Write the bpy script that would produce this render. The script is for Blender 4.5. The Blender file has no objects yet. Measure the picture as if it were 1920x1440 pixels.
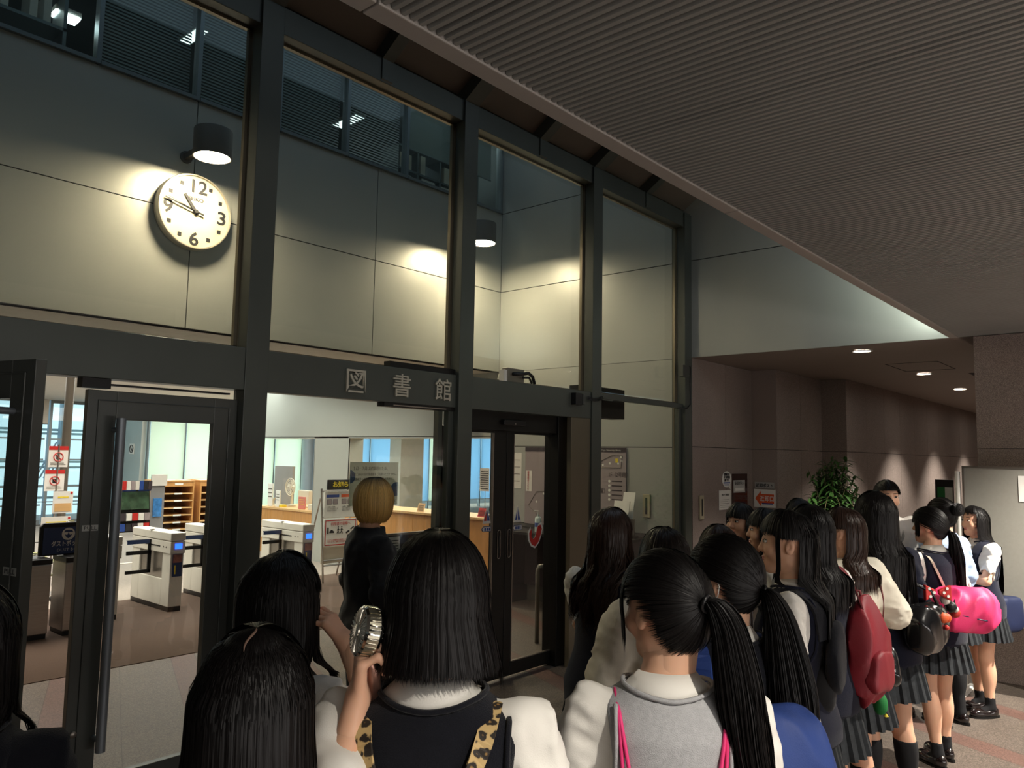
import bpy, math, random
import numpy as np
from math import sin, cos, pi, radians
from mathutils import Matrix, Vector
random.seed(7); RNG = np.random.default_rng(11)
SC = bpy.context.scene
COL = SC.collection

# ------------------------------------------------------------------ camera
cam_d = bpy.data.cameras.new('camera'); cam = bpy.data.objects.new('camera', cam_d); COL.objects.link(cam)
_ax = Vector((0.65387, -0.08153, -0.75219)); _ay = Vector((-0.75632, -0.04696, -0.65252))
_ax = Vector((1260.0, -157.0, -1447.125)).normalized()
_ay = Vector((-1675.0, -104.0, -1447.125)).normalized()
_az = _ax.cross(_ay)
R = Matrix((_ax, _ay, _az))                     # rows: world axes seen from the camera
M = R.to_4x4(); M.translation = Vector((0, 0, 1.863))
cam.matrix_world = M
cam_d.sensor_width = 36.0; cam_d.lens = 1447.125 / 1920 * 36.0
cam_d.clip_start = 0.05; cam_d.clip_end = 200
SC.camera = cam

# ------------------------------------------------------------------ world, exposure, big lights
w = bpy.data.worlds.new('world'); SC.world = w; w.use_nodes = True
bg = w.node_tree.nodes['Background']
bg.inputs[0].default_value = (0.42, 0.62, 0.72, 1); bg.inputs[1].default_value = 1.0
SC.view_settings.view_transform = 'Standard'; SC.view_settings.look = 'None'
SC.view_settings.exposure = 0.92; SC.view_settings.gamma = 1.0
SC.view_settings.use_curve_mapping = False
SC.cycles.use_denoising = True
SC.cycles.max_bounces = 8; SC.cycles.diffuse_bounces = 4; SC.cycles.glossy_bounces = 4
SC.cycles.transmission_bounces = 8; SC.cycles.transparent_max_bounces = 12
SC.cycles.caustics_reflective = False; SC.cycles.caustics_refractive = False
SC.cycles.sample_clamp_indirect = 4.0
try: SC.cycles.use_light_tree = True
except Exception: pass

def area_light(name, loc, rot, sx, sy, power, col, spread=180):
    d = bpy.data.lights.new(name, 'AREA'); d.shape = 'RECTANGLE'; d.size = sx; d.size_y = sy
    d.energy = power; d.color = col; d.spread = radians(spread)
    o = bpy.data.objects.new(name, d); COL.objects.link(o); o.location = loc; o.rotation_euler = rot
    return o
def spot_light(name, loc, power, col, angle=80, blend=0.5, r=0.05, rot=(0, 0, 0)):
    d = bpy.data.lights.new(name, 'SPOT'); d.energy = power; d.color = col
    d.spot_size = radians(angle); d.spot_blend = blend; d.shadow_soft_size = r
    o = bpy.data.objects.new(name, d); COL.objects.link(o); o.location = loc; o.rotation_euler = rot
    return o
WARM = (1.0, 0.80, 0.56); NEUT = (1.0, 0.93, 0.82); COOL = (0.72, 0.88, 1.0)
# added bluish panels under the closed roof, standing in for daylight from above
area_light('vestibule_sky_fill', (4.0, 5.7, 7.35), (0, 0, 0), 8.0, 2.2, 15, (0.58, 0.80, 1.0))
area_light('void_sky_fill', (4.5, 1.6, 6.6), (0, 0, 0), 7.5, 1.6, 22, (0.70, 0.85, 1.0))
# fluorescent trough on the back of the low ceiling, washing the end wall
area_light('trough_light', (7.30, 1.15, 3.42), (0, radians(-118), 0), 0.5, 1.6, 13, (0.92, 1.0, 0.88))
# library ceiling lighting
area_light('library_light_near', (4.6, 10.2, 2.96), (0, 0, 0), 6.0, 3.0, 125, (1.0, 0.92, 0.80), 110)
area_light('library_light_far', (6.5, 15.5, 2.96), (0, 0, 0), 9.0, 6.0, 340, (0.95, 0.97, 0.92))
area_light('rear_daylight', (17.5, 20.8, 1.6), (radians(-90), 0, 0), 17.5, 2.8, 330, (0.90, 1.0, 0.98))
area_light('office_light', (11.5, 10.0, 2.96), (0, 0, 0), 5.0, 6.0, 250, (1.0, 0.88, 0.68))
# added fill lamps behind the camera, brightening the glazed front and the low ceiling
area_light('front_fill', (-2.6, -4.6, 1.6), (radians(90), 0, radians(-12)), 4.5, 2.4, 34, (1.0, 0.95, 0.88))
area_light('ceiling_fill', (2.0, -6.5, 0.5), (radians(118), 0, 0), 8.0, 0.8, 90, (1.0, 0.94, 0.90))

# ------------------------------------------------------------------ tools
_W = {}
def mw(o):
    return _W.get(o.name, Matrix.Identity(4)) if o else Matrix.Identity(4)
def props(o, label=None, cat=None, group=None, kind=None):
    if label: o['label'] = label
    if cat: o['category'] = cat
    if group: o['group'] = group
    if kind: o['kind'] = kind
    return o
def thing(name, label, cat, loc=(0, 0, 0), rz=0, group=None):
    o = bpy.data.objects.new(name, None); COL.objects.link(o)
    o.empty_display_size = 0.1
    o.location = loc; o.rotation_euler = (0, 0, rz)
    _W[o.name] = Matrix.Translation(Vector(loc)) @ Matrix.Rotation(rz, 4, 'Z')
    return props(o, label, cat, group)
def link_mesh(name, verts, faces, mat, parent=None, smooth=False, uvs=None):
    """verts are world coordinates; the object gets them in its parent's space."""
    v = np.asarray(verts, dtype=np.float64).reshape(-1, 3)
    me = bpy.data.meshes.new(name)
    if parent is not None:
        Mi = np.array(mw(parent).inverted())
        v = v @ Mi[:3, :3].T + Mi[:3, 3]
        off = np.zeros(3)
    else:
        off = np.array([(v[:, 0].min() + v[:, 0].max()) / 2, (v[:, 1].min() + v[:, 1].max()) / 2, v[:, 2].min()])
        v = v - off
    if isinstance(faces, np.ndarray):
        n, k = faces.shape
        me.vertices.add(len(v)); me.vertices.foreach_set('co', v.astype(np.float32).ravel())
        me.loops.add(n * k); me.loops.foreach_set('vertex_index', faces.astype(np.int32).ravel())
        me.polygons.add(n)
        me.polygons.foreach_set('loop_start', np.arange(0, n * k, k, dtype=np.int32))
        me.polygons.foreach_set('loop_total', np.full(n, k, dtype=np.int32))
        if uvs is not None:
            uv = me.uv_layers.new(name='uv'); uv.data.foreach_set('uv', uvs[faces.ravel()].astype(np.float32).ravel())
        me.update(calc_edges=True)
    else:
        me.from_pydata(v.tolist(), [], faces); me.update()
    if smooth:
        me.polygons.foreach_set('use_smooth', np.ones(len(me.polygons), dtype=bool))
    if mat is not None:
        for m_ in (mat if isinstance(mat, (list, tuple)) else [mat]): me.materials.append(m_)
    o = bpy.data.objects.new(name, me); COL.objects.link(o)
    if parent is not None:
        o.parent = parent; _W[o.name] = mw(parent).copy()
    else:
        o.location = off; _W[o.name] = Matrix.Translation(Vector(off))
    return o

class MB:
    """collects simple solids, then links them as one mesh"""
    def __init__(s): s.v = []; s.f = []; s.mi = []; s.cur = 0
    def mat(s, i): s.cur = i; return s
    def add(s, v, f):
        b = len(s.v); s.v += [tuple(p) for p in v]; s.f += [tuple(i + b for i in q) for q in f]
        s.mi += [s.cur] * len(f); return s
    def box(s, x0, y0, z0, x1, y1, z1):
        if x0 > x1: x0, x1 = x1, x0
        if y0 > y1: y0, y1 = y1, y0
        if z0 > z1: z0, z1 = z1, z0
        return s.add([(x0, y0, z0), (x1, y0, z0), (x1, y1, z0), (x0, y1, z0), (x0, y0, z1), (x1, y0, z1), (x1, y1, z1), (x0, y1, z1)],
              [(0, 3, 2, 1), (4, 5, 6, 7), (0, 1, 5, 4), (1, 2, 6, 5), (2, 3, 7, 6), (3, 0, 4, 7)])
    def hexa(s, a, b):
        """two quads (4 points each) joined"""
        return s.add(list(a) + list(b), [(0, 3, 2, 1), (4, 5, 6, 7), (0, 1, 5, 4), (1, 2, 6, 5), (2, 3, 7, 6), (3, 0, 4, 7)])
    def bar(s, p, q, a, b, up=(0, 0, 1)):
        """rectangular bar from p to q, a across, b along 'up'"""
        p = Vector(p); q = Vector(q); t = (q - p).normalized(); u = Vector(up)
        sx = t.cross(u)
        if sx.length < 1e-4: sx = t.cross(Vector((1, 0, 0)))
        sx.normalize(); u = sx.cross(t)
        A = [p + sx * i * a / 2 + u * j * b / 2 for i, j in ((-1, -1), (1, -1), (1, 1), (-1, 1))]
        B = [x + (q - p) for x in A]
        return s.hexa(A, B)
    def tube(s, pts, r, n=10, caps=True):
        pts = [Vector(p) for p in pts]; rs = r if isinstance(r, (list, tuple)) else [r] * len(pts)
        V = []; F = []
        prev = None
        for i, p in enumerate(pts):
            t = (pts[min(i + 1, len(pts) - 1)] - pts[max(i - 1, 0)]).normalized()
            if prev is None:
                x = t.cross(Vector((0, 0, 1)))
                if x.length < 1e-3: x = t.cross(Vector((0, 1, 0)))
            else:
                x = prev - t * prev.dot(t)
            x.normalize(); prev = x; y = t.cross(x)
            for k in range(n):
                a = 2 * pi * k / n; V.append(p + (x * cos(a) + y * sin(a)) * rs[i])
        for i in range(len(pts) - 1):
            for k in range(n):
                F.append((i * n + k, i * n + (k + 1) % n, (i + 1) * n + (k + 1) % n, (i + 1) * n + k))
        if caps:
            F.append(tuple(range(n))[::-1]); F.append(tuple((len(pts) - 1) * n + k for k in range(n)))
        return s.add(V, F)
    def lathe(s, c, prof, n=32, axis=(0, 0, 1)):
        """prof: (radius, height) pairs along axis from c"""
        c = Vector(c); t = Vector(axis).normalized(); x = t.orthogonal().normalized(); y = t.cross(x)
        V = []; F = []
        for r, h in prof:
            for k in range(n):
                a = 2 * pi * k / n; V.append(c + t * h + (x * cos(a) + y * sin(a)) * r)
        for i in range(len(prof) - 1):
            for k in range(n):
                F.append((i * n + k, i * n + (k + 1) % n, (i + 1) * n + (k + 1) % n, (i + 1) * n + k))
        if prof[0][0] > 1e-6: F.append(tuple(range(n))[::-1])
        if prof[-1][0] > 1e-6: F.append(tuple((len(prof) - 1) * n + k for k in range(n)))
        return s.add(V, F)
    def prism(s, o, u, v, poly, d):
        """polygon in the (u,v) plane at o, pushed along vector d"""
        o = Vector(o); u = Vector(u); v = Vector(v); d = Vector(d); n = len(poly)
        A = [o + u * a + v * b for a, b in poly]; B = [p + d for p in A]
        return s.add(A + B, [tuple(range(n))[::-1], tuple(range(n, 2 * n))] + [(i, (i + 1) % n, (i + 1) % n + n, i + n) for i in range(n)])
    def build(s, name, mat, parent=None, bevel=0, smooth=False, sharp=None):
        o = link_mesh(name, s.v, s.f, mat, parent, smooth=smooth)
        if isinstance(mat, (list, tuple)) and len(mat) > 1:
            o.data.polygons.foreach_set('material_index', np.array(s.mi, dtype=np.int32))
        if bevel:
            m_ = o.modifiers.new('bevel', 'BEVEL'); m_.width = bevel; m_.segments = 2; m_.limit_method = 'ANGLE'
        if sharp:
            try: o.data.set_sharp_from_angle(angle=radians(sharp))
            except Exception: pass
        return o
def struct(o): o['kind'] = 'structure'; return o

# ------------------------------------------------------------------ materials
def lin(c):
    return tuple(((x / 255) / 12.92 if x / 255 <= 0.04045 else ((x / 255 + 0.055) / 1.055) ** 2.4) for x in c)
def material(name, col, rough=0.5, metal=0.0, var=0.0, vscale=8.0, bump=0.0, bscale=60.0, spec=0.5, coat=0.0, stretch=None, sheen=0.0, sub=0.0, emis=None, estr=0.0, alpha=None):
    m = bpy.data.materials.new(name); m.use_nodes = True; nt = m.node_tree; n = nt.nodes; l = nt.links
    p = n['Principled BSDF']; c = lin(col) if max(col) > 1.0 else col
    p.inputs['Base Color'].default_value = (*c, 1); p.inputs['Roughness'].default_value = rough
    p.inputs['Metallic'].default_value = metal; p.inputs['Specular IOR Level'].default_value = spec
    p.inputs['Coat Weight'].default_value = coat
    if sheen: p.inputs['Sheen Weight'].default_value = sheen
    if sub:
        p.inputs['Subsurface Weight'].default_value = sub; p.inputs['Subsurface Radius'].default_value = (0.02, 0.008, 0.004)
        p.inputs['Subsurface Scale'].default_value = 0.5
    if emis: p.inputs['Emission Color'].default_value = (*(lin(emis) if max(emis) > 1 else emis), 1); p.inputs['Emission Strength'].default_value = estr
    if alpha is not None: p.inputs['Alpha'].default_value = alpha
    tc = n.new('ShaderNodeTexCoord'); mp = n.new('ShaderNodeMapping'); l.new(tc.outputs['Object'], mp.inputs[0])
    if stretch: mp.inputs['Scale'].default_value = stretch
    if var or True:
        nz = n.new('ShaderNodeTexNoise'); nz.inputs['Scale'].default_value = vscale; nz.inputs['Detail'].default_value = 5
        l.new(mp.outputs[0], nz.inputs['Vector'])
        hs = n.new('ShaderNodeMix'); hs.data_type = 'RGBA'; hs.blend_type = 'MULTIPLY'; hs.inputs[0].default_value = 1.0
        v = var or 0.04
        rp = n.new('ShaderNodeMapRange'); rp.inputs['From Min'].default_value = 0.3; rp.inputs['From Max'].default_value = 0.7
        rp.inputs['To Min'].default_value = 1 - v; rp.inputs['To Max'].default_value = 1 + v
        l.new(nz.outputs['Fac'], rp.inputs[0]); hs.inputs[6].default_value = (*c, 1); l.new(rp.outputs[0], hs.inputs[7])
        l.new(hs.outputs[2], p.inputs['Base Color'])
    if bump:
        nb = n.new('ShaderNodeTexNoise'); nb.inputs['Scale'].default_value = bscale; nb.inputs['Detail'].default_value = 6
        l.new(mp.outputs[0], nb.inputs['Vector'])
        bp = n.new('ShaderNodeBump'); bp.inputs['Strength'].default_value = bump; bp.inputs['Distance'].default_value = 0.01
        l.new(nb.outputs['Fac'], bp.inputs['Height']); l.new(bp.outputs[0], p.inputs['Normal'])
    return m
def glow(name, col, strength):
    m = bpy.data.materials.new(name); m.use_nodes = True; nt = m.node_tree; n = nt.nodes
    n.remove(n['Principled BSDF']); e = n.new('ShaderNodeEmission'); e.inputs[0].default_value = (*(lin(col) if max(col) > 1 else col), 1)
    e.inputs[1].default_value = strength; nt.links.new(e.outputs[0], n['Material Output'].inputs[0]); return m
def glass_mat(name, col=(1, 1, 1), gloss=0.06, rough=0.0):
    """thin pane: lets everything through, mirrors by the Fresnel law"""
    m = bpy.data.materials.new(name); m.use_nodes = True; nt = m.node_tree; n = nt.nodes; l = nt.links
    n.remove(n['Principled BSDF'])
    t = n.new('ShaderNodeBsdfTransparent'); t.inputs[0].default_value = (*col, 1)
    g = n.new('ShaderNodeBsdfGlossy'); g.inputs['Roughness'].default_value = rough
    mx = n.new('ShaderNodeMixShader'); ge = n.new('ShaderNodeNewGeometry')
    def mt(op, a, b=None):
        q = n.new('ShaderNodeMath'); q.operation = op
        for i_, t_ in enumerate((a, b)):
            if t_ is None: continue
            if isinstance(t_, (int, float)): q.inputs[i_].default_value = t_
            else: l.new(t_, q.inputs[i_])
        return q.outputs[0]
    dt = n.new('ShaderNodeVectorMath'); dt.operation = 'DOT_PRODUCT'; l.new(ge.outputs['Incoming'], dt.inputs[0]); l.new(ge.outputs['Normal'], dt.inputs[1])
    k_ = mt('POWER', mt('SUBTRACT', 1.0, mt('ABSOLUTE', dt.outputs['Value'])), 5.0)
    l.new(mt('ADD', mt('MULTIPLY', k_, 1 - gloss), gloss), mx.inputs[0]); l.new(t.outputs[0], mx.inputs[1]); l.new(g.outputs[0], mx.inputs[2])
    l.new(mx.outputs[0], n['Material Output'].inputs[0]); return m
def granite(name, a, b, c, rough=0.5, scale=220.0):
    m = bpy.data.materials.new(name); m.use_nodes = True; nt = m.node_tree; n = nt.nodes; l = nt.links; p = n['Principled BSDF']
    tc = n.new('ShaderNodeTexCoord'); nz = n.new('ShaderNodeTexNoise'); nz.inputs['Scale'].default_value = scale; nz.inputs['Detail'].default_value = 3
    nz.inputs['Roughness'].default_value = 0.7; l.new(tc.outputs['Object'], nz.inputs['Vector'])
    cr = n.new('ShaderNodeValToRGB'); e = cr.color_ramp.elements
    e[0].position = 0.36; e[0].color = (*lin(a), 1); e[1].position = 0.64; e[1].color = (*lin(c), 1); k = e.new(0.5); k.color = (*lin(b), 1)
    l.new(nz.outputs['Fac'], cr.inputs[0])
    n2 = n.new('ShaderNodeTexNoise'); n2.inputs['Scale'].default_value = 1.3; n2.inputs['Detail'].default_value = 4; l.new(tc.outputs['Object'], n2.inputs['Vector'])
    rp = n.new('ShaderNodeMapRange'); rp.inputs['To Min'].default_value = 0.8; rp.inputs['To Max'].default_value = 1.2; l.new(n2.outputs['Fac'], rp.inputs[0])
    mx = n.new('ShaderNodeMix'); mx.data_type = 'RGBA'; mx.blend_type = 'MULTIPLY'; mx.inputs[0].default_value = 1
    l.new(cr.outputs[0], mx.inputs[6]); l.new(rp.outputs[0], mx.inputs[7]); l.new(mx.outputs[2], p.inputs['Base Color'])
    p.inputs['Roughness'].default_value = rough
    bp = n.new('ShaderNodeBump'); bp.inputs['Strength'].default_value = 0.25; bp.inputs['Distance'].default_value = 0.002
    l.new(nz.outputs['Fac'], bp.inputs['Height']); l.new(bp.outputs[0], p.inputs['Normal'])
    return m
def floor_material():
    m = granite('floor_granite', (74, 66, 60), (100, 90, 82), (130, 118, 107), 0.5, 120.0)
    nt = m.node_tree; n = nt.nodes; l = nt.links; p = n['Principled BSDF']
    base = p.inputs['Base Color'].links[0].from_socket
    ge = n.new('ShaderNodeNewGeometry'); sx = n.new('ShaderNodeSeparateXYZ'); l.new(ge.outputs['Position'], sx.inputs[0])
    def math_(op, a, b=None):
        q = n.new('ShaderNodeMath'); q.operation = op
        for i, t in enumerate((a, b)):
            if t is None: continue
            if isinstance(t, (int, float)): q.inputs[i].default_value = t
            else: l.new(t, q.inputs[i])
        return q.outputs[0]
    X, Y = sx.outputs[0], sx.outputs[1]
    u = math_('DIVIDE', math_('SUBTRACT', X, math_('MULTIPLY', Y, 0.4)), 1.077)
    v = math_('DIVIDE', math_('ADD', math_('MULTIPLY', X, 0.4), Y), 1.077)
    fr = math_('FRACT', math_('DIVIDE', math_('ADD', u, 0.34 + 0.912 * 20), 0.912))
    red = math_('LESS_THAN', fr, 0.225)
    mx = n.new('ShaderNodeMix'); mx.data_type = 'RGBA'; l.new(red, mx.inputs[0]); l.new(base, mx.inputs[6])
    nz = [q for q in n if q.type == 'TEX_NOISE'][0]; cr = n.new('ShaderNodeValToRGB'); e = cr.color_ramp.elements
    e[0].position = 0.36; e[0].color = (*lin((84, 62, 56)), 1); e[1].position = 0.66; e[1].color = (*lin((126, 98, 88)), 1)
    l.new(nz.outputs['Fac'], cr.inputs[0]); l.new(cr.outputs[0], mx.inputs[7])
    # joints: along the stripes, and across them
    j1 = math_('LESS_THAN', math_('ABSOLUTE', math_('SUBTRACT', fr, 0.2265)), 0.004)
    j2 = math_('LESS_THAN', fr, 0.006)
    fv = math_('FRACT', math_('DIVIDE', math_('ADD', v, 20.0), 0.60)); j3 = math_('LESS_THAN', fv, 0.007)
    fu = math_('FRACT', math_('DIVIDE', math_('ADD', u, 0.34 + 0.912 * 20 - 0.5), 0.912)); j4 = math_('LESS_THAN', fu, 0.005)
    j = math_('MAXIMUM', math_('MAXIMUM', j1, j2), math_('MAXIMUM', j3, j4))
    m2 = n.new('ShaderNodeMix'); m2.data_type = 'RGBA'; l.new(math_('MULTIPLY', j, 0.55), m2.inputs[0]); l.new(mx.outputs[2], m2.inputs[6])
    m2.inputs[7].default_value = (*lin((50, 45, 42)), 1); l.new(m2.outputs[2], p.inputs['Base Color'])
    return m
M_ = {}
M_['frame'] = material('dark_bronze_metal', (82, 86, 80), 0.38, 0.25, 0.05, 3.0)
M_['frame_in'] = material('grey_bronze_metal', (128, 120, 102), 0.30, 0.5, 0.05, 3.0)
M_['black'] = material('black_metal', (20, 19, 18), 0.45, 0.3)
M_['blackpl'] = material('black_plastic', (24, 24, 26), 0.35)
M_['glass'] = glass_mat('clear_glass', (0.94, 0.97, 0.95), 0.045)
M_['panel'] = material('grey_metal_panel', (176, 178, 172), 0.38, 0.25, 0.03, 1.2)
M_['joint'] = material('dark_joint', (38, 38, 38), 0.8)
M_['white'] = material('white_paint', (225, 222, 214), 0.5)
M_['offwhite'] = material('warm_white_wall', (214, 206, 188), 0.6)
M_['ceilw'] = material('ceiling_board', (205, 200, 190), 0.7)
M_['corr'] = material('ribbed_metal_ceiling', (146, 146, 142), 0.55, 0.1, 0.05, 2.0)
M_['fascia'] = material('ceiling_edge_metal', (160, 154, 148), 0.5, 0.1, 0.03, 2.0)
M_['soffit'] = material('dark_brown_soffit', (104, 94, 84), 0.6, 0.1, 0.05, 2.0)
M_['granite'] = granite('brown_granite', (98, 87, 82), (136, 122, 115), (172, 157, 149), 0.6)
M_['floor'] = floor_material()
M_['carpet'] = material('brown_carpet', (92, 78, 70), 0.95, 0, 0.15, 220.0, 0.4, 300.0, 0.1)
M_['carpet2'] = material('grey_carpet', (142, 134, 126), 0.9, 0, 0.10, 40.0, 0.3, 300.0, 0.1)
M_['steel'] = material('brushed_steel', (168, 160, 152), 0.32, 0.9, 0.06, 4.0, stretch=(1, 1, 30))
M_['wood'] = material('light_wood', (196, 140, 78), 0.45, 0, 0.12, 3.0, stretch=(8, 8, 1))
M_['woodd'] = material('wood_edge', (214, 172, 116), 0.45, 0, 0.10, 3.0, stretch=(1, 8, 8))
M_['paper'] = material('white_paper', (232, 230, 224), 0.7)
def sheer(name, col, amount):
    m = material(name, col, 0.6); nt = m.node_tree; p = nt.nodes['Principled BSDF']; tr = nt.nodes.new('ShaderNodeBsdfTranslucent'); tr.inputs[0].default_value = (*lin(col), 1); mx = nt.nodes.new('ShaderNodeMixShader'); mx.inputs[0].default_value = amount
    nt.links.new(p.outputs[0], mx.inputs[1]); nt.links.new(tr.outputs[0], mx.inputs[2]); nt.links.new(mx.outputs[0], nt.nodes['Material Output'].inputs[0]); return m
M_['ink'] = material('black_ink', (34, 34, 38), 0.6)
M_['red'] = material('red_print', (196, 44, 40), 0.5)
M_['blue'] = material('blue_print', (40, 74, 150), 0.5)
M_['orange'] = material('orange_print', (224, 92, 44), 0.5)
M_['green'] = material('green_felt', (30, 124, 58), 0.8)
M_['yellow'] = material('yellow_print', (232, 208, 60), 0.5)
M_['signgrey'] = material('grey_sign_metal', (120, 114, 104), 0.4, 0.6)
M_['letter'] = material('pale_letter_metal', (196, 190, 172), 0.35, 0.2)
M_['navyplate'] = material('navy_sign', (36, 58, 104), 0.4)
M_['lavender'] = material('lilac_board', (158, 146, 148), 0.5)
M_['plum'] = material('dark_plum_board', (62, 54, 60), 0.45)
M_['skin'] = material('skin', (226, 176, 146), 0.5, 0, 0.04, 12.0, sub=0.12, spec=0.35)
M_['lampglow'] = glow('lamp_disc', (1.0, 0.80, 0.54), 140.0)
M_['downglow'] = glow('downlight_disc', (1.0, 0.93, 0.82), 26.0)
M_['fluoglow'] = glow('fluorescent_panel', (0.80, 0.96, 1.0), 1.0)

def text(name, body, o, u, v, size, mat, parent, depth=0.002, align='LEFT', width=None, bold=0.0):
    """lettering standing in the plane (u,v), growing out along u x v"""
    cu = bpy.data.curves.new(name, 'FONT'); cu.body = body; cu.size = size; cu.align_x = align; cu.extrude = depth / 2
    cu.resolution_u = 1 if size < 0.05 else 3; cu.offset = bold
    ob = bpy.data.objects.new(name, cu); COL.objects.link(ob)
    dg = bpy.context.evaluated_depsgraph_get(); me = bpy.data.meshes.new_from_object(ob.evaluated_get(dg))
    COL.objects.unlink(ob); bpy.data.objects.remove(ob); bpy.data.curves.remove(cu)
    if len(me.vertices) == 0: return None
    co = np.zeros(len(me.vertices) * 3, dtype=np.float32); me.vertices.foreach_get('co', co); co = co.reshape(-1, 3)
    if width:
        w0 = co[:, 0].max() - co[:, 0].min(); co[:, 0] *= width / w0
    u = np.array(u, float); v = np.array(v, float); nrm = np.cross(u, v)
    wv = np.array(o, float) + co[:, :1] * u + co[:, 1:2] * v + (co[:, 2:3] + depth / 2) * nrm
    Mi = np.array(mw(parent).inverted()); wv = wv @ Mi[:3, :3].T + Mi[:3, 3]
    me.vertices.foreach_set('co', wv.astype(np.float32).ravel()); me.materials.clear(); me.materials.append(mat); me.update()
    ob = bpy.data.objects.new(name, me); COL.objects.link(ob); ob.parent = parent; _W[ob.name] = mw(parent).copy()
    return ob
UX = (1, 0, 0); UY = (0, 1, 0); UZ = (0, 0, 1); NX = (-1, 0, 0); NY = (0, -1, 0)
# ================================================================== THE SETTING
F = 4.185          # outer face of the glazed front
SX = 7.94          # end wall
CY = 7.137         # wall with the clock
CZ = 3.015         # ceilings
# floor -------------------------------------------------------------
b = MB(); b.box(-6, -8, -0.12, 27, 24, 0.0); struct(b.build('floor', M_['floor']))
b = MB(); b.box(-5.9, 6.97, 0.0, SX - 0.01, 9.95, 0.006); struct(b.build('floor_2', M_['carpet']))
b = MB(); b.box(-5.9, 9.95, 0.0, 26.9, 20.8, 0.007); struct(b.build('floor_3', M_['carpet2']))
# low ribbed ceiling ----------------------------------------------------
pit = 0.9 / 28; prof = []
x = -4.53
while x < SX + 1.2:
    seam = abs(((x - 2.27 + 0.45) % 0.9) - 0.45) < pit * 0.9
    d_ = 0.034 if seam else 0.013
    prof += [(x, 0), (x + pit * 0.46, 0), (x + pit * 0.56, d_), (x + pit * 0.90, d_)]
    x += pit
V = []; Q = []
for i, (px_, dz) in enumerate(prof): V += [(px_, 1.50, CZ + dz), (px_, -7.5, CZ + dz)]
for i in range(len(prof) - 1): Q.append((2 * i, 2 * i + 1, 2 * i + 3, 2 * i + 2))
o = link_mesh('ceiling', V, Q, M_['corr']); struct(o)
b = MB(); b.box(-5, -7.5, CZ + 0.06, 9.1, 1.50, CZ + 0.10); struct(b.build('ceiling_2', M_['joint']))  # unseen slab added above the ribbed ceiling to block light
b = MB()
for x0, x1 in ((-5, 1.178), (1.184, 3.30), (3.306, 7.94)):
    b.box(x0, 1.503, CZ - 0.006, x1, 1.572, CZ + 0.16)
struct(b.build('trim_1', M_['fascia'], bevel=0.004))
# end wall: metal panels over a dark backing ------------------------------
b = MB(); b.box(SX + 0.012, 4.19, 0, SX + 0.12, 7.05, CZ); b.box(SX + 0.012, 0.9, CZ + 0.003, SX + 0.12, CY + 0.1, 8.2)
b.box(SX + 0.012, 7.05, 2.12, SX + 0.12, 13.05, CZ)
b.box(SX + 0.012, 10.475, 0, SX + 0.12, 11.412, 2.12); b.box(SX + 0.012, 7.05, 0, SX + 0.12, 10.46, 0.9)
wb = struct(b.build('wall_right', M_['joint']))
b = MB(); g_ = 0.005
def pr(y0, y1, z0, z1): b.box(SX, y0 + g_, z0 + g_, SX + 0.02, y1 - g_, z1 - g_)
pr(4.2, 7.05, 0.98, 1.99); pr(4.2, 7.05, 1.99, CZ)
b.box(SX, 0.9, CZ, SX + 0.02, CY, 4.14 - g_); pr(0.9, CY, 4.14, 5.265); pr(0.9, CY, 5.265, 6.6); pr(0.9, CY, 6.6, 8.0)
b.box(SX, 7.05, 2.12, SX + 0.02, 13.05, CZ); b.box(SX, 10.46, 0, SX + 0.02, 11.42, 2.13)
b.box(SX - 0.001, 10.46, 0, SX + 0.3, 10.48, 2.12); b.box(SX, 7.05, 2.10, SX + 0.3, 13.05, 2.13); b.box(SX, 7.03, 0, SX + 0.3, 7.06, 2.12)
b.box(SX, 11.41, 0, SX + 0.3, 11.43, 2.12)
struct(b.build('wall_right_panels', M_['panel']))
b = MB(); b.box(SX, 4.2, 0, SX + 0.02, 7.05, 0.975); struct(b.build('wall_right_wainscot', material('dark_wainscot', (88, 86, 84), 0.5)))
# clock wall -----------------------------------------------------------
b = MB(); b.box(-6, CY + 0.012, CZ, SX, CY + 0.12, 5.27); b.box(-6, CY + 0.012, 6.75, SX, CY + 0.12, 8.2); struct(b.build('wall_back', M_['joint']))
b = MB()
xs = [-6, -3.3, -1.05, 1.20, 3.45, 5.70, SX]
for i in range(len(xs) - 1):
    for z0, z1 in ((CZ, 4.14), (4.14, 5.265), (6.75, 8.0)):
        b.box(xs[i] + g_, CY, z0 + g_, xs[i + 1] - g_, CY + 0.02, z1 - g_)
struct(b.build('wall_back_panels', M_['panel']))
# upper-floor windows in the clock wall -------------------------------------
wx = [0.74, 1.64, 2.52, 3.44, 4.34, 5.23, 6.14, 7.03, 7.90]
M_['winframe'] = material('grey_window_frame', (118, 128, 132), 0.4, 0.5)
M_['blind'] = material('blind_slat', (128, 138, 138), 0.5, 0.1)
M_['roller'] = material('roller_blind_cloth', (138, 148, 144), 0.9)
for i in range(len(wx) - 1):
    x0, x1 = wx[i], wx[i + 1]
    b = MB(); b.box(x0 - 0.02, CY - 0.02, 5.27, x0 + 0.02, CY + 0.08, 6.75); b.box(x0 + 0.02, CY - 0.03, 5.265, x1 - 0.02, CY + 0.08, 5.30); b.box(x0 + 0.02, CY, 6.71, x1 - 0.02, CY + 0.08, 6.75)
    if i == len(wx) - 2: b.box(x1 - 0.02, CY - 0.02, 5.27, x1 + 0.02, CY + 0.08, 6.75)
    wo = struct(b.build('window_%d' % (i + 5), M_['winframe']))
    q = MB(); q.box(x0 + 0.02, CY + 0.02, 5.30, x1 - 0.02, CY + 0.026, 6.71); q.build('pane', M_['glass'], wo)
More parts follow.
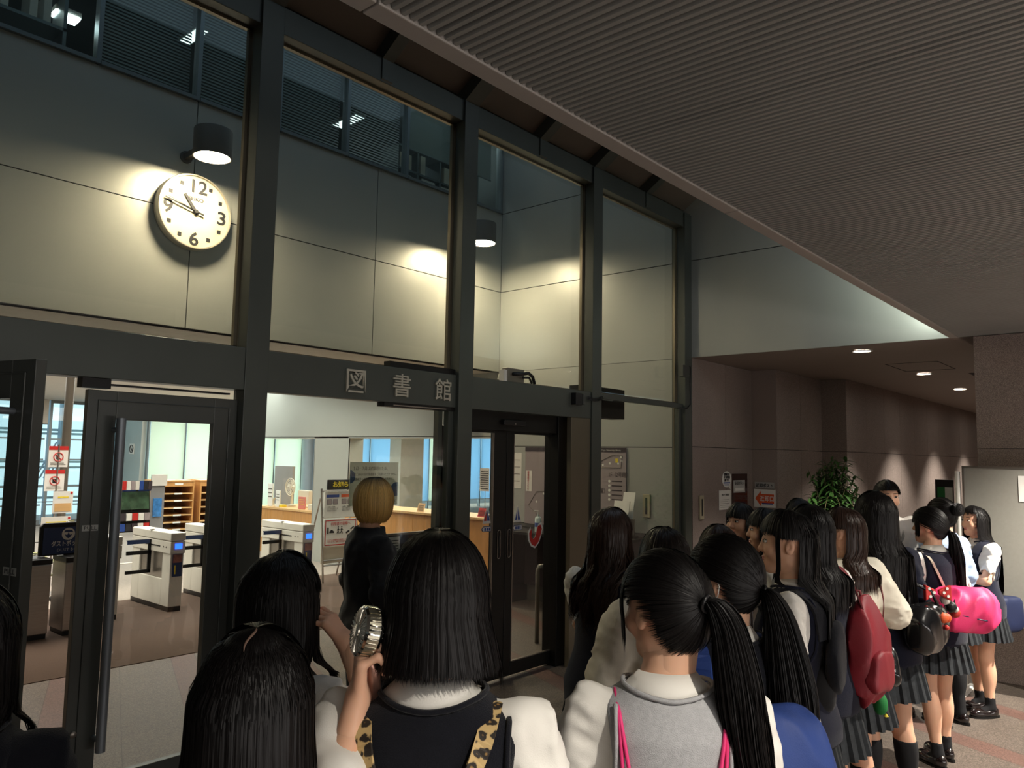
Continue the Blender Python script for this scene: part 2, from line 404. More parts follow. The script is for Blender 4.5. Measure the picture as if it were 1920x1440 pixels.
bl_lab = {2: 'venetian blind left of the tall post beside the clock lamp', 3: 'venetian blind nearest above the first tall post', 4: 'venetian blind in the window left of the ladder of slats', 5: 'venetian blind ending beside the first roller blind'}
for i in (2, 3, 4, 5):
    x0, x1 = wx[i] + 0.04, wx[i + 1] - 0.04
    t = thing('venetian_blind', {2: 'grey venetian blind in upstairs window left of the lamp above the clock', 3: 'grey venetian blind in upstairs window right of the one over the clock lamp', 4: 'grey venetian blind in upstairs window right of the first tall post', 5: 'grey venetian blind in upstairs window next to the roller blinds'}[i], 'window blind', ((x0 + x1) / 2, CY + 0.12, 5.32), 0, 'venetian blinds in the upstairs windows')
    s = MB()
    z = 5.34; k = 0
    while z < 6.68:
        s.hexa([(x0, CY + 0.105, z), (x1, CY + 0.105, z), (x1, CY + 0.118, z + 0.024), (x0, CY + 0.118, z + 0.024)],
               [(x0, CY + 0.105, z + 0.002), (x1, CY + 0.105, z + 0.002), (x1, CY + 0.118, z + 0.026), (x0, CY + 0.118, z + 0.026)]); z += 0.033
    s.build('slats', M_['blind'], t)
    s = MB(); s.box(x0, CY + 0.10, 5.31, x1, CY + 0.14, 5.33); s.build('bottom_rail', M_['blind'], t)
for i, zb in ((6, 5.72), (7, 5.74)):
    x0, x1 = wx[i] + 0.04, wx[i + 1] - (0.10 if i == 7 else 0.04)
    t = thing('roller_blind', {6: 'grey roller blind half down in upstairs window above white boxes', 7: 'grey roller blind in the last upstairs window before the corner'}[i], 'window blind', ((x0 + x1) / 2, CY + 0.12, zb))
    s = MB(); s.box(x0, CY + 0.11, zb, x1, CY + 0.115, 6.70); s.build('cloth', M_['roller'], t)
    s = MB(); s.tube([(x0, CY + 0.112, zb), (x1, CY + 0.112, zb)], 0.012, 8); s.build('bottom_rail', M_['winframe'], t)
# upstairs room
M_['room'] = material('dim_room_wall', (84, 92, 92), 0.8)
b = MB(); b.box(0, 10.6, 5.1, 8.2, 10.7, 8.2); b.box(-0.1, CY + 0.13, 5.1, 0, 10.7, 8.2); b.box(7.98, CY + 0.13, 5.1, 8.1, 10.7, 8.2)
b.box(0, CY + 0.13, 6.95, 8, 10.6, 7.05); b.box(0, CY + 0.13, 5.1, 8, 10.6, 5.2); struct(b.build('wall_upstairs', M_['room']))
def ceiling_lamp_panel(x, y, sx, sy, label):
    t = thing('ceiling_light', label, 'light', (x, y, 6.90)); s = MB(); s.box(x - sx / 2, y - sy / 2, 6.90, x + sx / 2, y + sy / 2, 6.95); s.build('housing', M_['white'], t)
    s = MB(); s.box(x - sx / 2 + 0.02, y - sy / 2 + 0.02, 6.893, x + sx / 2 - 0.02, y + sy / 2 - 0.02, 6.90); s.build('diffuser', M_['fluoglow'], t)
ceiling_lamp_panel(4.2, 8.9, 0.16, 0.5, 'white ceiling light panel behind the blinds above the clock')
ceiling_lamp_panel(6.9, 9.4, 0.2, 0.6, 'white ceiling light panel behind the roller blinds upstairs')
t = thing('desk_lamp', 'bright little desk lamp in the leftmost upstairs window', 'lamp', (2.40, 7.7, 5.2))
s = MB(); s.tube([(2.40, 7.7, 5.2), (2.40, 7.7, 5.86)], 0.012); s.lathe((2.40, 7.7, 5.2), [(0.07, 0), (0.07, 0.02), (0.0, 0.03)], 16); s.build('stand', M_['white'], t)
s = MB(); s.box(2.30, 7.62, 5.87, 2.52, 7.76, 5.92); s.build('shade', M_['white'], t)
s = MB(); s.box(2.31, 7.615, 5.845, 2.51, 7.755, 5.868); s.build('bulb', glow('desk_lamp_tube', (0.8, 0.95, 1.0), 12), t)
rk = thing('file_shelf', 'dark shelf of white folders in the leftmost upstairs window', 'shelf', (1.95, 7.65, 5.2))
s = MB()
for zz in (5.25, 5.6, 5.95, 6.3): s.box(1.2, 7.45, zz, 2.35, 7.75, zz + 0.03)
for xx in (1.2, 1.76, 2.32): s.box(xx, 7.45, 5.2, xx + 0.03, 7.75, 6.33)
s.build('frame', M_['winframe'], rk)
folder = None
for k in range(9):
    s_x = 1.26 + k * 0.11 + (0.02 if k > 4 else 0); zz = 5.63 if k % 3 else 5.98
    s = MB(); s.box(s_x, 7.46, zz, s_x + 0.06, 7.70, zz + 0.24)
    o = s.build('file_folder', M_['white']); props(o, 'white file folder, %s from the left on the dark upstairs shelf' % ('first', 'second', 'third', 'fourth', 'fifth', 'sixth', 'seventh', 'eighth', 'ninth', 'tenth')[k], 'folder', 'white folders on the upstairs shelf')
t = thing('white_shelf', 'white open shelf seen below the half-drawn roller blind upstairs', 'shelf', (6.6, 7.55, 5.2))
s = MB()
for zz in (5.30, 5.50, 5.80): s.box(6.2, 7.40, zz, 7.7, 7.68, zz + 0.025)
for xx in (6.2, 6.55, 6.95, 7.35, 7.68): s.box(xx, 7.40, 5.2, xx + 0.03, 7.68, 5.83)
s.build('frame', M_['winframe'], t)
for k, (xx, zz, ww, hh) in enumerate(((6.26, 5.525, 0.2, 0.2), (6.62, 5.525, 0.08, 0.25), (6.64, 5.325, 0.24, 0.15), (6.98, 5.325, 0.2, 0.14), (6.3, 5.325, 0.16, 0.13), (7.05, 5.525, 0.22, 0.22), (7.4, 5.525, 0.2, 0.2))):
    s = MB(); s.box(xx, 7.41, zz, xx + ww, 7.66, zz + hh); o = s.build('storage_box', M_['white']); props(o, 'white box, %s of the upstairs shelf' % ('left end of the top board', 'second place of the top board', 'middle of the lower board', 'right part of the lower board', 'left end of the lower board', 'right part of the top board', 'right end of the top board')[k], 'box', 'white boxes on the upstairs shelf')
area_light('upstairs_shelf_fill', (6.9, 7.9, 6.85), (0, 0, 0), 1.6, 0.6, 7, (0.85, 0.97, 1.0))  # added fill so the shelf and its boxes show
area_light('upstairs_glow', (4.0, 9.2, 6.88), (0, 0, 0), 5, 1, 3.2, (0.8, 0.95, 1.0))
# glazed front ------------------------------------------------------------
XR = [0.756, 2.556, 4.35, 6.13, 7.935]; PW = 0.155; PD = 0.155
ZT0, ZT1, ZH0, ZH1 = 2.223, 2.475, 4.51, 4.69
for i, xr in enumerate(XR):
    b = MB(); b.box(xr - PW, F, 0, xr, F + 0.10, ZH1 - 0.02); b.box(xr - PW * 0.75, F + 0.10, 0, xr - PW * 0.25, F + 0.19, ZH1)
    po = struct(b.build('trim_%d' % (i + 2), M_['frame'], bevel=0.003))
    s = MB(); zz0 = 0
    for sx in (-1, 1):
        xa = xr - PW if sx < 0 else xr
        x_in = xa - sx * 0.035
        s.box(x_in, F + 0.105, ZT1 if 0 < i < 4 else 0, xa, F + 0.122, ZH0); s.box(x_in, F + 0.135, ZT1 if 0 < i < 4 else 0, xa, F + 0.155, ZH0)
    s.build('glazing_channel', M_['frame_in'], po, bevel=0.002)
XL = [XR[i] for i in range(4)]; XE = [XR[i + 1] - PW for i in range(4)]
b = MB(); b.box(-5.5, F + 0.02, ZH0, SX, F + 0.13, ZH1); struct(b.build('trim_7', M_['frame'], bevel=0.003))
b = MB()
b.box(-5.5, F + 0.005, ZT0, XR[1] - PW, F + 0.13, ZT1); b.box(XR[1], F + 0.03, ZT0, XR[2] - PW, F + 0.12, ZT1); b.box(XR[2], F + 0.015, ZT0, XR[3] - PW, F + 0.13, ZT1)
b.box(XR[3], F + 0.04, 2.425, XR[4] - PW, F + 0.09, 2.478)
struct(b.build('trim_8', M_['frame'], bevel=0.003))
for i in range(4):
    x0, x1 = XL[i], XE[i]
    b = MB(); gy = F + 0.128
    for a in ((x0, x0 + 0.02), (x1 - 0.02, x1)): b.box(a[0], gy - 0.01, ZT1, a[1], gy + 0.02, ZH0)
    b.box(x0, gy - 0.01, ZT1, x1, gy + 0.02, ZT1 + 0.02); b.box(x0, gy - 0.01, ZH0 - 0.015, x1, gy + 0.02, ZH0)
    wo = struct(b.build('window_%d' % (i + 1), M_['frame_in']))
    q = MB(); q.box(x0 + 0.01, gy, ZT1 + 0.01, x1 - 0.01, gy + 0.008, ZH0 - 0.01); q.build('pane', M_['glass'], wo)
# lower fixed panes: bay 2 and bay 4
for n_, (i, z1) in enumerate(((1, ZT0), (3, 2.425))):
    x0, x1 = XL[i], XE[i]; gy = F + 0.075; b = MB()
    b.box(x0, gy - 0.02, 0, x1, gy + 0.02, 0.10)
    b.box(x1 - 0.05, gy - 0.02, 0.1, x1, gy + 0.03, z1)
    if i == 1: b.box(x1 - 0.10, gy + 0.04, 0.0, x1 - 0.055, gy + 0.09, z1)
    wo = struct(b.build('window_%d' % (13 + n_), M_['frame']))
    q = MB(); q.box(x0, gy - 0.004, 0.10, x1 - 0.05, gy + 0.004, z1); q.build('pane', M_['glass'], wo)
# sloping soffit above the glass with its ribs
b = MB(); b.hexa([(-5.5, F + 0.10, ZH1 + 0.06), (SX, F + 0.10, ZH1 + 0.06), (SX, 2.4, 6.01), (-5.5, 2.4, 6.01)], [(-5.5, F + 0.12, ZH1 + 0.12), (SX, F + 0.12, ZH1 + 0.12), (SX, 2.4, 6.08), (-5.5, 2.4, 6.08)])
struct(b.build('ceiling_3', M_['soffit']))
b = MB()
for k in range(-4, 9):
    xr = XR[0] + 0.9 * k
    if xr > SX: continue
    w_ = 0.10 if k % 2 else PW
    y = F + 0.01; sl = (5.95 - ZH1) / (F + 0.1 - 2.4)
    zb = ZH1 - 0.01
    pts = [(y + 0.02, ZH0), (y, ZH0 + 0.02), (y, zb), (2.5, zb + sl * (y - 2.5)), (2.5, ZH1 + 0.14 + sl * (y - 2.5)), (y + 0.09, ZH1 + 0.07)]
    b.prism((xr - w_, 0, 0), UY, UZ, pts, (w_, 0, 0))
struct(b.build('trim_9', M_['frame']))
# library ceiling, far walls ------------------------------------------------
b = MB(); b.box(-6, CY + 0.022, CZ, 27, 21, CZ + 0.12); struct(b.build('ceiling_4', M_['ceilw']))
b = MB(); b.box(-6, 20.9, 0, 5.4, 21.0, CZ); struct(b.build('wall_far', M_['offwhite']))
b = MB(); b.box(8.5, 19.55, 0, 8.62, 21.0, CZ); struct(b.build('wall_far_return', M_['panel']))
b = MB(); b.box(-6.1, -8, 0, -6, 24, 8.3); struct(b.build('wall_left', M_['room']))
b = MB(); b.box(-6, -8.1, 0, 27, -8, 3.4); struct(b.build('wall_rear', M_['granite']))  # unseen, added to keep world light out behind the camera
b = MB(); b.box(26.9, -8, 0, 27, 21, CZ + 0.1); struct(b.build('wall_far_right', M_['offwhite']))
b = MB(); b.box(SX + 0.13, 4.55, 0, 27, 4.7, CZ); struct(b.build('wall_office', M_['offwhite']))
b = MB(); b.box(-6, 0.85, 8.0, 9, 11, 8.12); b.box(-6, -8, CZ + 0.11, -5.9, 4, 8.0); b.box(-5.9, 0.84, CZ + 0.1, 9, 0.9, 8.0); struct(b.build('ceiling_5', M_['room']))  # unseen roof and closing walls, added to shut out the bright sky
b = MB(); b.box(-6, F + 0.14, ZH1 + 0.02, SX, F + 0.2, 8.0); struct(b.build('wall_front_upper', M_['soffit']))
b = MB(); b.box(-6, F + 0.02, 0, XR[0] - PW, F + 0.12, ZH0); struct(b.build('wall_front_left', M_['frame']))
# stone corridor -------------------------------------------------------------
b = MB(); back = MB()
def stone(x0, x1, y):
    for z0, z1 in ((0, 2.0), (2.0, CZ)): b.box(x0 + 0.003, y, z0 + 0.003, x1 - 0.003, y + 0.03, z1 - 0.003)
stone(SX, 8.79, 4.185); stone(8.79, 9.55, 4.185); stone(9.55, 10.36, 3.86); stone(10.36, 11.16, 3.86)
x = 11.16
while x < 24.5: stone(x, x + 0.9, 3.52); x += 0.9
for (y0, y1, xx) in ((3.86, 4.19, 9.55), (3.52, 3.89, 11.16)):
    for z0, z1 in ((0, 2.0), (2.0, CZ)): b.box(xx, y0 + 0.003, z0 + 0.003, xx + 0.03, y1, z1 - 0.003)
struct(b.build('wall_corridor', M_['granite']))
back.box(SX + 0.002, 4.21, 0, 9.6, 4.5, CZ); back.box(9.57, 3.885, 0, 11.2, 4.5, CZ); back.box(11.18, 3.545, 0, 25, 4.5, CZ); struct(back.build('wall_corridor_core', M_['joint']))
M_['corrceil'] = material('corridor_ceiling_paint', (134, 122, 114), 0.6, 0, 0.03, 2.0)
b = MB(); b.box(SX + 0.03, 0.9, CZ, 25, 4.5, CZ + 0.1); struct(b.build('ceiling_6', M_['corrceil']))
b = MB(); b.box(9.8, 0.6, 0, 25, 0.85, CZ); b.box(24.9, 0.6, 0, 25, 4.5, CZ); struct(b.build('wall_corridor_south', M_['granite']))
# stone pier at the right
b = MB()
for z0, z1 in ((0, 2.0), (2.0, CZ - 0.003)):
    b.box(SX, -0.005, z0 + 0.003, 9.4, 1.385, z1 - 0.003); b.box(SX, -1.2, z0 + 0.003, 9.4, -0.011, z1 - 0.003); b.box(SX, -8, z0 + 0.003, 9.4, -1.206, z1 - 0.003)
struct(b.build('wall_pier', M_['granite']))
# corridor ceiling hatch and slot
b = MB()
for (x0, y0, x1, y1) in ((9.7, 2.05, 10.6, 2.06), (9.7, 2.6, 10.6, 2.61), (9.7, 2.05, 9.71, 2.6), (10.6, 2.05, 10.61, 2.61)): b.box(x0, y0, CZ - 0.003, x1, y1, CZ + 0.001)
b.box(11.2, 1.95, CZ - 0.004, 14.5, 2.02, CZ + 0.001); struct(b.build('trim_10', M_['joint']))
# recessed downlights: the fittings and their beams
def downlight(x, y, label, power=26, angle=95, col=NEUT, r=0.085, glowm='downglow', group=None, blend=0.6):
    t = thing('downlight', label, 'light', (x, y, CZ - 0.012), 0, group)
    s = MB(); s.lathe((x, y, CZ - 0.014), [(r, 0.012), (r + 0.018, 0.010), (r + 0.018, 0.002), (r, 0.0), (r - 0.004, 0.012)], 32); s.build('trim_ring', M_['white'], t, smooth=True)
    s = MB(); s.lathe((x, y, CZ - 0.006), [(r - 0.002, 0.0), (r - 0.002, 0.004)], 32); s.build('lens', M_[glowm], t)
    spot_light('downlight_beam', (x, y, CZ - 0.03), power, col, angle, blend, 0.04)
downlight(8.37, 2.47, 'round ceiling downlight nearest, under the end of the pale upper wall', 110, group=None)
downlight(10.95, 2.48, 'second round downlight along the corridor ceiling', 130)
downlight(13.5, 2.56, 'third round corridor downlight beside the stone pier', 190)
for x_ in (16.1, 18.7, 21.3): downlight(x_, 2.56, 'round corridor downlight hidden behind the pier, %s' % {16.1: 'nearest', 18.7: 'middle one', 21.3: 'farthest'}[x_], 220, group='deep corridor downlights')
# downlights in the ribbed ceiling around and behind the photographer
for k, (x_, y_, pw) in enumerate(((6.6, -0.4, 580), (4.3, -0.5, 150), (1.0, -0.9, 165), (6.9, -3.0, 90), (3.0, -3.4, 60), (-1.2, -0.8, 40))):
    downlight(x_, y_, 'round downlight in the ribbed ceiling, %s' % ('right of the crowd near the stone pier', 'in the middle', 'over the nearest girls', 'behind the display panel', 'behind the photographer', 'far to the left')[k], pw, 120, group='ribbed ceiling downlights')
# cylinder lamps on the clock wall
def wall_lamp(x, y, z, label):
    t = thing('cylinder_lamp', label, 'lamp', (x, y, z))
    s = MB(); s.lathe((x, y, z), [(0.165, 0.26), (0.17, 0.25), (0.17, 0.0), (0.158, 0.0), (0.155, 0.012), (0.155, 0.24), (0, 0.24)], 48); s.lathe((x, y, z + 0.255), [(0.0, 0.005), (0.165, 0.005), (0.165, 0.0), (0, 0)], 48); s.build('housing', M_['lamphouse'], t, smooth=True, sharp=40)
    s = MB(); s.box(x - 0.03, y + 0.16, z + 0.10, x + 0.03, CY - 0.012, z + 0.16); s.lathe((x, CY - 0.014, z + 0.13), [(0.06, 0.0), (0.06, 0.014)], 24, axis=(0, 1, 0)); s.build('wall_bracket', M_['lamphouse'], t)
    s = MB(); s.lathe((x, y, z + 0.018), [(0.0, 0), (0.15, 0), (0.15, 0.01), (0.0, 0.01)], 40); s.build('lamp_disc', M_['lampglow'], t)
M_['lamphouse'] = material('lamp_housing', (92, 88, 84), 0.6, 0.1)
wall_lamp(3.36, 6.62, 4.54, 'grey cylinder lamp above the clock')
wall_lamp(6.98, 6.60, 4.54, 'grey cylinder lamp in the corner right of the clock')
wall_lamp(-0.26, 6.62, 4.54, 'grey cylinder lamp far left of the clock outside the picture')
# ================================================================== DOORS IN THE GLAZED FRONT
M_['doormetal'] = material('door_metal', (84, 86, 82), 0.34, 0.3, 0.05, 3.0)
M_['handle'] = material('door_handle_metal', (136, 142, 148), 0.42, 0.6, 0.04, 3.0)
M_['doorglass'] = glass_mat('door_glass', (0.93, 0.95, 0.94), 0.05)
M_['plate'] = material('brushed_plate', (190, 190, 184), 0.4, 0.3)
def swing_leaf(name, hinge, ang, w, hand, z1):
    """leaf from the hinge along ang; pull handle on the outer face near the free edge"""
    u = Vector((cos(ang), sin(ang), 0)); n = Vector((u.y, -u.x, 0)) * hand; T = 0.045
    h = Vector((hinge[0], hinge[1], 0))
    def P(a, z, d): return h + u * a + n * d + Vector((0, 0, z))
    def slab(s, a0, a1, z0, z1_, d0, d1): s.hexa([P(a0, z0, d0), P(a1, z0, d0), P(a1, z0, d1), P(a0, z0, d1)], [P(a0, z1_, d0), P(a1, z1_, d0), P(a1, z1_, d1), P(a0, z1_, d1)])
    s = MB(); st = 0.145
    slab(s, 0, st, 0.02, z1, -T, 0); slab(s, w - st, w, 0.02, z1, -T, 0); slab(s, st, w - st, 0.02, 0.19, -T, 0); slab(s, st, w - st, z1 - 0.15, z1, -T, 0)
    # stepped moulding around the glass
    for q, d in ((0.05, 0.008),):
        slab(s, q, q + 0.006, 0.06, z1 - 0.05, 0, d); slab(s, w - q - 0.006, w - q, 0.06, z1 - 0.05, 0, d); slab(s, q, w - q, z1 - 0.056, z1 - 0.05, 0, d); slab(s, q, w - q, 0.06, 0.066, 0, d)
    lf = struct(s.build(name, M_['doormetal'], bevel=0.003))
    s = MB(); slab(s, st - 0.01, w - st + 0.01, 0.18, z1 - 0.14, -T * 0.6, -T * 0.45); s.build('pane', M_['doorglass'], lf)
    s = MB(); a = w - 0.045 if hand > 0 else w - 0.045
    return lf, P
# right leaf, closed: hinge at the post, free edge in the middle of the opening
lf, P = swing_leaf('door_2', (2.40, F + 0.065), pi, 0.835, -1, 2.165)
def add_handle(lf, P, a, z0, z1):
    s = MB(); s.tube([P(a, z0, 0.085), P(a, z1, 0.085)], 0.024, 20)
    for z in (z0 + 0.05, z1 - 0.06): s.tube([P(a, z, 0.0), P(a, z, 0.085)], 0.014, 12)
    s.build('pull_handle', M_['handle'], lf, smooth=True, sharp=50)
add_handle(lf, P, 0.835 - 0.138, 0.35, 2.02)
s = MB(); c = P(0.80, 0.44, 0); s.lathe(c, [(0.016, 0), (0.016, 0.012), (0.011, 0.016), (0, 0.016)], 20, axis=(0, -1, 0)); s.build('lock_cylinder', M_['steel'], lf, smooth=True, sharp=40)
def pull_label(lf, P, a0, z0, u):
    s = MB(); o = P(a0, z0, 0.001); uu = Vector(u); n = uu.cross(Vector((0, 0, 1)))
    s.prism(o, uu, UZ, [(0, 0), (0.078, 0), (0.078, 0.03), (0, 0.03)], n * 0.002); pl = s.build('pull_plate', M_['plate'], lf)
    q = o + n * 0.0022 + Vector((0, 0, 0.006)) + uu * 0.008
    text('pull_lettering', 'PULL', q, u, UZ, 0.026, M_['ink'], pl, 0.001, width=0.062)
pull_label(lf, P, 0.835 - 0.012, 1.44, UX)
# closer rail over the doors
s = MB(); s.box(1.52, F + 0.03, 2.172, 1.66, F + 0.10, 2.222); s.box(1.66, F + 0.05, 2.19, 2.34, F + 0.09, 2.20); struct(s.build('trim_11', M_['black']))
# left leaf, standing open towards the photographer
ang = math.atan2(3.30 - 4.12, 1.02 - 0.80)
lf, P = swing_leaf('door_1', (0.80, 4.12), ang, 0.85, 1, 2.2)
add_handle(lf, P, 0.85 - 0.115, 0.35, 2.06)
pull_label(lf, P, 0.85 - 0.10, 1.38, (cos(ang), sin(ang), 0))
# automatic sliding doors, third bay: black portal set back behind the post line
x0, x1 = XR[2], XR[3] - PW; yb = F + 0.14
s = MB(); s.box(x1 - 0.30, F + 0.02, 0, x1, F + 0.07, ZT0); struct(s.build('wall_front_panel', M_['frame_in'], bevel=0.003))
s = MB(); s.box(x0, yb, 2.07, x1 - 0.30, yb + 0.14, ZT0 + 0.01); s.box(x1 - 0.36, yb - 0.02, 0, x1 - 0.22, yb + 0.14, 2.23)
struct(s.build('trim_12', M_['black'], bevel=0.004))
def slide_leaf(name, a, b_, la, lb, pull):
    s = MB(); y = yb + 0.05
    s.box(a, y, 0.02, a + la, y + 0.04, 2.09); s.box(b_ - lb, y, 0.02, b_, y + 0.04, 2.09); s.box(a + la, y, 0.02, b_ - lb, y + 0.04, 0.13); s.box(a + la, y, 2.05, b_ - lb, y + 0.04, 2.09)
    lf = struct(s.build(name, M_['black'], bevel=0.003))
    s = MB(); s.box(a + la, y + 0.016, 0.12, b_ - lb, y + 0.024, 2.06); s.build('pane', M_['doorglass'], lf)
    s = MB()
    for xx in (a + la, b_ - lb - 0.008): s.box(xx, y - 0.003, 0.13, xx + 0.008, y + 0.02, 2.05)
    s.box(a + la, y - 0.003, 0.13, b_ - lb, y + 0.02, 0.138); s.build('glazing_bead', M_['steel'], lf)
    s = MB(); px_ = pull
    for i in (-1, 1): s.tube([(px_ + i * 0.018, y - 0.004, 1.02), (px_ + i * 0.018, y - 0.004, 1.22)], 0.003, 6)
    s.tube([(px_ + 0.018 * cos(t), y - 0.004, 1.22 + 0.018 * sin(t)) for t in np.linspace(0, pi, 9)], 0.003, 6)
    s.tube([(px_ + 0.018 * cos(t), y - 0.004, 1.02 - 0.018 * sin(t)) for t in np.linspace(0, pi, 9)], 0.003, 6)
    s.build('finger_pull_rim', M_['steel'], lf)
    s = MB(); s.box(px_ - 0.006, y - 0.006, 1.05, px_ + 0.006, y - 0.001, 1.19); s.build('finger_pull', M_['blackpl'], lf)
    return lf, y
dl, yd = slide_leaf('door_3', 4.16, 4.98, 0.10, 0.16, 4.90)
dr, yd = slide_leaf('door_4', 4.985, 5.70, 0.09, 0.05, 5.03)
def place_front(px_x): return px_x
t = thing('door_sensor', 'small black motion sensor over the sliding glass doors', 'sensor', (4.98, yb - 0.02, 2.11))
s = MB(); s.box(4.84, yb - 0.045, 2.115, 5.12, yb, 2.165); s.build('housing', M_['blackpl'], t, bevel=0.01)
s = MB(); s.lathe((4.98, yb - 0.045, 2.13), [(0.008, 0), (0.008, 0.004), (0, 0.005)], 12, axis=(0, -1, 0)); s.build('eye', M_['steel'], t)
# stickers on the two leaves
def sticker_boat(x, z, n_, lf_label):
    t = thing('boat_sticker', lf_label, 'sticker', (x, yd + 0.013, z), 0); y = yd + 0.014
    s = MB(); s.prism((x, y, z), UX, UZ, [(-0.05, 0), (0.05, 0), (0.0, 0.14)], (0, -0.002, 0)); s.build('sail_outline', M_['paper'], t)
    s = MB(); s.prism((x, y - 0.0025, z), UX, UZ, [(-0.035, 0.02), (-0.006, 0.02), (-0.006, 0.10)], (0, -0.001, 0)); s.build('left_sail', M_['red'] if n_ else M_['blue'], t)
    s = MB(); s.prism((x, y - 0.0025, z), UX, UZ, [(0.004, 0.02), (0.034, 0.02), (0.004, 0.11)], (0, -0.001, 0)); s.build('right_sail', M_['blue'], t)
    t2 = thing('arrow_sticker', lf_label.replace('sailing boat', 'left pointing arrow').replace('above', 'below'), 'sticker', (x, yd + 0.013, z - 0.07)); 
    s = MB(); s.prism((x, y, z - 0.07), UX, UZ, [(-0.065, 0.022), (-0.045, 0), (0.06, 0), (0.06, 0.046), (-0.045, 0.046)], (0, -0.002, 0)); bl = s.build('arrow', M_['navyplate'], t2)
    s = MB(); s.prism((x, y - 0.0025, z - 0.07), UX, UZ, [(-0.055, 0.022), (-0.041, 0.006), (0.054, 0.006), (0.054, 0.040), (-0.041, 0.040)], (0, -0.001, 0)); s.build('face', M_['paper'], t2)
    for k in range(3):
        s = MB(); s.box(x - 0.03 + k * 0.027, y - 0.005, z - 0.060, x - 0.012 + k * 0.027, y - 0.0035, z - 0.036); s.build('mark', M_['blue'], t2)
sticker_boat(4.763, 1.30, 1, 'small sailing boat sticker on the left sliding door above an arrow')
sticker_boat(5.155, 1.29, 0, 'small sailing boat sticker on the right sliding door above an arrow')
t = thing('animal_sticker', 'red and white curly-tailed animal sticker on the right sliding door', 'sticker', (5.40, yd + 0.013, 1.13)); y = yd + 0.014
body = [(-0.09, 0.06), (-0.06, 0.10), (-0.05, 0.06), (-0.06, 0.03), (-0.03, 0.0), (0.0, 0.02), (0.02, 0.07), (0.04, 0.12), (0.08, 0.13), (0.10, 0.09), (0.08, 0.03), (0.05, -0.03), (0.0, -0.07), (-0.05, -0.05), (-0.085, 0.0)]
s = MB(); s.prism((5.40, y, 1.13), UX, UZ, [(a * 1.12, b_ * 1.12 - 0.004) for a, b_ in body], (0, -0.002, 0)); s.build('outline', M_['paper'], t)
s = MB(); s.prism((5.40, y - 0.0025, 1.13), UX, UZ, [(a * 0.93, b_ * 0.93) for a, b_ in body], (0, -0.001, 0)); s.build('figure', M_['red'], t)
s = MB(); s.lathe((5.468, y - 0.004, 1.225), [(0.005, 0), (0.005, 0.001)], 10, axis=(0, -1, 0)); s.build('eye', M_['ink'], t)
# small readers and the camera box -------------------------------------------
t = thing('card_sensor', 'small black sensor box on the beam left of the third post', 'sensor', (5.71, F - 0.05, 2.33)); s = MB(); s.box(5.66, F - 0.04, 2.335, 5.76, F + 0.015, 2.445); s.build('body', M_['blackpl'], t, bevel=0.004)
s = MB(); s.box(5.768, F - 0.045, 2.34, 5.80, F + 0.015, 2.44); s.build('side_block', M_['doormetal'], t, bevel=0.004)
t = thing('post_sensor', 'small brown sensor box high on the fourth post with a looped cable', 'sensor', (7.70, F - 0.04, 2.78)); s = MB(); s.box(7.64, F - 0.05, 2.77, 7.78, F - 0.001, 2.90); s.build('body', M_['doormetal'], t, bevel=0.004)
s = MB(); s.tube([(7.80, F - 0.02, 2.89), (7.86, F - 0.02, 2.90), (7.86, F - 0.02, 2.47), (7.78, F - 0.02, 2.42), (7.64, F - 0.012, 2.42)], 0.007, 8); s.build('cable', M_['blackpl'], t, smooth=True)
t = thing('cable_tie', 'black cable wound round the third post at beam height', 'cable', (6.05, F - 0.01, 2.40))
s = MB()
for dz in (0, 0.012, 0.024): s.tube([(5.90, F - 0.008, 2.40 + dz), (5.98, F - 0.012, 2.39 + dz), (6.06, F - 0.012, 2.395 + dz), (6.14, F - 0.010, 2.42 + dz)], 0.005, 6)
s.build('winding', M_['blackpl'], t, smooth=True)
t = thing('junction_box', 'grey box with black cables standing on the beam above the sliding doors', 'box', (4.95, F + 0.06, ZT1))
s = MB(); s.box(4.80, F + 0.04, ZT1 + 0.001, 5.02, F + 0.10, ZT1 + 0.12); s.build('case', M_['signgrey'], t, bevel=0.005)
s = MB(); s.box(4.765, F + 0.04, ZT1 + 0.001, 4.80, F + 0.10, ZT1 + 0.10); s.build('end_cap', M_['white'], t, bevel=0.004)
s = MB(); s.tube([(4.86, F + 0.03, ZT1 + 0.07), (4.98, F + 0.0, ZT1 + 0.08), (5.04, F + 0.01, ZT1 + 0.09), (5.12, F + 0.03, ZT1 + 0.07), (5.16, F + 0.04, ZT1 + 0.012)], 0.014, 8)
s.tube([(4.98, F + 0.02, ZT1 + 0.05), (5.05, F + 0.01, ZT1 + 0.055), (5.11, F + 0.03, ZT1 + 0.012)], 0.010, 8); s.build('cable', M_['blackpl'], t, smooth=True)
t = thing('door_operator_box', 'black box under the beam behind the fourth bay glass', 'box', (6.55, 4.5, 2.25)); s = MB(); s.box(6.14, 4.42, 2.26, 6.90, 4.58, 2.57); s.build('case', M_['black'], t, bevel=0.004)
s = MB(); s.box(6.45, 4.405, 2.44, 6.66, 4.42, 2.455); s.build('slot', M_['white'], t); s = MB(); s.box(6.14, 4.30, 2.47, 6.20, 4.42, 2.50); s.build('mount_arm', M_['black'], t)
# library lettering on the beam ------------------------------------------------
for ch, xa, wd, lab in (('図', 3.135, 0.16, 'raised metal character, leftmost of three on the dark beam'), ('書', 3.545, 0.165, 'raised metal character, middle of three on the dark beam'), ('館', 3.96, 0.165, 'raised metal character, rightmost and brightest of three on the dark beam')):
    t = thing('sign_letter', lab, 'lettering', (xa + wd / 2, F + 0.03, 2.33), 0, 'metal characters on the beam')
    text('character', ch, (xa, F + 0.028, 2.345 - 0.062), UX, UZ, 0.175, M_['letter'], t, 0.014, width=wd, bold=0.001)
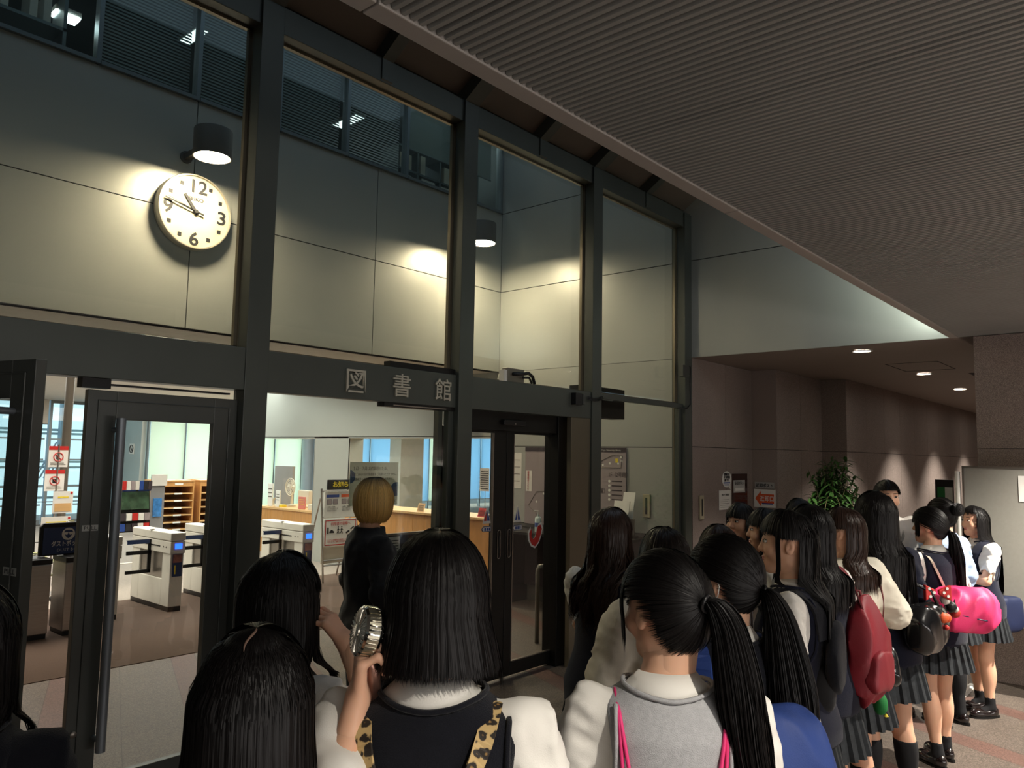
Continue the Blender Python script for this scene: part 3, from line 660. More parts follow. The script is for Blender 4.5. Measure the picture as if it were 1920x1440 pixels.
# black box on top of the beam in bay 2 and the track under it
s = MB(); s.box(3.55, F + 0.05, ZT1, XR[2] - PW, F + 0.12, ZT1 + 0.045); s.box(3.5, F + 0.04, ZT0 - 0.03, XR[2] - PW, F + 0.12, ZT0); struct(s.build('trim_13', M_['black']))
s = MB(); s.box(3.58, F + 0.035, ZT0 - 0.022, 4.10, F + 0.04, ZT0 - 0.014); struct(s.build('trim_14', M_['steel']))
# exam-period notice on the glass -------------------------------------------------
t = thing('glass_notice', 'pale grey printed notice with blue dots taped inside the glass behind the blond head', 'poster', (3.41, F + 0.085, 1.47))
s = MB(); gy = F + 0.085; s.box(3.26, gy, 1.50, 3.685, gy + 0.004, 1.80); s.build('board', sheer('pale_grey_print', (206, 208, 198), 0.6), t)
s = MB()
for cx, cz, r_ in ((3.26, 1.70, 0.045), (3.67, 1.61, 0.05)):
    pts = [(cx + r_ * cos(a), cz + r_ * sin(a)) for a in np.linspace(0, 2 * pi, 24, endpoint=False)]
    pts = [(min(max(a, 3.261), 3.684), b_) for a, b_ in pts]
    s.prism((0, gy - 0.001, 0), UX, UZ, pts, (0, -0.0005, 0))
s.build('blue_dots', material('slate_blue_print', (92, 112, 142), 0.5), t)
text('line', '１月・７月は試験期のため、', (3.28, gy - 0.002, 1.745), UX, UZ, 0.03, M_['ink'], t, 0.0006, width=0.30)
text('line', '下記ご身分の方は図書館をご利用いただけません。', (3.27, gy - 0.002, 1.708), UX, UZ, 0.022, M_['ink'], t, 0.0006, width=0.40)
text('line', 'ご入館希望の方はカウンターにてお申出下さい。', (3.27, gy - 0.002, 1.675), UX, UZ, 0.022, M_['ink'], t, 0.0006, width=0.36)
text('line', '図書館', (3.60, gy - 0.002, 1.52), UX, UZ, 0.02, M_['ink'], t, 0.0006, width=0.07)
# ================================================================== INSIDE
def card(s, x0, x1, z0, z1, y, d=0.003): s.box(x0, y - d, z0, x1, y, z1)
# clock -------------------------------------------------------------------
cx, cz, cy = 3.44, 4.135, CY - 0.01
t = thing('wall_clock', 'large round cream wall clock with black numerals on the panelled wall', 'clock', (cx, cy, cz))
R_ = 0.365
s = MB(); s.lathe((cx, cy, cz), [(R_ - 0.03, 0), (R_ + 0.0, 0.005), (R_ + 0.0, 0.085), (R_ - 0.006, 0.095), (R_ - 0.018, 0.095), (R_ - 0.022, 0.075), (0, 0.075)], 72, axis=NY); s.build('case', material('clock_rim', (196, 190, 176), 0.3, 0.5), t, smooth=True, sharp=40)
fy = cy - 0.0755
s = MB(); s.lathe((cx, fy + 0.0005, cz), [(R_ - 0.022, 0), (R_ - 0.022, 0.002), (0, 0.002)], 72, axis=NY); s.build('dial', material('cream_dial', (206, 196, 168), 0.6), t)
for tx, hx, hz, sz, wd in (('12', 0.0, 0.25, 0.18, 0.155), ('3', 0.262, 0.0, 0.18, 0.085), ('6', 0.0, -0.262, 0.18, 0.09), ('9', -0.262, 0.0, 0.18, 0.09)):
    text('numeral', tx, (cx + hx - wd / 2 - 0.005, fy - 0.003, cz + hz - 0.064), UX, UZ, sz, M_['ink'], t, 0.002, width=wd, bold=0.003)
s = MB()
for k in (1, 2, 4, 5, 7, 8, 10, 11):
    a = radians(90 - 30 * k); q = (cx + 0.285 * cos(a), cz + 0.285 * sin(a)); s.box(q[0] - 0.018, fy - 0.005, q[1] - 0.018, q[0] + 0.018, fy - 0.003, q[1] + 0.018)
s.build('hour_marks', M_['ink'], t)
text('maker_lettering', 'SEIKO', (cx - 0.075, fy - 0.003, cz + 0.105), UX, UZ, 0.05, M_['ink'], t, 0.002, width=0.15, bold=0.001)
def hand(nm, deg, l0, l1, wd, yy):
    a = radians(90 - deg); d = Vector((cos(a), 0, sin(a))); n_ = Vector((-sin(a), 0, cos(a))); c = Vector((cx, yy, cz))
    s = MB(); s.hexa([c - d * l0 - n_ * wd / 2, c + d * l1 - n_ * wd / 2 * 0.8, c + d * l1 + n_ * wd / 2 * 0.8, c - d * l0 + n_ * wd / 2], [p + Vector((0, -0.003, 0)) for p in (c - d * l0 - n_ * wd / 2, c + d * l1 - n_ * wd / 2 * 0.8, c + d * l1 + n_ * wd / 2 * 0.8, c - d * l0 + n_ * wd / 2)]); s.build(nm, M_['ink'], t)
hand('hour_hand', 10.78 * 30, 0.03, 0.19, 0.030, fy - 0.012); hand('minute_hand', 47.2 * 6, 0.08, 0.31, 0.018, fy - 0.02); hand('second_hand', 47.8 * 6, 0.08, 0.30, 0.005, fy - 0.027)
s = MB(); s.lathe((cx, fy, cz), [(0.018, 0), (0.018, 0.032), (0, 0.032)], 20, axis=NY); s.build('hub', M_['ink'], t)
# turnstile gates ------------------------------------------------------------
M_['gatewhite'] = material('gate_white', (226, 222, 212), 0.35, 0, 0.02, 3)
M_['gatescreen'] = glow('gate_blue_light', (0.01, 0.06, 1.0), 3.2)
M_['gateclear'] = glass_mat('gate_flap_glass', (0.72, 0.76, 0.80), 0.08)
def gate(x0, y0, label, screen=True, flap=True):
    x1 = x0 + 0.155; y1 = y0 + 1.0
    t = thing('entry_gate', label, 'turnstile gate', ((x0 + x1) / 2, (y0 + y1) / 2, 0), 0, 'library entry gates')
    s = MB(); s.box(x0, y0, 0.06, x1, y0 + 0.20, 0.80); s.box(x0, y1 - 0.20, 0.06, x1, y1, 0.80); s.box(x0, y0 + 0.2, 0.06, x1, y1 - 0.2, 0.36); s.box(x0 - 0.01, y0 - 0.01, 0.66, x1 + 0.01, y1 + 0.01, 0.80)
    s.build('body', M_['gatewhite'], t, bevel=0.006)
    s = MB(); s.box(x0 - 0.012, y0 - 0.012, 0.805, x1 + 0.012, y1 + 0.012, 0.90); s.build('top_cover', M_['gatewhite'], t, bevel=0.01)
    s = MB(); s.box(x0 + 0.005, y0 + 0.005, 0.0, x1 - 0.005, y1 - 0.005, 0.06); s.build('plinth', M_['blackpl'], t)
    s = MB(); s.box(x0 - 0.0125, y0 + 0.25, 0.725, x0 - 0.009, y1 - 0.25, 0.74)
    for yy in (y0 + 0.10, y0 + 0.17, y1 - 0.17, y1 - 0.08): s.lathe((x0 - 0.009, yy, 0.732), [(0.009, 0), (0.009, 0.004)], 10, axis=NX)
    s.build('sensor_slots', M_['blackpl'], t)
    s = MB(); s.lathe((x0 + 0.0, (y0 + y1) / 2, 0.905), [(0.028, 0), (0.028, 0.006), (0, 0.008)], 20); s.build('top_sensor', material('grey_disc', (120, 112, 104), 0.5), t)
    s = MB(); s.box(x0 + 0.02, y0 + 0.2, 0.36, x0 + 0.05, y1 - 0.2, 0.66); s.build('side_panel', M_['steel'], t)
    if screen:
        s = MB(); s.box(x0 + 0.042, y0 - 0.014, 0.715, x1 - 0.03, y0 - 0.0105, 0.775); s.build('light_panel', M_['gatescreen'], t)
        s = MB(); s.box(x0 + 0.02, y0 - 0.014, 0.40, x1 - 0.02, y0 - 0.0102, 0.655); pc = s.build('picture_card', M_['navyplate'], t)
        s = MB(); s.box(x0 + 0.025, y0 - 0.016, 0.56, x1 - 0.025, y0 - 0.0141, 0.65); s.build('photo', material('sunset_print', (150, 96, 88), 0.5, 0, 0.4, 30), pc)
        s = MB(); s.box(x0 + 0.045, y0 - 0.016, 0.43, x0 + 0.06, y0 - 0.0141, 0.53); s.build('yellow_strip', M_['yellow'], pc)
    if flap:
        yf = y0 + 0.5
        s = MB(); s.box(x0 - 0.29, yf - 0.012, 0.40, x0, yf + 0.012, 0.44); s.box(x0 - 0.29, yf - 0.012, 0.62, x0, yf + 0.012, 0.665); s.box(x0 - 0.29, yf - 0.012, 0.78, x0 + 0.005, yf + 0.012, 0.795)
        s.box(x0 - 0.04, yf - 0.012, 0.40, x0 + 0.0, yf + 0.012, 0.79); fl = s.build('barrier_arm', M_['black'], t, bevel=0.004)
        s = MB(); s.box(x0 - 0.29, yf - 0.016, 0.745, x0 - 0.03, yf - 0.0125, 0.79); nb = s.build('blue_band', M_['navyplate'], fl)
    return t
gate(4.275, 8.88, 'white entry gate in the middle of the doorway view with a blue light', True)
gate(3.56, 8.88, 'white entry gate half hidden behind the tube handle of the closed door leaf', False)
gate(4.98, 8.96, 'white entry gate showing at the right edge of the closed door leaf', False)
gate(6.05, 8.88, 'white entry gate behind the second bay glass left of the notice stand', True)
for (xa, yf) in ((3.985, 9.38), (4.69, 9.46), (5.76, 9.38)):
    pass
# bins and their sign -------------------------------------------------------
def bin_(x0, y0, label):
    t = thing('waste_bin', label, 'waste bin', (x0 + 0.15, y0 + 0.15, 0), 0, 'steel waste bins')
    s = MB(); s.box(x0, y0, 0.05, x0 + 0.30, y0 + 0.36, 0.72); s.build('body', M_['steel'], t, bevel=0.01)
    s = MB(); s.box(x0 + 0.01, y0 + 0.01, 0, x0 + 0.29, y0 + 0.35, 0.05); s.build('base', M_['black'], t)
    s = MB(); s.box(x0 - 0.005, y0 - 0.005, 0.72, x0 + 0.305, y0 + 0.365, 0.77); s.box(x0 + 0.05, y0 + 0.06, 0.765, x0 + 0.25, y0 + 0.30, 0.775); s.build('lid', M_['black'], t, bevel=0.01)
bin_(2.59, 8.46, 'brushed steel waste bin nearest the open door leaf'); bin_(3.02, 8.46, 'brushed steel waste bin under the blue dust box sign')
t = thing('dust_box_sign', 'blue dust box sign in a rounded black frame above the bins', 'sign', (3.13, 8.66, 0.775))
s = MB(); pts = [(-0.26, 0), (0.26, 0), (0.26, 0.29), (0.23, 0.325), (-0.23, 0.325), (-0.26, 0.29)]; s.prism((3.09, 8.66, 0.776), UX, UZ, pts, (0, 0.04, 0)); s.build('frame', M_['black'], t, bevel=0.006)
s = MB(); card(s, 2.86, 3.32, 0.79, 1.055, 8.659); s.build('face', M_['navyplate'], t)
s = MB(); s.lathe((3.09, 8.656, 0.985), [(0.062, 0), (0.062, 0.001), (0, 0.001)], 32, axis=NY); s.build('white_disc', M_['paper'], t)
s = MB(); s.prism((3.09, 8.6545, 0.985), UX, UZ, [(0, 0.02), (0.012, -0.01), (0.035, -0.002), (0.02, -0.03), (0, -0.045), (-0.02, -0.03), (-0.035, -0.002), (-0.012, -0.01)], (0, -0.001, 0)); s.prism((3.09, 8.6545, 0.985), UX, UZ, [(-0.045, 0.018), (0.045, 0.018), (0.03, 0.04), (-0.03, 0.04)], (0, -0.001, 0)); s.build('leaf_mark', M_['navyplate'], t)
text('lettering', 'ダストボックス', (2.935, 8.655, 0.87), UX, UZ, 0.06, M_['paper'], t, 0.001, width=0.32, bold=0.001)
text('lettering', 'DUST BOX', (2.99, 8.655, 0.815), UX, UZ, 0.04, M_['paper'], t, 0.001, width=0.22)
# potted plants behind the bins ----------------------------------------------
def leaf_mesh(s, p, d, up, l, w_, n_=5, droop=0.25):
    d = Vector(d).normalized(); side = d.cross(Vector(up))
    if side.length < 1e-3: side = Vector((1, 0, 0))
    side.normalize(); nrm = side.cross(d); p = Vector(p); V = []
    for i in range(n_ + 1):
        t_ = i / n_; c = p + d * l * t_ - Vector((0, 0, 1)) * droop * l * t_ * t_; w2 = w_ * 0.5 * (sin(pi * min(1, t_ * 0.92 + 0.06)) ** 0.8)
        V += [c - side * w2 + nrm * w2 * 0.35, c, c + side * w2 + nrm * w2 * 0.35]
    Fc = []
    for i in range(n_):
        a = i * 3; Fc += [(a, a + 1, a + 4, a + 3), (a + 1, a + 2, a + 5, a + 4)]
    s.add(V, Fc)
M_['leaf'] = material('glossy_leaf', (70, 104, 48), 0.35, 0, 0.35, 6.0); M_['leafdark'] = material('dark_glossy_leaf', (62, 98, 46), 0.32, 0, 0.35, 5.0); M_['stem'] = material('plant_stem', (92, 84, 52), 0.7)
M_['variegated'] = material('variegated_leaf', (136, 140, 78), 0.4, 0, 0.55, 28.0)
M_['pot'] = material('dark_pot', (60, 54, 50), 0.6); M_['soil'] = material('soil', (52, 40, 30), 0.9)
def potted(name, label, x, y, z, h, nst, leaf, ll, lw, potr=0.14, poth=0.26, seed=1, spread=0.25, per=7):
    rr = random.Random(seed); t = thing(name, label, 'plant', (x, y, z))
    s = MB(); s.lathe((x, y, z), [(potr * 0.75, 0), (potr, poth), (potr * 1.06, poth), (potr * 1.06, poth - 0.03), (potr * 0.92, poth - 0.03)], 28); s.build('pot', M_['pot'], t, smooth=True, sharp=40)
    s = MB(); s.lathe((x, y, z + poth - 0.05), [(potr * 0.93, 0), (potr * 0.93, 0.02), (0, 0.025)], 20); s.build('soil', M_['soil'], t)
    st = MB(); lf_ = MB()
    for k in range(nst):
        a = rr.random() * 2 * pi; b0 = Vector((x + 0.04 * cos(a), y + 0.04 * sin(a), z + poth - 0.04)); hh = h * rr.uniform(0.55, 1.0); top = b0 + Vector((spread * cos(a) * hh, spread * sin(a) * hh, hh))
        mid = (b0 + top) / 2 + Vector((rr.uniform(-.03, .03), rr.uniform(-.03, .03), 0)); st.tube([b0, mid, top], [0.008, 0.006, 0.003], 6)
        for j in range(per):
            q = b0.lerp(top, 0.3 + 0.7 * (j + 1) / per); aa = rr.random() * 2 * pi; el = rr.uniform(-0.1, 0.8)
            leaf_mesh(lf_, q, (cos(aa) * cos(el), sin(aa) * cos(el), sin(el)), UZ, ll * rr.uniform(0.7, 1.15), lw * rr.uniform(0.8, 1.1), 5, rr.uniform(0.1, 0.6))
    st.build('stems', M_['stem'], t, smooth=True); lf_.build('foliage', leaf, t, smooth=True)
potted('potted_plant', 'variegated leafy plant left of the blue dust box sign', 2.78, 9.22, 0, 0.86, 9, M_['variegated'], 0.20, 0.085, seed=3, spread=0.20)
potted('potted_plant', 'variegated leafy plant showing above the blue dust box sign', 3.30, 9.22, 0, 0.85, 6, M_['variegated'], 0.17, 0.075, seed=8, spread=0.12)
# pole with notices, leaflet stand behind the bins ---------------------------
t = thing('slim_column', 'slim grey column rising behind the leaflets', 'column', (4.03, 11.6, 0)); s = MB(); s.lathe((4.03, 11.6, 0), [(0.055, 0), (0.055, CZ)], 24); s.build('shaft', M_['signgrey'], t, smooth=True, sharp=40)
def forbid(z, label, x=3.74, y=11.0):
    t = thing('forbidden_notice', label, 'poster', (x, y, z)); s = MB(); s.box(x - 0.115, y - 0.004, z, x + 0.115, y, z + 0.27); s.build('sheet', M_['paper'], t)
    s = MB(); s.box(x - 0.115, y - 0.006, z + 0.22, x + 0.115, y - 0.0045, z + 0.27); s.build('red_heading', M_['red'], t)
    s = MB(); pts = [(x + 0.055 * cos(a), y - 0.007, z + 0.13 + 0.055 * sin(a)) for a in np.linspace(0, 2 * pi, 25)]; s.tube(pts, 0.006, 6, False); s.tube([(x - 0.038, y - 0.007, z + 0.168), (x + 0.038, y - 0.007, z + 0.092)], 0.005, 6); s.build('red_ring', M_['red'], t)
    s = MB(); s.box(x - 0.025, y - 0.006, z + 0.10, x + 0.015, y - 0.0045, z + 0.15); s.build('pictogram', M_['ink'], t)
    s = MB(); s.box(x - 0.09, y - 0.006, z + 0.03, x + 0.09, y - 0.0045, z + 0.036); s.box(x - 0.09, y - 0.006, z + 0.05, x + 0.07, y - 0.0045, z + 0.055); s.build('small_print', M_['signgrey'], t)
    return t
forbid(1.61, 'upper of two red-headed prohibition notices on the column'); forbid(1.305, 'lower of two red-headed prohibition notices on the column', x=3.715)
for nm_, z in (('a', 0), ):
    s = MB(); s.tube([(3.74, 11.0, 0.0), (3.74, 11.0, 1.9)], 0.012, 8); s.lathe((3.74, 11.0, 0), [(0.14, 0), (0.14, 0.012), (0.03, 0.02)], 24)
    o = s.build('notice_post', M_['steel']); props(o, 'thin steel floor post carrying the two prohibition notices', 'post')
t = thing('leaflet_stand', 'black wire stand with cream and green leaflets behind the bins', 'stand', (3.55, 10.2, 0))
s = MB()
for xx in (3.28, 3.80):
    s.tube([(xx, 10.15, 0), (xx, 10.25, 1.25)], 0.008, 6)
for zz in (0.75, 0.95, 1.22): s.tube([(3.28, 10.2, zz), (3.80, 10.2, zz)], 0.006, 6)
s.tube([(3.28, 10.45, 0), (3.28, 10.22, 1.0)], 0.007, 6); s.tube([(3.80, 10.45, 0), (3.80, 10.22, 1.0)], 0.007, 6); s.build('wire_frame', M_['black'], t)
for (xx, zz, w2, h2, mt_, lab) in ((3.44, 1.08, 0.22, 0.26, M_['woodd'], 'cream poster with a tan block at the top of the wire stand'), (3.33, 0.80, 0.32, 0.24, M_['paper'], 'pale green edged leaflet lower on the wire stand')):
    q = thing('leaflet', lab, 'leaflet', (xx, 10.19, zz)); s = MB(); s.box(xx, 10.188, zz, xx + w2, 10.194, zz + h2); s.build('sheet', M_['paper'], q)
    s = MB(); s.box(xx + 0.02, 10.185, zz + 0.02, xx + w2 - 0.02, 10.1875, zz + h2 * 0.45); s.build('block', M_['woodd'] if h2 > 0.25 else material('pale_green_print', (178, 196, 120), 0.6), q)
    s = MB(); s.box(xx + 0.05, 10.185, zz + h2 * 0.7, xx + w2 - 0.05, 10.1875, zz + h2 * 0.76); s.build('yellow_title', M_['yellow'], q)
    s = MB(); s.lathe((xx + w2 - 0.02, 10.187, zz + h2 - 0.02), [(0.014, 0), (0.014, 0.002)], 14, axis=NY); s.build('red_dot', M_['red'], q)
# far windows and what stands outside -----------------------------------------
M_['cyan'] = material('pale_facade', (170, 205, 214), 0.5, 0, 0.08, 0.6)
for k, (xa, xb) in enumerate(((5.42, 6.02), (6.12, 6.78), (6.9, 8.4))):
    s = MB(); s.box(xa - 0.06, 20.85, 0, xa, 20.98, CZ); s.box(xa, 20.86, 2.94, xb, 20.96, CZ); s.box(xa, 20.86, 0, xb, 20.96, 0.12)
    for zz in (0.45, 0.9, 1.55, 2.05): s.box(xa, 20.90, zz, xb, 20.93, zz + 0.035)
    if k == 2: s.box(xb, 20.85, 0, xb + 0.1, 20.98, CZ)
    wo = struct(s.build('window_%d' % (16 + k), M_['winframe'])); q = MB(); q.box(xa, 20.91, 0.12, xb, 20.916, 2.94); q.build('pane', M_['glass'], wo)
t = thing('roller_blind', 'grey roller blind drawn partway down the far window', 'window blind', (6.5, 20.8, 2.4)); s = MB(); s.box(6.12, 20.84, 2.42, 6.8, 20.846, 3.01); s.build('cloth', M_['ceilw'], t)
s = MB(); s.tube([(6.12, 20.843, 2.42), (6.8, 20.843, 2.42)], 0.015, 8); s.build('bottom_rail', M_['winframe'], t)
t = thing('steel_structure', 'pale steel beams and brace outside the far window', 'structure', (6.4, 23, 0))
s = MB()
for zz in (0.5, 0.8, 1.3, 1.45, 2.2, 2.3): s.box(4.5, 22.9, zz, 9.5, 23.0, zz + 0.06)
s.build('beams', material('pale_steel', (150, 178, 190), 0.5), t)
s = MB(); s.bar((5.9, 22.6, 3.2), (5.0, 22.6, 1.2), 0.16, 0.16, up=UY)
for k in range(4): s.bar((7.65 + k * 0.1, 22.7, 2.0), (7.2 + k * 0.1, 22.7, 1.05), 0.03, 0.05, up=UY)
s.box(7.7, 22.6, 0, 7.95, 22.8, 3.5); s.build('brace', material('grey_blue_steel', (126, 150, 168), 0.5), t)
# blinds plane: pale translucent blinds lit from outside ------------------------
M_['litblind'] = sheer('pale_blind_cloth', (238, 244, 232), 0.65)
M_['litblind2'] = sheer('blue_blind_cloth', (186, 216, 238), 0.65)
xx = 8.62; k = 0; groups_ = []
seq = [(0.93, 'litblind'), (0.80, 'litblind'), (0.9, 'litblind'), (0.9, 'litblind'), (0.9, 'litblind'), (1.25, 'litblind2'), (1.25, 'litblind2'), (1.3, 'litblind2'), (1.25, 'litblind2'), (1.25, 'litblind'), (1.3, 'litblind2'), (1.3, 'litblind2'), (1.3, 'litblind2'), (1.3, 'litblind2'), (1.3, 'litblind2')]
for wd, mt_ in seq:
    s = MB(); s.box(xx - 0.02, 19.40, 0, xx + 0.02, 19.50, CZ); s.box(xx, 19.40, 2.90, xx + wd, 19.52, CZ); wo = struct(s.build('window_%d' % (19 + k), M_['winframe']))
    q = MB(); q.box(xx + 0.02, 19.47, 0, xx + wd - 0.02, 19.475, 2.9); q.build('pane', M_['glass'], wo)
    t = thing('roller_blind', 'pale backlit roller blind closed over the tall rear window, counted %s from the grey wall' % ('first', 'second', 'third', 'fourth', 'fifth', 'sixth', 'seventh', 'eighth', 'ninth', 'tenth', 'eleventh', 'twelfth', 'thirteenth', 'fourteenth', 'fifteenth')[k], 'window blind', (xx + wd / 2, 19.39, 0.3), 0, 'backlit roller blinds at the rear windows')
    s = MB(); s.box(xx + 0.025, 19.385, 0.28, xx + wd - 0.025, 19.39, 2.95); s.build('cloth', M_[mt_], t)
    s = MB(); s.tube([(xx + 0.025, 19.387, 0.28), (xx + wd - 0.025, 19.387, 0.28)], 0.012, 8); s.build('bottom_rail', M_['white'], t)
    xx += wd; k += 1
s = MB(); s.box(xx, 19.40, 0, 27, 19.52, CZ); struct(s.build('wall_far_2', M_['offwhite']))
o = MB().lathe((12.86, 18.8, 0), [(0.17, 0), (0.17, CZ)], 32).build('round_column', material('blue_grey_column', (150, 164, 178), 0.4, 0.2), None, smooth=True, sharp=40); props(o, 'round blue-grey column behind the first counter opening', 'column')
o = MB().box(15.1, 17.4, 0, 16.0, 17.9, CZ).build('square_pillar', M_['offwhite']); props(o, 'broad cream pillar behind the long wooden counter', 'column')
# no-smoking signs on the grey return wall ----------------------------------------
def nosmoke(y, z, label):
    t = thing('no_smoking_sign', label, 'sign', (8.49, y, z)); s = MB(); s.box(8.488, y - 0.13, z, 8.498, y + 0.13, z + 0.26); s.build('plate', M_['paper'], t); c = Vector((8.482, y, z + 0.13))
    s = MB(); s.tube([c + Vector((0, 0.095 * cos(a), 0.095 * sin(a))) for a in np.linspace(0, 2 * pi, 28)], 0.010, 6, False); s.tube([c + Vector((0, 0.067, 0.067)), c + Vector((0, -0.067, -0.067))], 0.009, 6); s.build('ring', M_['ink'], t)
    s = MB(); s.box(8.484, y - 0.06, z + 0.12, 8.487, y + 0.04, z + 0.14); s.build('cigarette', M_['ink'], t)
nosmoke(20.05, 1.73, 'square no-smoking sign on the far grey wall beside the pale blinds'); nosmoke(20.62, 1.73, 'square no-smoking sign mostly behind the tube handle on the far grey wall')
# tray shelves ---------------------------------------------------------------------
def tray_shelf(x0, y0, label):
    t = thing('tray_shelf', label, 'shelf', (x0 + 0.32, y0 + 0.2, 0), 0, 'wooden tray shelves'); W_ = 0.72; H_ = 1.16; D_ = 0.85
    s = MB(); s.box(x0, y0, 0, x0 + 0.03, y0 + D_, H_); s.box(x0 + W_ - 0.03, y0, 0, x0 + W_, y0 + D_, H_); s.box(x0 - 0.01, y0 - 0.01, H_, x0 + W_ + 0.01, y0 + D_, H_ + 0.03); s.box(x0 + .03, y0 + D_ - 0.02, 0, x0 + W_ - .03, y0 + D_, H_); s.box(x0 + 0.03, y0 + 0.01, H_ - 0.10, x0 + W_ - 0.03, y0 + 0.03, H_); s.build('carcass', M_['wood'], t, bevel=0.003)
    for k in range(6):
        z = 0.12 + k * 0.155; s = MB(); s.box(x0 + 0.03, y0 + 0.005, z, x0 + W_ - 0.03, y0 + D_ - 0.02, z + 0.022); tr = s.build('tray', M_['woodd'], t)
        s = MB(); s.box(x0 + W_ * 0.38, y0 - 0.002, z - 0.006, x0 + W_ * 0.62, y0 + 0.004, z + 0.028); s.build('label_card', M_['paper'], tr)
    s = MB(); s.box(x0 + 0.28, y0 + 0.004, H_ - 0.065, x0 + 0.46, y0 + 0.009, H_ - 0.025); s.build('name_plate', M_['paper'], t)
    for k in range(3):
        s = MB(); q = x0 + 0.04 + k * 0.22; s.box(q, y0 + 0.08 + 0.1 * (k % 2), H_ + 0.031, q + 0.19, y0 + 0.35 + 0.1 * (k % 2), H_ + 0.036); o = s.build('paper_sheet', M_['paper']); props(o, 'white paper sheet on top of the %s tray shelf, %s' % ('left' if x0 < 8.3 else 'right', ('leftmost', 'middle one', 'rightmost')[k]), 'paper', 'paper sheets on the tray shelves')
tray_shelf(7.72, 16.6, 'light wooden tray shelf, left of two by the pale blinds'); tray_shelf(8.58, 16.6, 'light wooden tray shelf, right of two by the pale blinds')
potted('potted_plant', 'bushy green plant beside the right tray shelf', 8.45, 15.3, 0, 1.05, 12, M_['leafdark'], 0.16, 0.06, seed=5, spread=0.2, per=9)
t = thing('acrylic_box', 'clear blueish box standing in front of the bushy plant', 'box', (8.2, 14.8, 0)); s = MB(); s.box(8.05, 14.6, 0.0, 8.5, 14.9, 0.95); s.build('body', material('pale_blue_box', (150, 168, 184), 0.3, 0, 0.2, 8), t, bevel=0.01)
# leaflet rack on wheels and tall leaflet pole --------------------------------------
t = thing('brochure_rack', 'sloping brochure rack with a green picture panel and stacked leaflets', 'rack', (4.75, 11.1, 0))
s = MB()
for xx in (4.55, 4.98):
    s.tube([(xx, 10.95, 0.05), (xx - 0.02, 11.10, 1.42)], 0.012, 8); s.tube([(xx, 11.35, 0.05), (xx - 0.02, 11.12, 1.2)], 0.010, 8); s.lathe((xx, 10.95, 0.025), [(0.025, -0.012), (0.025, 0.012)], 16, axis=UX); s.lathe((xx, 11.35, 0.025), [(0.025, -0.012), (0.025, 0.012)], 16, axis=UX)
s.tube([(4.55, 11.0, 0.3), (4.98, 11.0, 0.3)], 0.010, 8); s.build('frame', M_['white'], t)
s = MB(); s.hexa([(4.53, 10.98, 0.72), (4.97, 10.98, 0.72), (4.97, 11.0, 0.72), (4.53, 11.0, 0.72)], [(4.51, 11.06, 1.42), (4.96, 11.06, 1.42), (4.96, 11.08, 1.42), (4.51, 11.08, 1.42)]); s.build('back_panel', M_['black'], t)
s = MB(); s.hexa([(4.56, 10.985, 1.03), (4.94, 10.985, 1.03), (4.94, 10.995, 1.03), (4.56, 10.995, 1.03)], [(4.56, 11.01, 1.27), (4.94, 11.01, 1.27), (4.94, 11.02, 1.27), (4.56, 11.02, 1.27)]); s.build('green_picture', material('green_picture', (58, 84, 62), 0.4, 0, 0.5, 14), t)
kinds = ['red', 'white', 'plum', 'paper', 'blue', 'paper', 'lavender', 'ink']
for row in range(3):
    z = (1.30, 0.88, 0.74)[row]
    for k in range(5 if row else 7):
        n_ = 5 if row else 7; wd = 0.40 / n_; xa = 4.54 + k * wd * 1.02; s = MB(); s.box(xa, 10.93 + row * 0.008, z, xa + wd * 0.9, 10.955 + row * 0.008, z + (0.10 if row else 0.12)); o = s.build('leaflet', M_[kinds[(k * 3 + row * 2) % 8]]); props(o, 'small %s leaflet, %s from the left in the %s row of the brochure rack' % (dict(red='red', white='white', plum='plum', paper='pale', blue='blue', lavender='lilac', ink='black')[kinds[(k * 3 + row * 2) % 8]], ('first', 'second', 'third', 'fourth', 'fifth', 'sixth', 'seventh', 'eighth', 'ninth', 'tenth')[k], ('top', 'middle', 'bottom')[row]), 'leaflet', 'leaflets in the %s row of the brochure rack' % ('top', 'middle', 'bottom')[row])
for k in range(2):
    s = MB(); s.box(4.56 + k * 0.21, 10.955, 1.28, 4.73 + k * 0.21, 10.965, 1.315); s.build('blue_label', M_['blue'], t)
t = thing('leaflet_pole', 'narrow white display pole with a blue leaflet right of the brochure rack', 'stand', (5.12, 11.2, 0))
s = MB(); s.box(5.04, 11.15, 0, 5.25, 11.25, 0.7); s.box(5.05, 11.18, 0.7, 5.24, 11.22, 1.50); s.build('body', material('grey_display_board', (140, 140, 142), 0.5), t)
s = MB(); s.box(5.04, 11.165, 1.34, 5.26, 11.175, 1.50); s.build('white_header', M_['paper'], t); s = MB(); s.box(5.08, 11.165, 0.90, 5.20, 11.178, 1.16); s.build('blue_leaflet', material('bright_blue_print', (60, 128, 196), 0.5, 0, 0.4, 18), t)
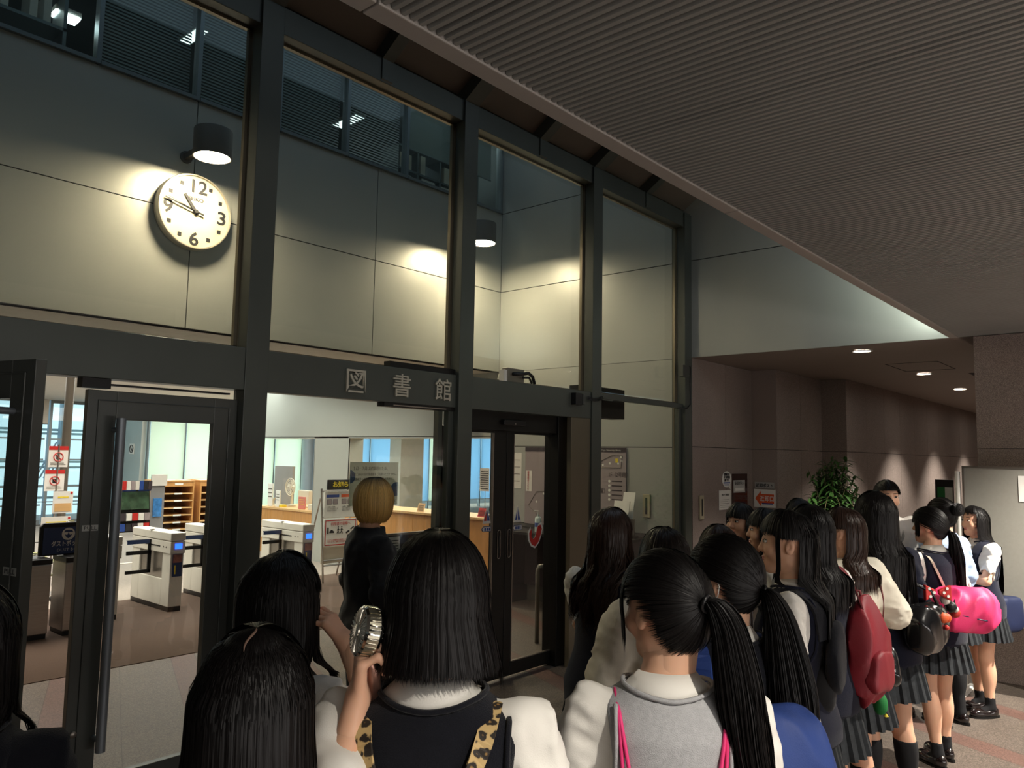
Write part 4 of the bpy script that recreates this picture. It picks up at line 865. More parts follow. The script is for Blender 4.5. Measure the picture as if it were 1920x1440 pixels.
# desk behind the first opening -----------------------------------------------------
t = thing('reception_desk', 'light wooden desk inside the first opening', 'desk', (8.6, 12.2, 0))
s = MB(); s.box(8.0, 11.43, 0.80, 9.1, 13.3, 0.84); s.build('desk_top', M_['woodd'], t, bevel=0.004)
s = MB(); s.box(8.02, 11.45, 0.0, 8.06, 13.28, 0.80); s.box(9.0, 11.45, 0, 9.04, 13.28, 0.80); s.build('side_panels', M_['wood'], t)
t = thing('cabinet', 'open wooden pigeonhole cabinet on the desk', 'cabinet', (8.9, 12.0, 0.84)); s = MB(); s.box(8.75, 11.55, 0.842, 9.08, 12.35, 0.862); s.box(8.75, 11.55, 1.15, 9.08, 12.35, 1.18); s.box(8.75, 11.55, 0.862, 9.08, 11.57, 1.15); s.box(8.75, 12.33, 0.862, 9.08, 12.35, 1.15); s.box(9.06, 11.57, 0.862, 9.08, 12.33, 1.15); s.build('carcass', M_['wood'], t)
t = thing('desk_fan', 'white desk fan on the desk in the first opening', 'fan', (8.4, 12.75, 0.84))
s = MB(); s.lathe((8.4, 12.75, 0.842), [(0.09, 0), (0.09, 0.02), (0.02, 0.03), (0.015, 0.25), (0, 0.25)], 24); s.build('stand', M_['offwhite'], t, smooth=True, sharp=40)
s = MB(); c = Vector((8.36, 12.75, 1.20))
for r_ in (0.05, 0.09, 0.13, 0.16): s.tube([c + Vector((0, r_ * cos(a), r_ * sin(a))) for a in np.linspace(0, 2 * pi, 28)], 0.004 if r_ < 0.16 else 0.008, 6, False)
for k in range(12): s.tube([c, c + Vector((0.0, 0.16 * cos(k * pi / 6), 0.16 * sin(k * pi / 6)))], 0.003, 5)
s.build('guard', M_['offwhite'], t); s = MB()
for k in range(4):
    a = k * pi / 2 + 0.3; s.prism(c + Vector((0.02, 0, 0)), (0, cos(a), sin(a)), (0.3, -sin(a), cos(a)), [(0.02, -0.02), (0.12, -0.05), (0.13, 0.03), (0.02, 0.02)], (0.003, 0, 0))
s.lathe(c, [(0.03, 0), (0.03, 0.08), (0, 0.09)], 16, axis=UX); s.build('blades', M_['white'], t)
t = thing('grey_partition', 'grey desk partition at the left of the first opening', 'partition', (8.9, 13.2, 0.84)); s = MB(); s.box(8.55, 12.98, 0.842, 8.60, 13.6, 1.58); s.build('panel', material('grey_cloth_panel', (140, 138, 136), 0.9), t)
t = thing('computer_monitor', 'cream computer monitor seen from behind on the desk', 'monitor', (8.5, 12.2, 0.84)); s = MB(); s.box(8.40, 12.2, 0.90, 8.48, 12.55, 1.15); s.build('case', M_['offwhite'], t, bevel=0.012); s = MB(); s.tube([(8.45, 12.38, 0.842), (8.45, 12.38, 0.95)], 0.02, 10); s.lathe((8.45, 12.38, 0.842), [(0.09, 0), (0.09, 0.01), (0, 0.015)], 20); s.build('foot', M_['offwhite'], t)
for (yy, zz, mt_, w2, h2, nm, lab, ct) in ((11.95, 0.842, 'red', 0.20, 0.22, 'desk_sign', 'pink-red sign card standing on the desk', 'sign'), (11.70, 0.842, 'offwhite', 0.12, 0.10, 'card_box', 'small cream box at the right end of the desk', 'box'), (12.62, 0.842, 'yellow', 0.10, 0.04, 'sticky_notes', 'yellow block of sticky notes on the desk', 'notes'), (12.98, 0.842, 'paper', 0.16, 0.42, 'hanging_slip', 'tall white paper slip at the left of the desk', 'paper'), (12.72, 0.842, 'paper', 0.13, 0.30, 'hanging_slip', 'white paper slip hanging in front of the desk fan', 'paper')):
    t = thing(nm, lab, ct, (8.1, yy, zz)); s = MB(); s.box(8.08, yy - w2 / 2, zz, 8.10 if h2 > 0.11 else 8.18, yy + w2 / 2, zz + h2); s.build('body', material('salmon_card', (206, 118, 104), 0.6) if mt_ == 'red' else M_[mt_], t, bevel=0.003)
    if h2 > 0.11:
        s = MB()
        for q in range(3): s.box(8.077, yy - w2 * 0.36, zz + h2 * (0.4 + 0.17 * q), 8.0795, yy + w2 * 0.36, zz + h2 * (0.44 + 0.17 * q))
        s.build('print', M_['yellow'] if mt_ == 'red' else M_['signgrey'], t)
t = thing('coiled_cable', 'coil of pale cable lying on the desk', 'cable', (8.12, 12.9, 0.86)); s = MB()
for k in range(4): s.tube([(8.12 + 0.008 * k, 12.86 + 0.075 * cos(a), 0.925 + 0.075 * sin(a)) for a in np.linspace(0, 2 * pi, 24)], 0.005, 6, False)
s.build('coil', M_['offwhite'], t)
t = thing('copier', 'dark topped cream copier behind the round column', 'copier', (10.6, 14.2, 0)); s = MB(); s.box(10.3, 13.6, 0, 11.0, 14.4, 0.95); s.box(10.35, 13.7, 1.15, 11.0, 14.4, 1.35); s.build('body', M_['offwhite'], t, bevel=0.02); s = MB(); s.box(10.28, 13.58, 0.96, 11.02, 14.42, 1.14); s.build('tray_slot', M_['blackpl'], t)
# long wooden counter in the second opening -------------------------------------------
t = thing('service_counter', 'long wooden service counter under the second opening', 'counter', (7.95, 8.7, 0))
s = MB(); s.box(7.86, 7.06, 0.965, 8.5, 10.44, 1.0); s.build('worktop', M_['woodd'], t, bevel=0.004)
s = MB()
yy = 7.10
while yy < 10.4: s.box(7.895, yy + 0.003, 0.08, 7.93, min(yy + 0.84, 10.44) - 0.003, 0.965); yy += 0.84
s.build('front_panels', M_['wood'], t); s = MB(); s.box(7.91, 7.06, 0, 7.935, 10.44, 0.08); s.build('kick_board', M_['plum'], t)
def stand_card(y, w2, h2, mt_, label, head=None, nm='counter_card', x=7.98, z=1.002):
    t = thing(nm, label, 'card', (x, y, z)); s = MB(); s.hexa([(x, y - w2 / 2, z), (x + 0.005, y - w2 / 2, z), (x + 0.005, y + w2 / 2, z), (x, y + w2 / 2, z)], [(x + 0.04, y - w2 / 2, z + h2), (x + 0.045, y - w2 / 2, z + h2), (x + 0.045, y + w2 / 2, z + h2), (x + 0.04, y + w2 / 2, z + h2)]); s.build('sheet', M_[mt_], t)
    s = MB()
    for k in range(5):
        f_ = 0.15 + k * 0.13; xx = x + 0.04 * f_ - 0.003; s.box(xx, y - w2 * 0.36, z + h2 * f_, xx + 0.002, y + w2 * 0.36, z + h2 * (f_ + 0.05))
    s.build('print', M_['ink'], t)
    if head: s = MB(); s.box(x + 0.034 - 0.004, y - w2 * 0.42, z + h2 * 0.84, x + 0.034, y + w2 * 0.42, z + h2 * 0.95); s.build('heading', M_[head], t)
stand_card(8.72, 0.15, 0.12, 'woodd', 'small cream card standing on the wooden counter right of the blond head')
stand_card(7.22, 0.16, 0.28, 'paper', 'white card with a blue heading on the counter behind the left sliding door', 'blue')
stand_card(7.46, 0.15, 0.12, 'red', 'red card on the counter behind the left sliding door')
t = thing('paper_notice', 'grey typed notice hanging at the counter behind the left sliding door', 'poster', (8.02, 7.42, 1.3)); s = MB(); s.box(8.0, 7.34, 1.36, 8.004, 7.52, 1.68); s.build('sheet', M_['paper'], t); s = MB()
for k in range(9): s.box(7.997, 7.36, 1.39 + k * 0.03, 7.9995, 7.50, 1.40 + k * 0.03)
s.build('print', M_['ink'], t)
s = MB(); s.tube([(8.02, 7.43, 1.0), (8.02, 7.43, 1.36)], 0.004, 6); s.build('holder_rod', M_['steel'], t)
t = thing('sunflower', 'small yellow flower ornament at the near end of the counter', 'ornament', (7.95, 7.11, 1.0)); s = MB(); s.tube([(7.92, 7.11, 1.002), (7.92, 7.11, 1.05)], 0.003, 6); s.build('stalk', M_['leaf'], t); s = MB()
for k in range(10): a = k * pi / 5; leaf_mesh(s, (7.915, 7.11, 1.06), (-0.1, cos(a), sin(a)), UX, 0.035, 0.02, 3, 0)
s.lathe((7.913, 7.11, 1.06), [(0.010, 0), (0, 0.006)], 12, axis=NX); s.build('petals', M_['yellow'], t)
# notice stand --------------------------------------------------------------------
YN = 9.35; kx = YN / 9.0
t = thing('notice_stand', 'grey metal notice stand with a black and yellow heading in front of the pillar', 'notice stand', (7.0, YN, 0))
s = MB(); x0, x1 = 6.66, 7.27
for xx in (x0, x1):
    s.tube([(xx, YN - 0.10, 0.02), (xx, YN + 0.02, 1.34)], 0.014, 8); s.tube([(xx, YN + 0.42, 0.02), (xx, YN + 0.04, 1.2)], 0.012, 8)
for zz, dy in ((0.26, -0.08), (0.93, -0.02), (1.30, 0.01), (0.33, -0.07)): s.tube([(x0, YN + dy, zz), (x1, YN + dy, zz)], 0.012, 8)
s.build('frame', M_['steel'], t)
s = MB(); s.box(x0 + 0.02, YN - 0.035, 0.93, x1 - 0.02, YN - 0.015, 1.30); u1 = s.build('upper_poster', M_['paper'], t)
s = MB(); s.box(x0 + 0.02, YN - 0.055, 0.52, x1 - 0.02, YN - 0.04, 0.905); u2 = s.build('lower_poster', M_['paper'], t)
s = MB(); s.box(x0 + 0.0, YN - 0.03, 0.28, x1, YN - 0.02, 0.52); s.build('back_board', M_['offwhite'], t)
s = MB(); s.box(x0 + 0.05, YN - 0.06, 1.325, x1 + 0.05, YN - 0.03, 1.47); hd = s.build('heading_plate', M_['blackpl'], t, bevel=0.008)
text('lettering', 'お知らせ', (x0 + 0.13, YN - 0.063, 1.37), UX, UZ, 0.085, M_['yellow'], hd, 0.002, width=0.37, bold=0.003)
yf = YN - 0.036
for xa, mt_ in ((x0 + 0.05, 'blue'), (x0 + 0.31, 'orange')):
    s = MB(); card(s, xa, xa + 0.22, 1.215, 1.255, yf); s.build('strip', M_[mt_], u1)
    s = MB(); card(s, xa + 0.01, xa + 0.095, 1.115, 1.19, yf, 0.001); card(s, xa + 0.115, xa + 0.20, 1.115, 1.19, yf, 0.001); s.build('picture', M_['navyplate'] if mt_ == 'blue' else M_['plum'], u1)
    s = MB(); card(s, xa + 0.015, xa + 0.09, 1.12, 1.185, yf - 0.0012, 0.001); card(s, xa + 0.12, xa + 0.195, 1.12, 1.185, yf - 0.0012, 0.001); s.build('picture_face', M_['lavender'], u1)
    text('small_print', '入館のご案内\nカードをかざして\nお入りください', (xa + 0.02, yf - 0.003, 1.07), UX, UZ, 0.026, M_['ink'], u1, 0.0008, width=0.18)
yf = YN - 0.056; s = MB()
for (a0, a1, c0, c1) in ((x0 + 0.035, x1 - 0.035, 0.88, 0.892), (x0 + 0.035, x1 - 0.035, 0.533, 0.545), (x0 + 0.035, x0 + 0.047, 0.533, 0.892), (x1 - 0.047, x1 - 0.035, 0.533, 0.892)): card(s, a0, a1, c0, c1, yf, 0.001)
s.build('red_border', M_['red'], u2); text('heading', '利用者の皆様へ', (x0 + 0.13, yf - 0.003, 0.82), UX, UZ, 0.055, M_['red'], u2, 0.001, width=0.34)
text('small_print', 'ただいま館内は混雑して\nおります。静かにお通りください', (x0 + 0.08, yf - 0.003, 0.60), UX, UZ, 0.026, M_['red'], u2, 0.001, width=0.44)
s = MB()
for k in range(2):    # two walking figures
    c = Vector((x0 + 0.26 + 0.06 * k, yf - 0.003, 0.0)); s.lathe(c + Vector((0.0, 0, 0.79)), [(0.010, 0), (0.010, 0.001)], 10, axis=NY)
    for a, b_ in (((0, 0.775), (0, 0.735)), ((0, 0.735), (0.02, 0.695)), ((0, 0.735), (-0.02, 0.70)), ((0, 0.765), (0.025, 0.745)), ((0, 0.765), (-0.02, 0.745))): s.bar(c + Vector((a[0], 0, a[1])), c + Vector((b_[0], 0, b_[1])), 0.009, 0.002, up=UY)
s.box(x0 + 0.07, yf - 0.003, 0.70, x0 + 0.095, yf - 0.001, 0.79); s.box(x0 + 0.11, yf - 0.003, 0.71, x0 + 0.19, yf - 0.001, 0.735); s.prism((x0 + 0.12, yf - 0.001, 0.735), UX, UZ, [(0, 0), (0.055, 0), (0.04, 0.02), (0.015, 0.02)], (0, -0.002, 0))
s.bar((x0 + 0.40, yf - 0.003, 0.70), (x0 + 0.46, yf - 0.003, 0.73), 0.025, 0.002, up=UY); s.bar((x0 + 0.48, yf - 0.003, 0.75), (x0 + 0.54, yf - 0.003, 0.785), 0.022, 0.002, up=UY); s.build('pictograms', M_['ink'], u2)
# opening-hours sign behind the glass ---------------------------------------------------
YB = 5.6; t = thing('opening_sign', 'dark standing board with a white opening-hours sheet behind the second bay glass', 'sign', (5.2, YB, 0)); x0, x1 = 4.62, 5.75
s = MB(); s.box(x0, YB, 0.10, x1, YB + 0.03, 1.10); s.build('board', M_['plum'], t); s = MB(); s.box(x0 - 0.01, YB - 0.005, 1.10, x1 + 0.01, YB + 0.035, 1.12); s.box(x0 - 0.012, YB - 0.005, 0.0, x0, YB + 0.035, 1.1); s.box(x1, YB - 0.005, 0, x1 + 0.012, YB + 0.035, 1.1); s.box(x0 - 0.02, YB - 0.2, 0, x0 + 0.02, YB + 0.23, 0.03); s.box(x1 - 0.02, YB - 0.2, 0, x1 + 0.02, YB + 0.23, 0.03); s.build('rail', M_['steel'], t)
s = MB(); card(s, x0 + 0.06, x1 - 0.06, 0.35, 0.90, YB - 0.001); sh = s.build('white_sheet', M_['paper'], t); text('lettering', '開館時間', (4.80, YB - 0.006, 0.74), UX, UZ, 0.14, M_['ink'], sh, 0.001, width=0.62)
s = MB(); card(s, 4.74, 4.88, 0.93, 1.09, YB - 0.001); nt_ = s.build('small_notice', M_['paper'], t); s = MB()
for k in range(5): card(s, 4.76, 4.86, 0.95 + k * 0.025, 0.958 + k * 0.025, YB - 0.005, 0.001)
s.build('print', M_['ink'], nt_)
# campus map board on the end wall, inside --------------------------------------------------
xm = SX - 0.001
def cardx(s, y0, y1, z0, z1, x, d=0.003): s.box(x - d, y0, z0, x, y1, z1)
t = thing('floor_map_board', 'tall lilac library map board with a dark header strip on the inner end wall', 'map board', (xm, 5.85, 1.0))
s = MB(); cardx(s, 5.05, 6.62, 0.98, 1.98, xm, 0.02); bd = s.build('board', M_['lavender'], t); xb = xm - 0.0205
s = MB(); cardx(s, 5.05, 6.62, 1.925, 1.98, xb); hd = s.build('header_strip', M_['plum'], t); text('lettering', 'Toyo University Library', (xb - 0.004, 5.40, 1.94), NY, UZ, 0.03, M_['paper'], hd, 0.001, width=0.28)
for (yy, zz, tx, n_) in ((6.22, 1.83, 'B1F（2号館）', 4), (5.30, 1.65, '1F（2号館）', 5), (5.62, 1.45, '1F（3号館）', 5)):
    text('floor_heading', tx, (xb - 0.001, yy, zz - 0.02), NY, UZ, 0.07, M_['plum'], t, 0.001, width=0.26)
    for k in range(n_):
        z = zz - 0.075 - 0.055 * k; s = MB(); s.lathe((xb, yy - 0.015, z), [(0.017, 0), (0.017, 0.001), (0, 0.001)], 16, axis=NX); s.build('number_dot', M_['paper'], t)
        s = MB(); cardx(s, yy - 0.20, yy - 0.05, z - 0.006, z + 0.008, xb, 0.001); s.build('room_name', M_['plum'], t)
s = MB()
for pts in ([(5.42, 1.74), (5.40, 1.82), (5.24, 1.89), (5.10, 1.88), (5.12, 1.74), (5.42, 1.74)], [(6.55, 1.22), (6.42, 1.40), (6.05, 1.42), (5.9, 1.1), (6.3, 1.02), (6.55, 1.22)]):
    s.tube([(xb - 0.002, a, b_) for a, b_ in pts], 0.003, 4)
s.build('plan_outline', M_['signgrey'], t)
for (yy, zz) in ((5.38, 1.77), (5.28, 1.79), (5.16, 1.79), (5.11, 1.82), (5.12, 1.87), (6.30, 1.38), (6.20, 1.43), (6.12, 1.43), (6.42, 1.27)):
    s = MB(); s.lathe((xb, yy, zz), [(0.014, 0), (0.014, 0.001), (0, 0.001)], 14, axis=NX); s.build('map_dot', M_['paper'], t)
s = MB(); cardx(s, 5.16, 5.20, 1.80, 1.85, xb, 0.001); s.build('map_square', M_['yellow'], t)
def wall_paper(y0, y1, z0, z1, label, x=None, mt_='paper', lines=6, nm='wall_notice', ink='ink'):
    x = xb - 0.001 if x is None else x; t = thing(nm, label, 'poster', (x, (y0 + y1) / 2, z0)); s = MB(); cardx(s, y0, y1, z0, z1, x); s.build('sheet', M_[mt_], t); s = MB(); 
    for k in range(lines): z = z1 - (z1 - z0) * (k + 1) / (lines + 1); cardx(s, y0 + (y1 - y0) * 0.12, y1 - (y1 - y0) * (0.12 + 0.1 * (k % 3)), z - 0.004, z + 0.004, x - 0.0032, 0.001)
    s.build('print', M_[ink], t); return t
t = wall_paper(6.50, 6.60, 1.40, 1.67, 'narrow white strip with red vertical characters on the map board', lines=0)
text('lettering', '図\n書\n館\nは\nこ\nち\nら', (xb - 0.006, 6.577, 1.635), NY, UZ, 0.036, M_['red'], t, 0.001)
t = wall_paper(5.99, 6.26, 1.05, 1.37, 'cream notice with small diagrams taped low on the map board', mt_='paper', lines=0)
s = MB(); cardx(s, 6.02, 6.22, 1.325, 1.355, xb - 0.0042, 0.001); s.build('orange_title', M_['orange'], t); s = MB()
for (a, b_) in ((6.08, 1.22), (6.15, 1.14), (6.05, 1.13)): cardx(s, a, a + 0.035, b_, b_ + 0.05, xb - 0.0042, 0.001)
for k in range(5): cardx(s, 6.12, 6.23, 1.29 - k * 0.02, 1.295 - k * 0.02, xb - 0.0042, 0.001)
s.build('diagrams', M_['ink'], t); s = MB(); cardx(s, 6.0, 6.07, 1.07, 1.11, xb - 0.0042, 0.001); s.build('yellow_tag', M_['yellow'], t)
wall_paper(6.70, 6.92, 1.43, 1.90, 'white paper with a faint sketch left of the map board', x=xm, lines=4, ink='signgrey')
def thermo(x, y, z, axis, label):
    t = thing('wall_intercom', label, 'wall plate', (x, y, z))
    s = MB(); s.box(*( (x - 0.02, y - 0.05, z, x, y + 0.05, z + 0.27) if axis == 'x' else (x - 0.05, y - 0.02, z, x + 0.05, y, z + 0.27))); s.build('plate', material('beige_plate', (176, 166, 140), 0.45), t, bevel=0.004)
    s = MB(); s.box(*((x - 0.024, y - 0.012, z + 0.04, x - 0.019, y + 0.012, z + 0.23) if axis == 'x' else (x - 0.012, y - 0.024, z + 0.04, x + 0.012, y - 0.019, z + 0.23))); s.build('slot', M_['ink'], t)
thermo(xm, 4.77, 1.17, 'x', 'tall beige slotted wall plate inside the fourth bay glass'); thermo(8.13, F - 0.001, 1.18, 'y', 'tall beige slotted wall plate on the stone wall outside')
# desk with sanitiser against the end wall ---------------------------------------------------
t = thing('black_desk', 'black side desk under the map board', 'desk', (7.65, 5.9, 0)); s = MB(); s.box(7.32, 4.75, 0.90, 7.93, 6.65, 0.935); s.build('desk_top', M_['black'], t, bevel=0.003)
s = MB(); s.box(7.40, 4.8, 0, 7.93, 4.83, 0.90); s.box(7.40, 6.57, 0, 7.93, 6.60, 0.90); s.box(7.88, 4.83, 0.2, 7.91, 6.57, 0.90); s.build('side_panels', M_['plum'], t)
t = thing('sanitiser_bottle', 'white pump bottle with a blue band on the black desk', 'bottle', (7.5, 6.05, 0.935)); s = MB(); s.lathe((7.5, 6.05, 0.936), [(0.038, 0), (0.04, 0.01), (0.04, 0.16), (0.03, 0.18), (0.012, 0.19), (0.012, 0.21), (0, 0.21)], 24); s.build('bottle', material('milky_bottle', (196, 214, 214), 0.3), t, smooth=True, sharp=50)
s = MB(); s.lathe((7.5, 6.05, 0.936), [(0.041, 0.06), (0.041, 0.11)], 24); s.build('blue_label', M_['blue'], t); s = MB(); s.tube([(7.5, 6.05, 1.146), (7.5, 6.05, 1.19), (7.46, 6.08, 1.19)], 0.008, 8); s.build('pump', M_['white'], t)
t = thing('paper_sheet', 'white paper sheet lying on the black desk', 'paper', (7.5, 5.7, 0.935)); s = MB(); s.box(7.36, 5.55, 0.936, 7.52, 5.80, 0.940); s.build('sheet', M_['paper'], t)
t = thing('document_holder', 'tiered white leaflet holder on the black desk right of the map board', 'holder', (7.75, 4.95, 0.935)); s = MB()
for k in range(3):
    x_ = 7.55 + 0.09 * k; zz = 0.96 + 0.10 * k; y_ = 4.88 - 0.02 * k; s.hexa([(x_, y_, zz), (x_, y_ + 0.26 - 0.05 * k, zz), (x_ + 0.01, y_ + 0.26 - 0.05 * k, zz), (x_ + 0.01, y_, zz)], [(x_ + 0.07, y_, zz + 0.30), (x_ + 0.07, y_ + 0.26 - 0.05 * k, zz + 0.30), (x_ + 0.08, y_ + 0.26 - 0.05 * k, zz + 0.30), (x_ + 0.08, y_, zz + 0.30)])
s.build('leaflets', M_['paper'], t); s = MB(); s.box(7.52, 4.84, 0.936, 7.86, 5.16, 0.958); s.box(7.80, 4.86, 0.958, 7.82, 5.1, 1.15); s.build('rack', M_['steel'], t)
t = thing('floor_barrier', 'low grey tube barrier behind the right sliding door', 'barrier', (6.3, 4.95, 0)); s = MB(); s.tube([(6.18, 4.98, 0), (6.18, 4.98, 0.72), (6.20, 4.98, 0.75), (6.75, 4.93, 0.75), (6.78, 4.93, 0.72), (6.78, 4.93, 0)], 0.022, 12); s.build('tube', M_['signgrey'], t, smooth=True)
# ================================================================== CORRIDOR THINGS
yw = F - 0.002
def front_card(s, x0, x1, z0, z1, d0=0.0, d1=0.003): s.box(x0, yw - d1, z0, x1, yw - d0, z1)
t = thing('round_sticker', 'oval white and blue speech-bubble sticker on the stone wall', 'sticker', (8.80, yw, 1.55))
pts = [(8.80 + 0.125 * cos(a), 1.625 + 0.098 * sin(a)) for a in np.linspace(0, 2 * pi, 32, endpoint=False)]
s = MB(); s.prism((0, yw, 0), UX, UZ, pts, (0, -0.003, 0)); s.prism((0, yw, 0), UX, UZ, [(8.83, 1.54), (8.90, 1.56), (8.90, 1.50)], (0, -0.003, 0)); s.build('sheet', M_['paper'], t)
s = MB(); front_card(s, 8.71, 8.89, 1.575, 1.590, 0.0031, 0.004); front_card(s, 8.73, 8.87, 1.553, 1.563, 0.0031, 0.004); s.build('blue_lines', M_['blue'], t)
text('lettering', '図書館は\n返却図書\n2階です', (8.72, yw - 0.005, 1.672), UX, UZ, 0.036, M_['ink'], t, 0.001, width=0.16, bold=0.001)
t = thing('wall_notice', 'white typed sheet below the oval sticker on the stone wall', 'poster', (8.75, yw, 1.27)); s = MB(); front_card(s, 8.59, 8.905, 1.265, 1.495); s.build('sheet', M_['paper'], t)
text('lettering', 'お知らせ（図書館前）', (8.65, yw - 0.004, 1.43), UX, UZ, 0.026, M_['ink'], t, 0.0008, width=0.2); s = MB()
for k in range(5): front_card(s, 8.62, 8.86 - 0.03 * (k % 2), 1.38 - k * 0.022, 1.384 - k * 0.022, 0.003, 0.0036)
s.build('print', M_['signgrey'], t)
t = thing('return_slot', 'brown glass book-return panel in the stone wall', 'panel', (9.15, yw, 1.2)); s = MB(); s.box(8.95, yw - 0.012, 0.95, 9.36, yw, 1.69); s.build('panel', material('brown_glass', (66, 42, 38), 0.12, 0.2), t)
s = MB(); s.box(8.96, yw - 0.016, 1.46, 9.28, yw - 0.012, 1.61); pl = s.build('name_plate', material('pale_plate', (186, 184, 180), 0.5), t); text('lettering', '返却ポスト', (8.985, yw - 0.018, 1.555), UX, UZ, 0.05, M_['ink'], pl, 0.001, width=0.26); s = MB(); s.box(9.0, yw - 0.018, 1.48, 9.24, yw - 0.0161, 1.515); s.build('white_strip', M_['paper'], pl)
xr = 9.55 - 0.002; VR = (0, -1, 0)
t = thing('return_sign', 'grey plate reading book return post on the side of the first stone pilaster', 'sign', (xr, 4.02, 1.5)); s = MB(); s.box(xr - 0.01, 3.90, 1.505, xr, 4.15, 1.585); s.build('plate', material('pale_grey_plate', (168, 166, 162), 0.5), t); text('lettering', '返却ポスト', (xr - 0.012, 4.135, 1.525), VR, UZ, 0.05, M_['ink'], t, 0.001, width=0.22, bold=0.001)
t = thing('arrow_notice', 'white sheet with a big red-orange left arrow on the side of the first pilaster', 'poster', (xr, 4.02, 1.27)); s = MB(); s.box(xr - 0.003, 3.885, 1.27, xr, 4.165, 1.495); s.build('sheet', M_['paper'], t)
s = MB(); s.prism((xr - 0.003, 4.15, 1.38), VR, UZ, [(0, 0), (0.075, 0.095), (0.075, 0.055), (0.245, 0.055), (0.245, -0.06), (0.075, -0.06), (0.075, -0.10)], (-0.001, 0, 0)); ar = s.build('arrow', M_['orange'], t)
text('lettering', '返却口', (xr - 0.0045, 4.09, 1.352), VR, UZ, 0.075, M_['paper'], ar, 0.001, width=0.18, bold=0.001); s = MB(); s.box(xr - 0.0055, 3.92, 1.308, xr - 0.0042, 4.06, 1.325); s.build('blue_underline', M_['blue'], ar)
# big potted plant
t = thing('potted_tree', 'big bushy green plant standing against the corridor wall', 'plant', (9.66, 3.24, 0)); px, py = 9.66, 3.24
s = MB(); s.lathe((px, py, 0), [(0.17, 0), (0.22, 0.36), (0.235, 0.36), (0.235, 0.40), (0.20, 0.40), (0.20, 0.36)], 36); s.build('pot', M_['pot'], t, smooth=True, sharp=40); s = MB(); s.lathe((px, py, 0.34), [(0.2, 0), (0.2, 0.02), (0, 0.03)], 24); s.build('soil', M_['soil'], t)
rr = random.Random(21); st = MB(); lf = MB()
for k in range(64):
    a = rr.random() * 2 * pi; sp = rr.uniform(0.08, 0.64); zt = 1.97 - 0.45 * (sp / 0.5) ** 2 * rr.uniform(0.5, 1.0) - rr.random() * 0.55
    b0 = Vector((px + 0.06 * cos(a), py + 0.06 * sin(a), 0.36)); tp = Vector((px + sp * cos(a), py + sp * sin(a) * 0.72, zt)); mid = b0.lerp(tp, 0.6) + Vector((-0.25 * sp * cos(a), -0.25 * sp * sin(a), 0.08)); st.tube([b0, mid, tp], [0.010, 0.007, 0.003], 6)
    for j in range(26):
        q = mid.lerp(tp, rr.random() ** 0.7) if rr.random() > 0.25 else b0.lerp(mid, rr.uniform(0.5, 1)); aa = rr.random() * 2 * pi; el = rr.uniform(-0.4, 0.9)
        leaf_mesh(lf, q, (cos(aa) * cos(el), sin(aa) * cos(el), sin(el)), UZ, rr.uniform(0.08, 0.15), rr.uniform(0.028, 0.046), 4, rr.uniform(0.1, 0.7))
for k in range(5):   # arching fronds on the left
    a = radians(200 + 22 * k); pts = [Vector((px, py, 1.38)) + Vector((cos(a) * 0.75 * u_, sin(a) * 0.45 * u_, 0.38 * u_ - 0.50 * u_ * u_)) for u_ in np.linspace(0, 1, 9)]; st.tube(pts, 0.004, 5)
    for i in range(2, 9):
        for sg in (-1, 1): d_ = (pts[i] - pts[i - 1]).normalized(); sd = d_.cross(Vector((0, 0, 1))).normalized() * sg; leaf_mesh(lf, pts[i], d_ * 0.5 + sd, UZ, 0.12, 0.035, 4, 0.3)
st.build('stems', M_['stem'], t, smooth=True); lf.build('foliage', M_['leafdark'], t, smooth=True)
# leaflet rack far down the corridor
t = thing('corridor_leaflet_rack', 'dark rack with clear leaflet pockets beside the display panel', 'rack', (13.1, 2.85, 0)); s = MB(); s.box(13.0, 2.60, 0, 13.05, 2.84, 1.62); s.box(12.9, 2.60, 0, 13.3, 2.84, 0.03); s.build('board', M_['black'], t)
s = MB(); s.box(12.93, 2.60, 1.2, 12.99, 2.80, 1.5); s.box(12.93, 2.60, 0.85, 12.99, 2.80, 1.12); s.build('clear_pockets', glass_mat('clear_plastic', (0.9, 0.93, 0.94), 0.12, 0.1), t)
for (a, z, mt_) in ((2.75, 1.22, 'green'), (2.65, 1.22, 'paper'), (2.70, 0.88, 'paper')):
    q = thing('leaflet', 'leaflet in the corridor rack pocket, %s' % {'green': 'green one', 'paper': 'white one'}[mt_] + (' in the lower pocket' if z < 1 else ' in the upper pocket'), 'leaflet', (12.96, a, z)); s = MB(); s.box(12.955, a - 0.05, z, 12.965, a + 0.05, z + 0.29); s.build('sheet', M_[mt_], q)
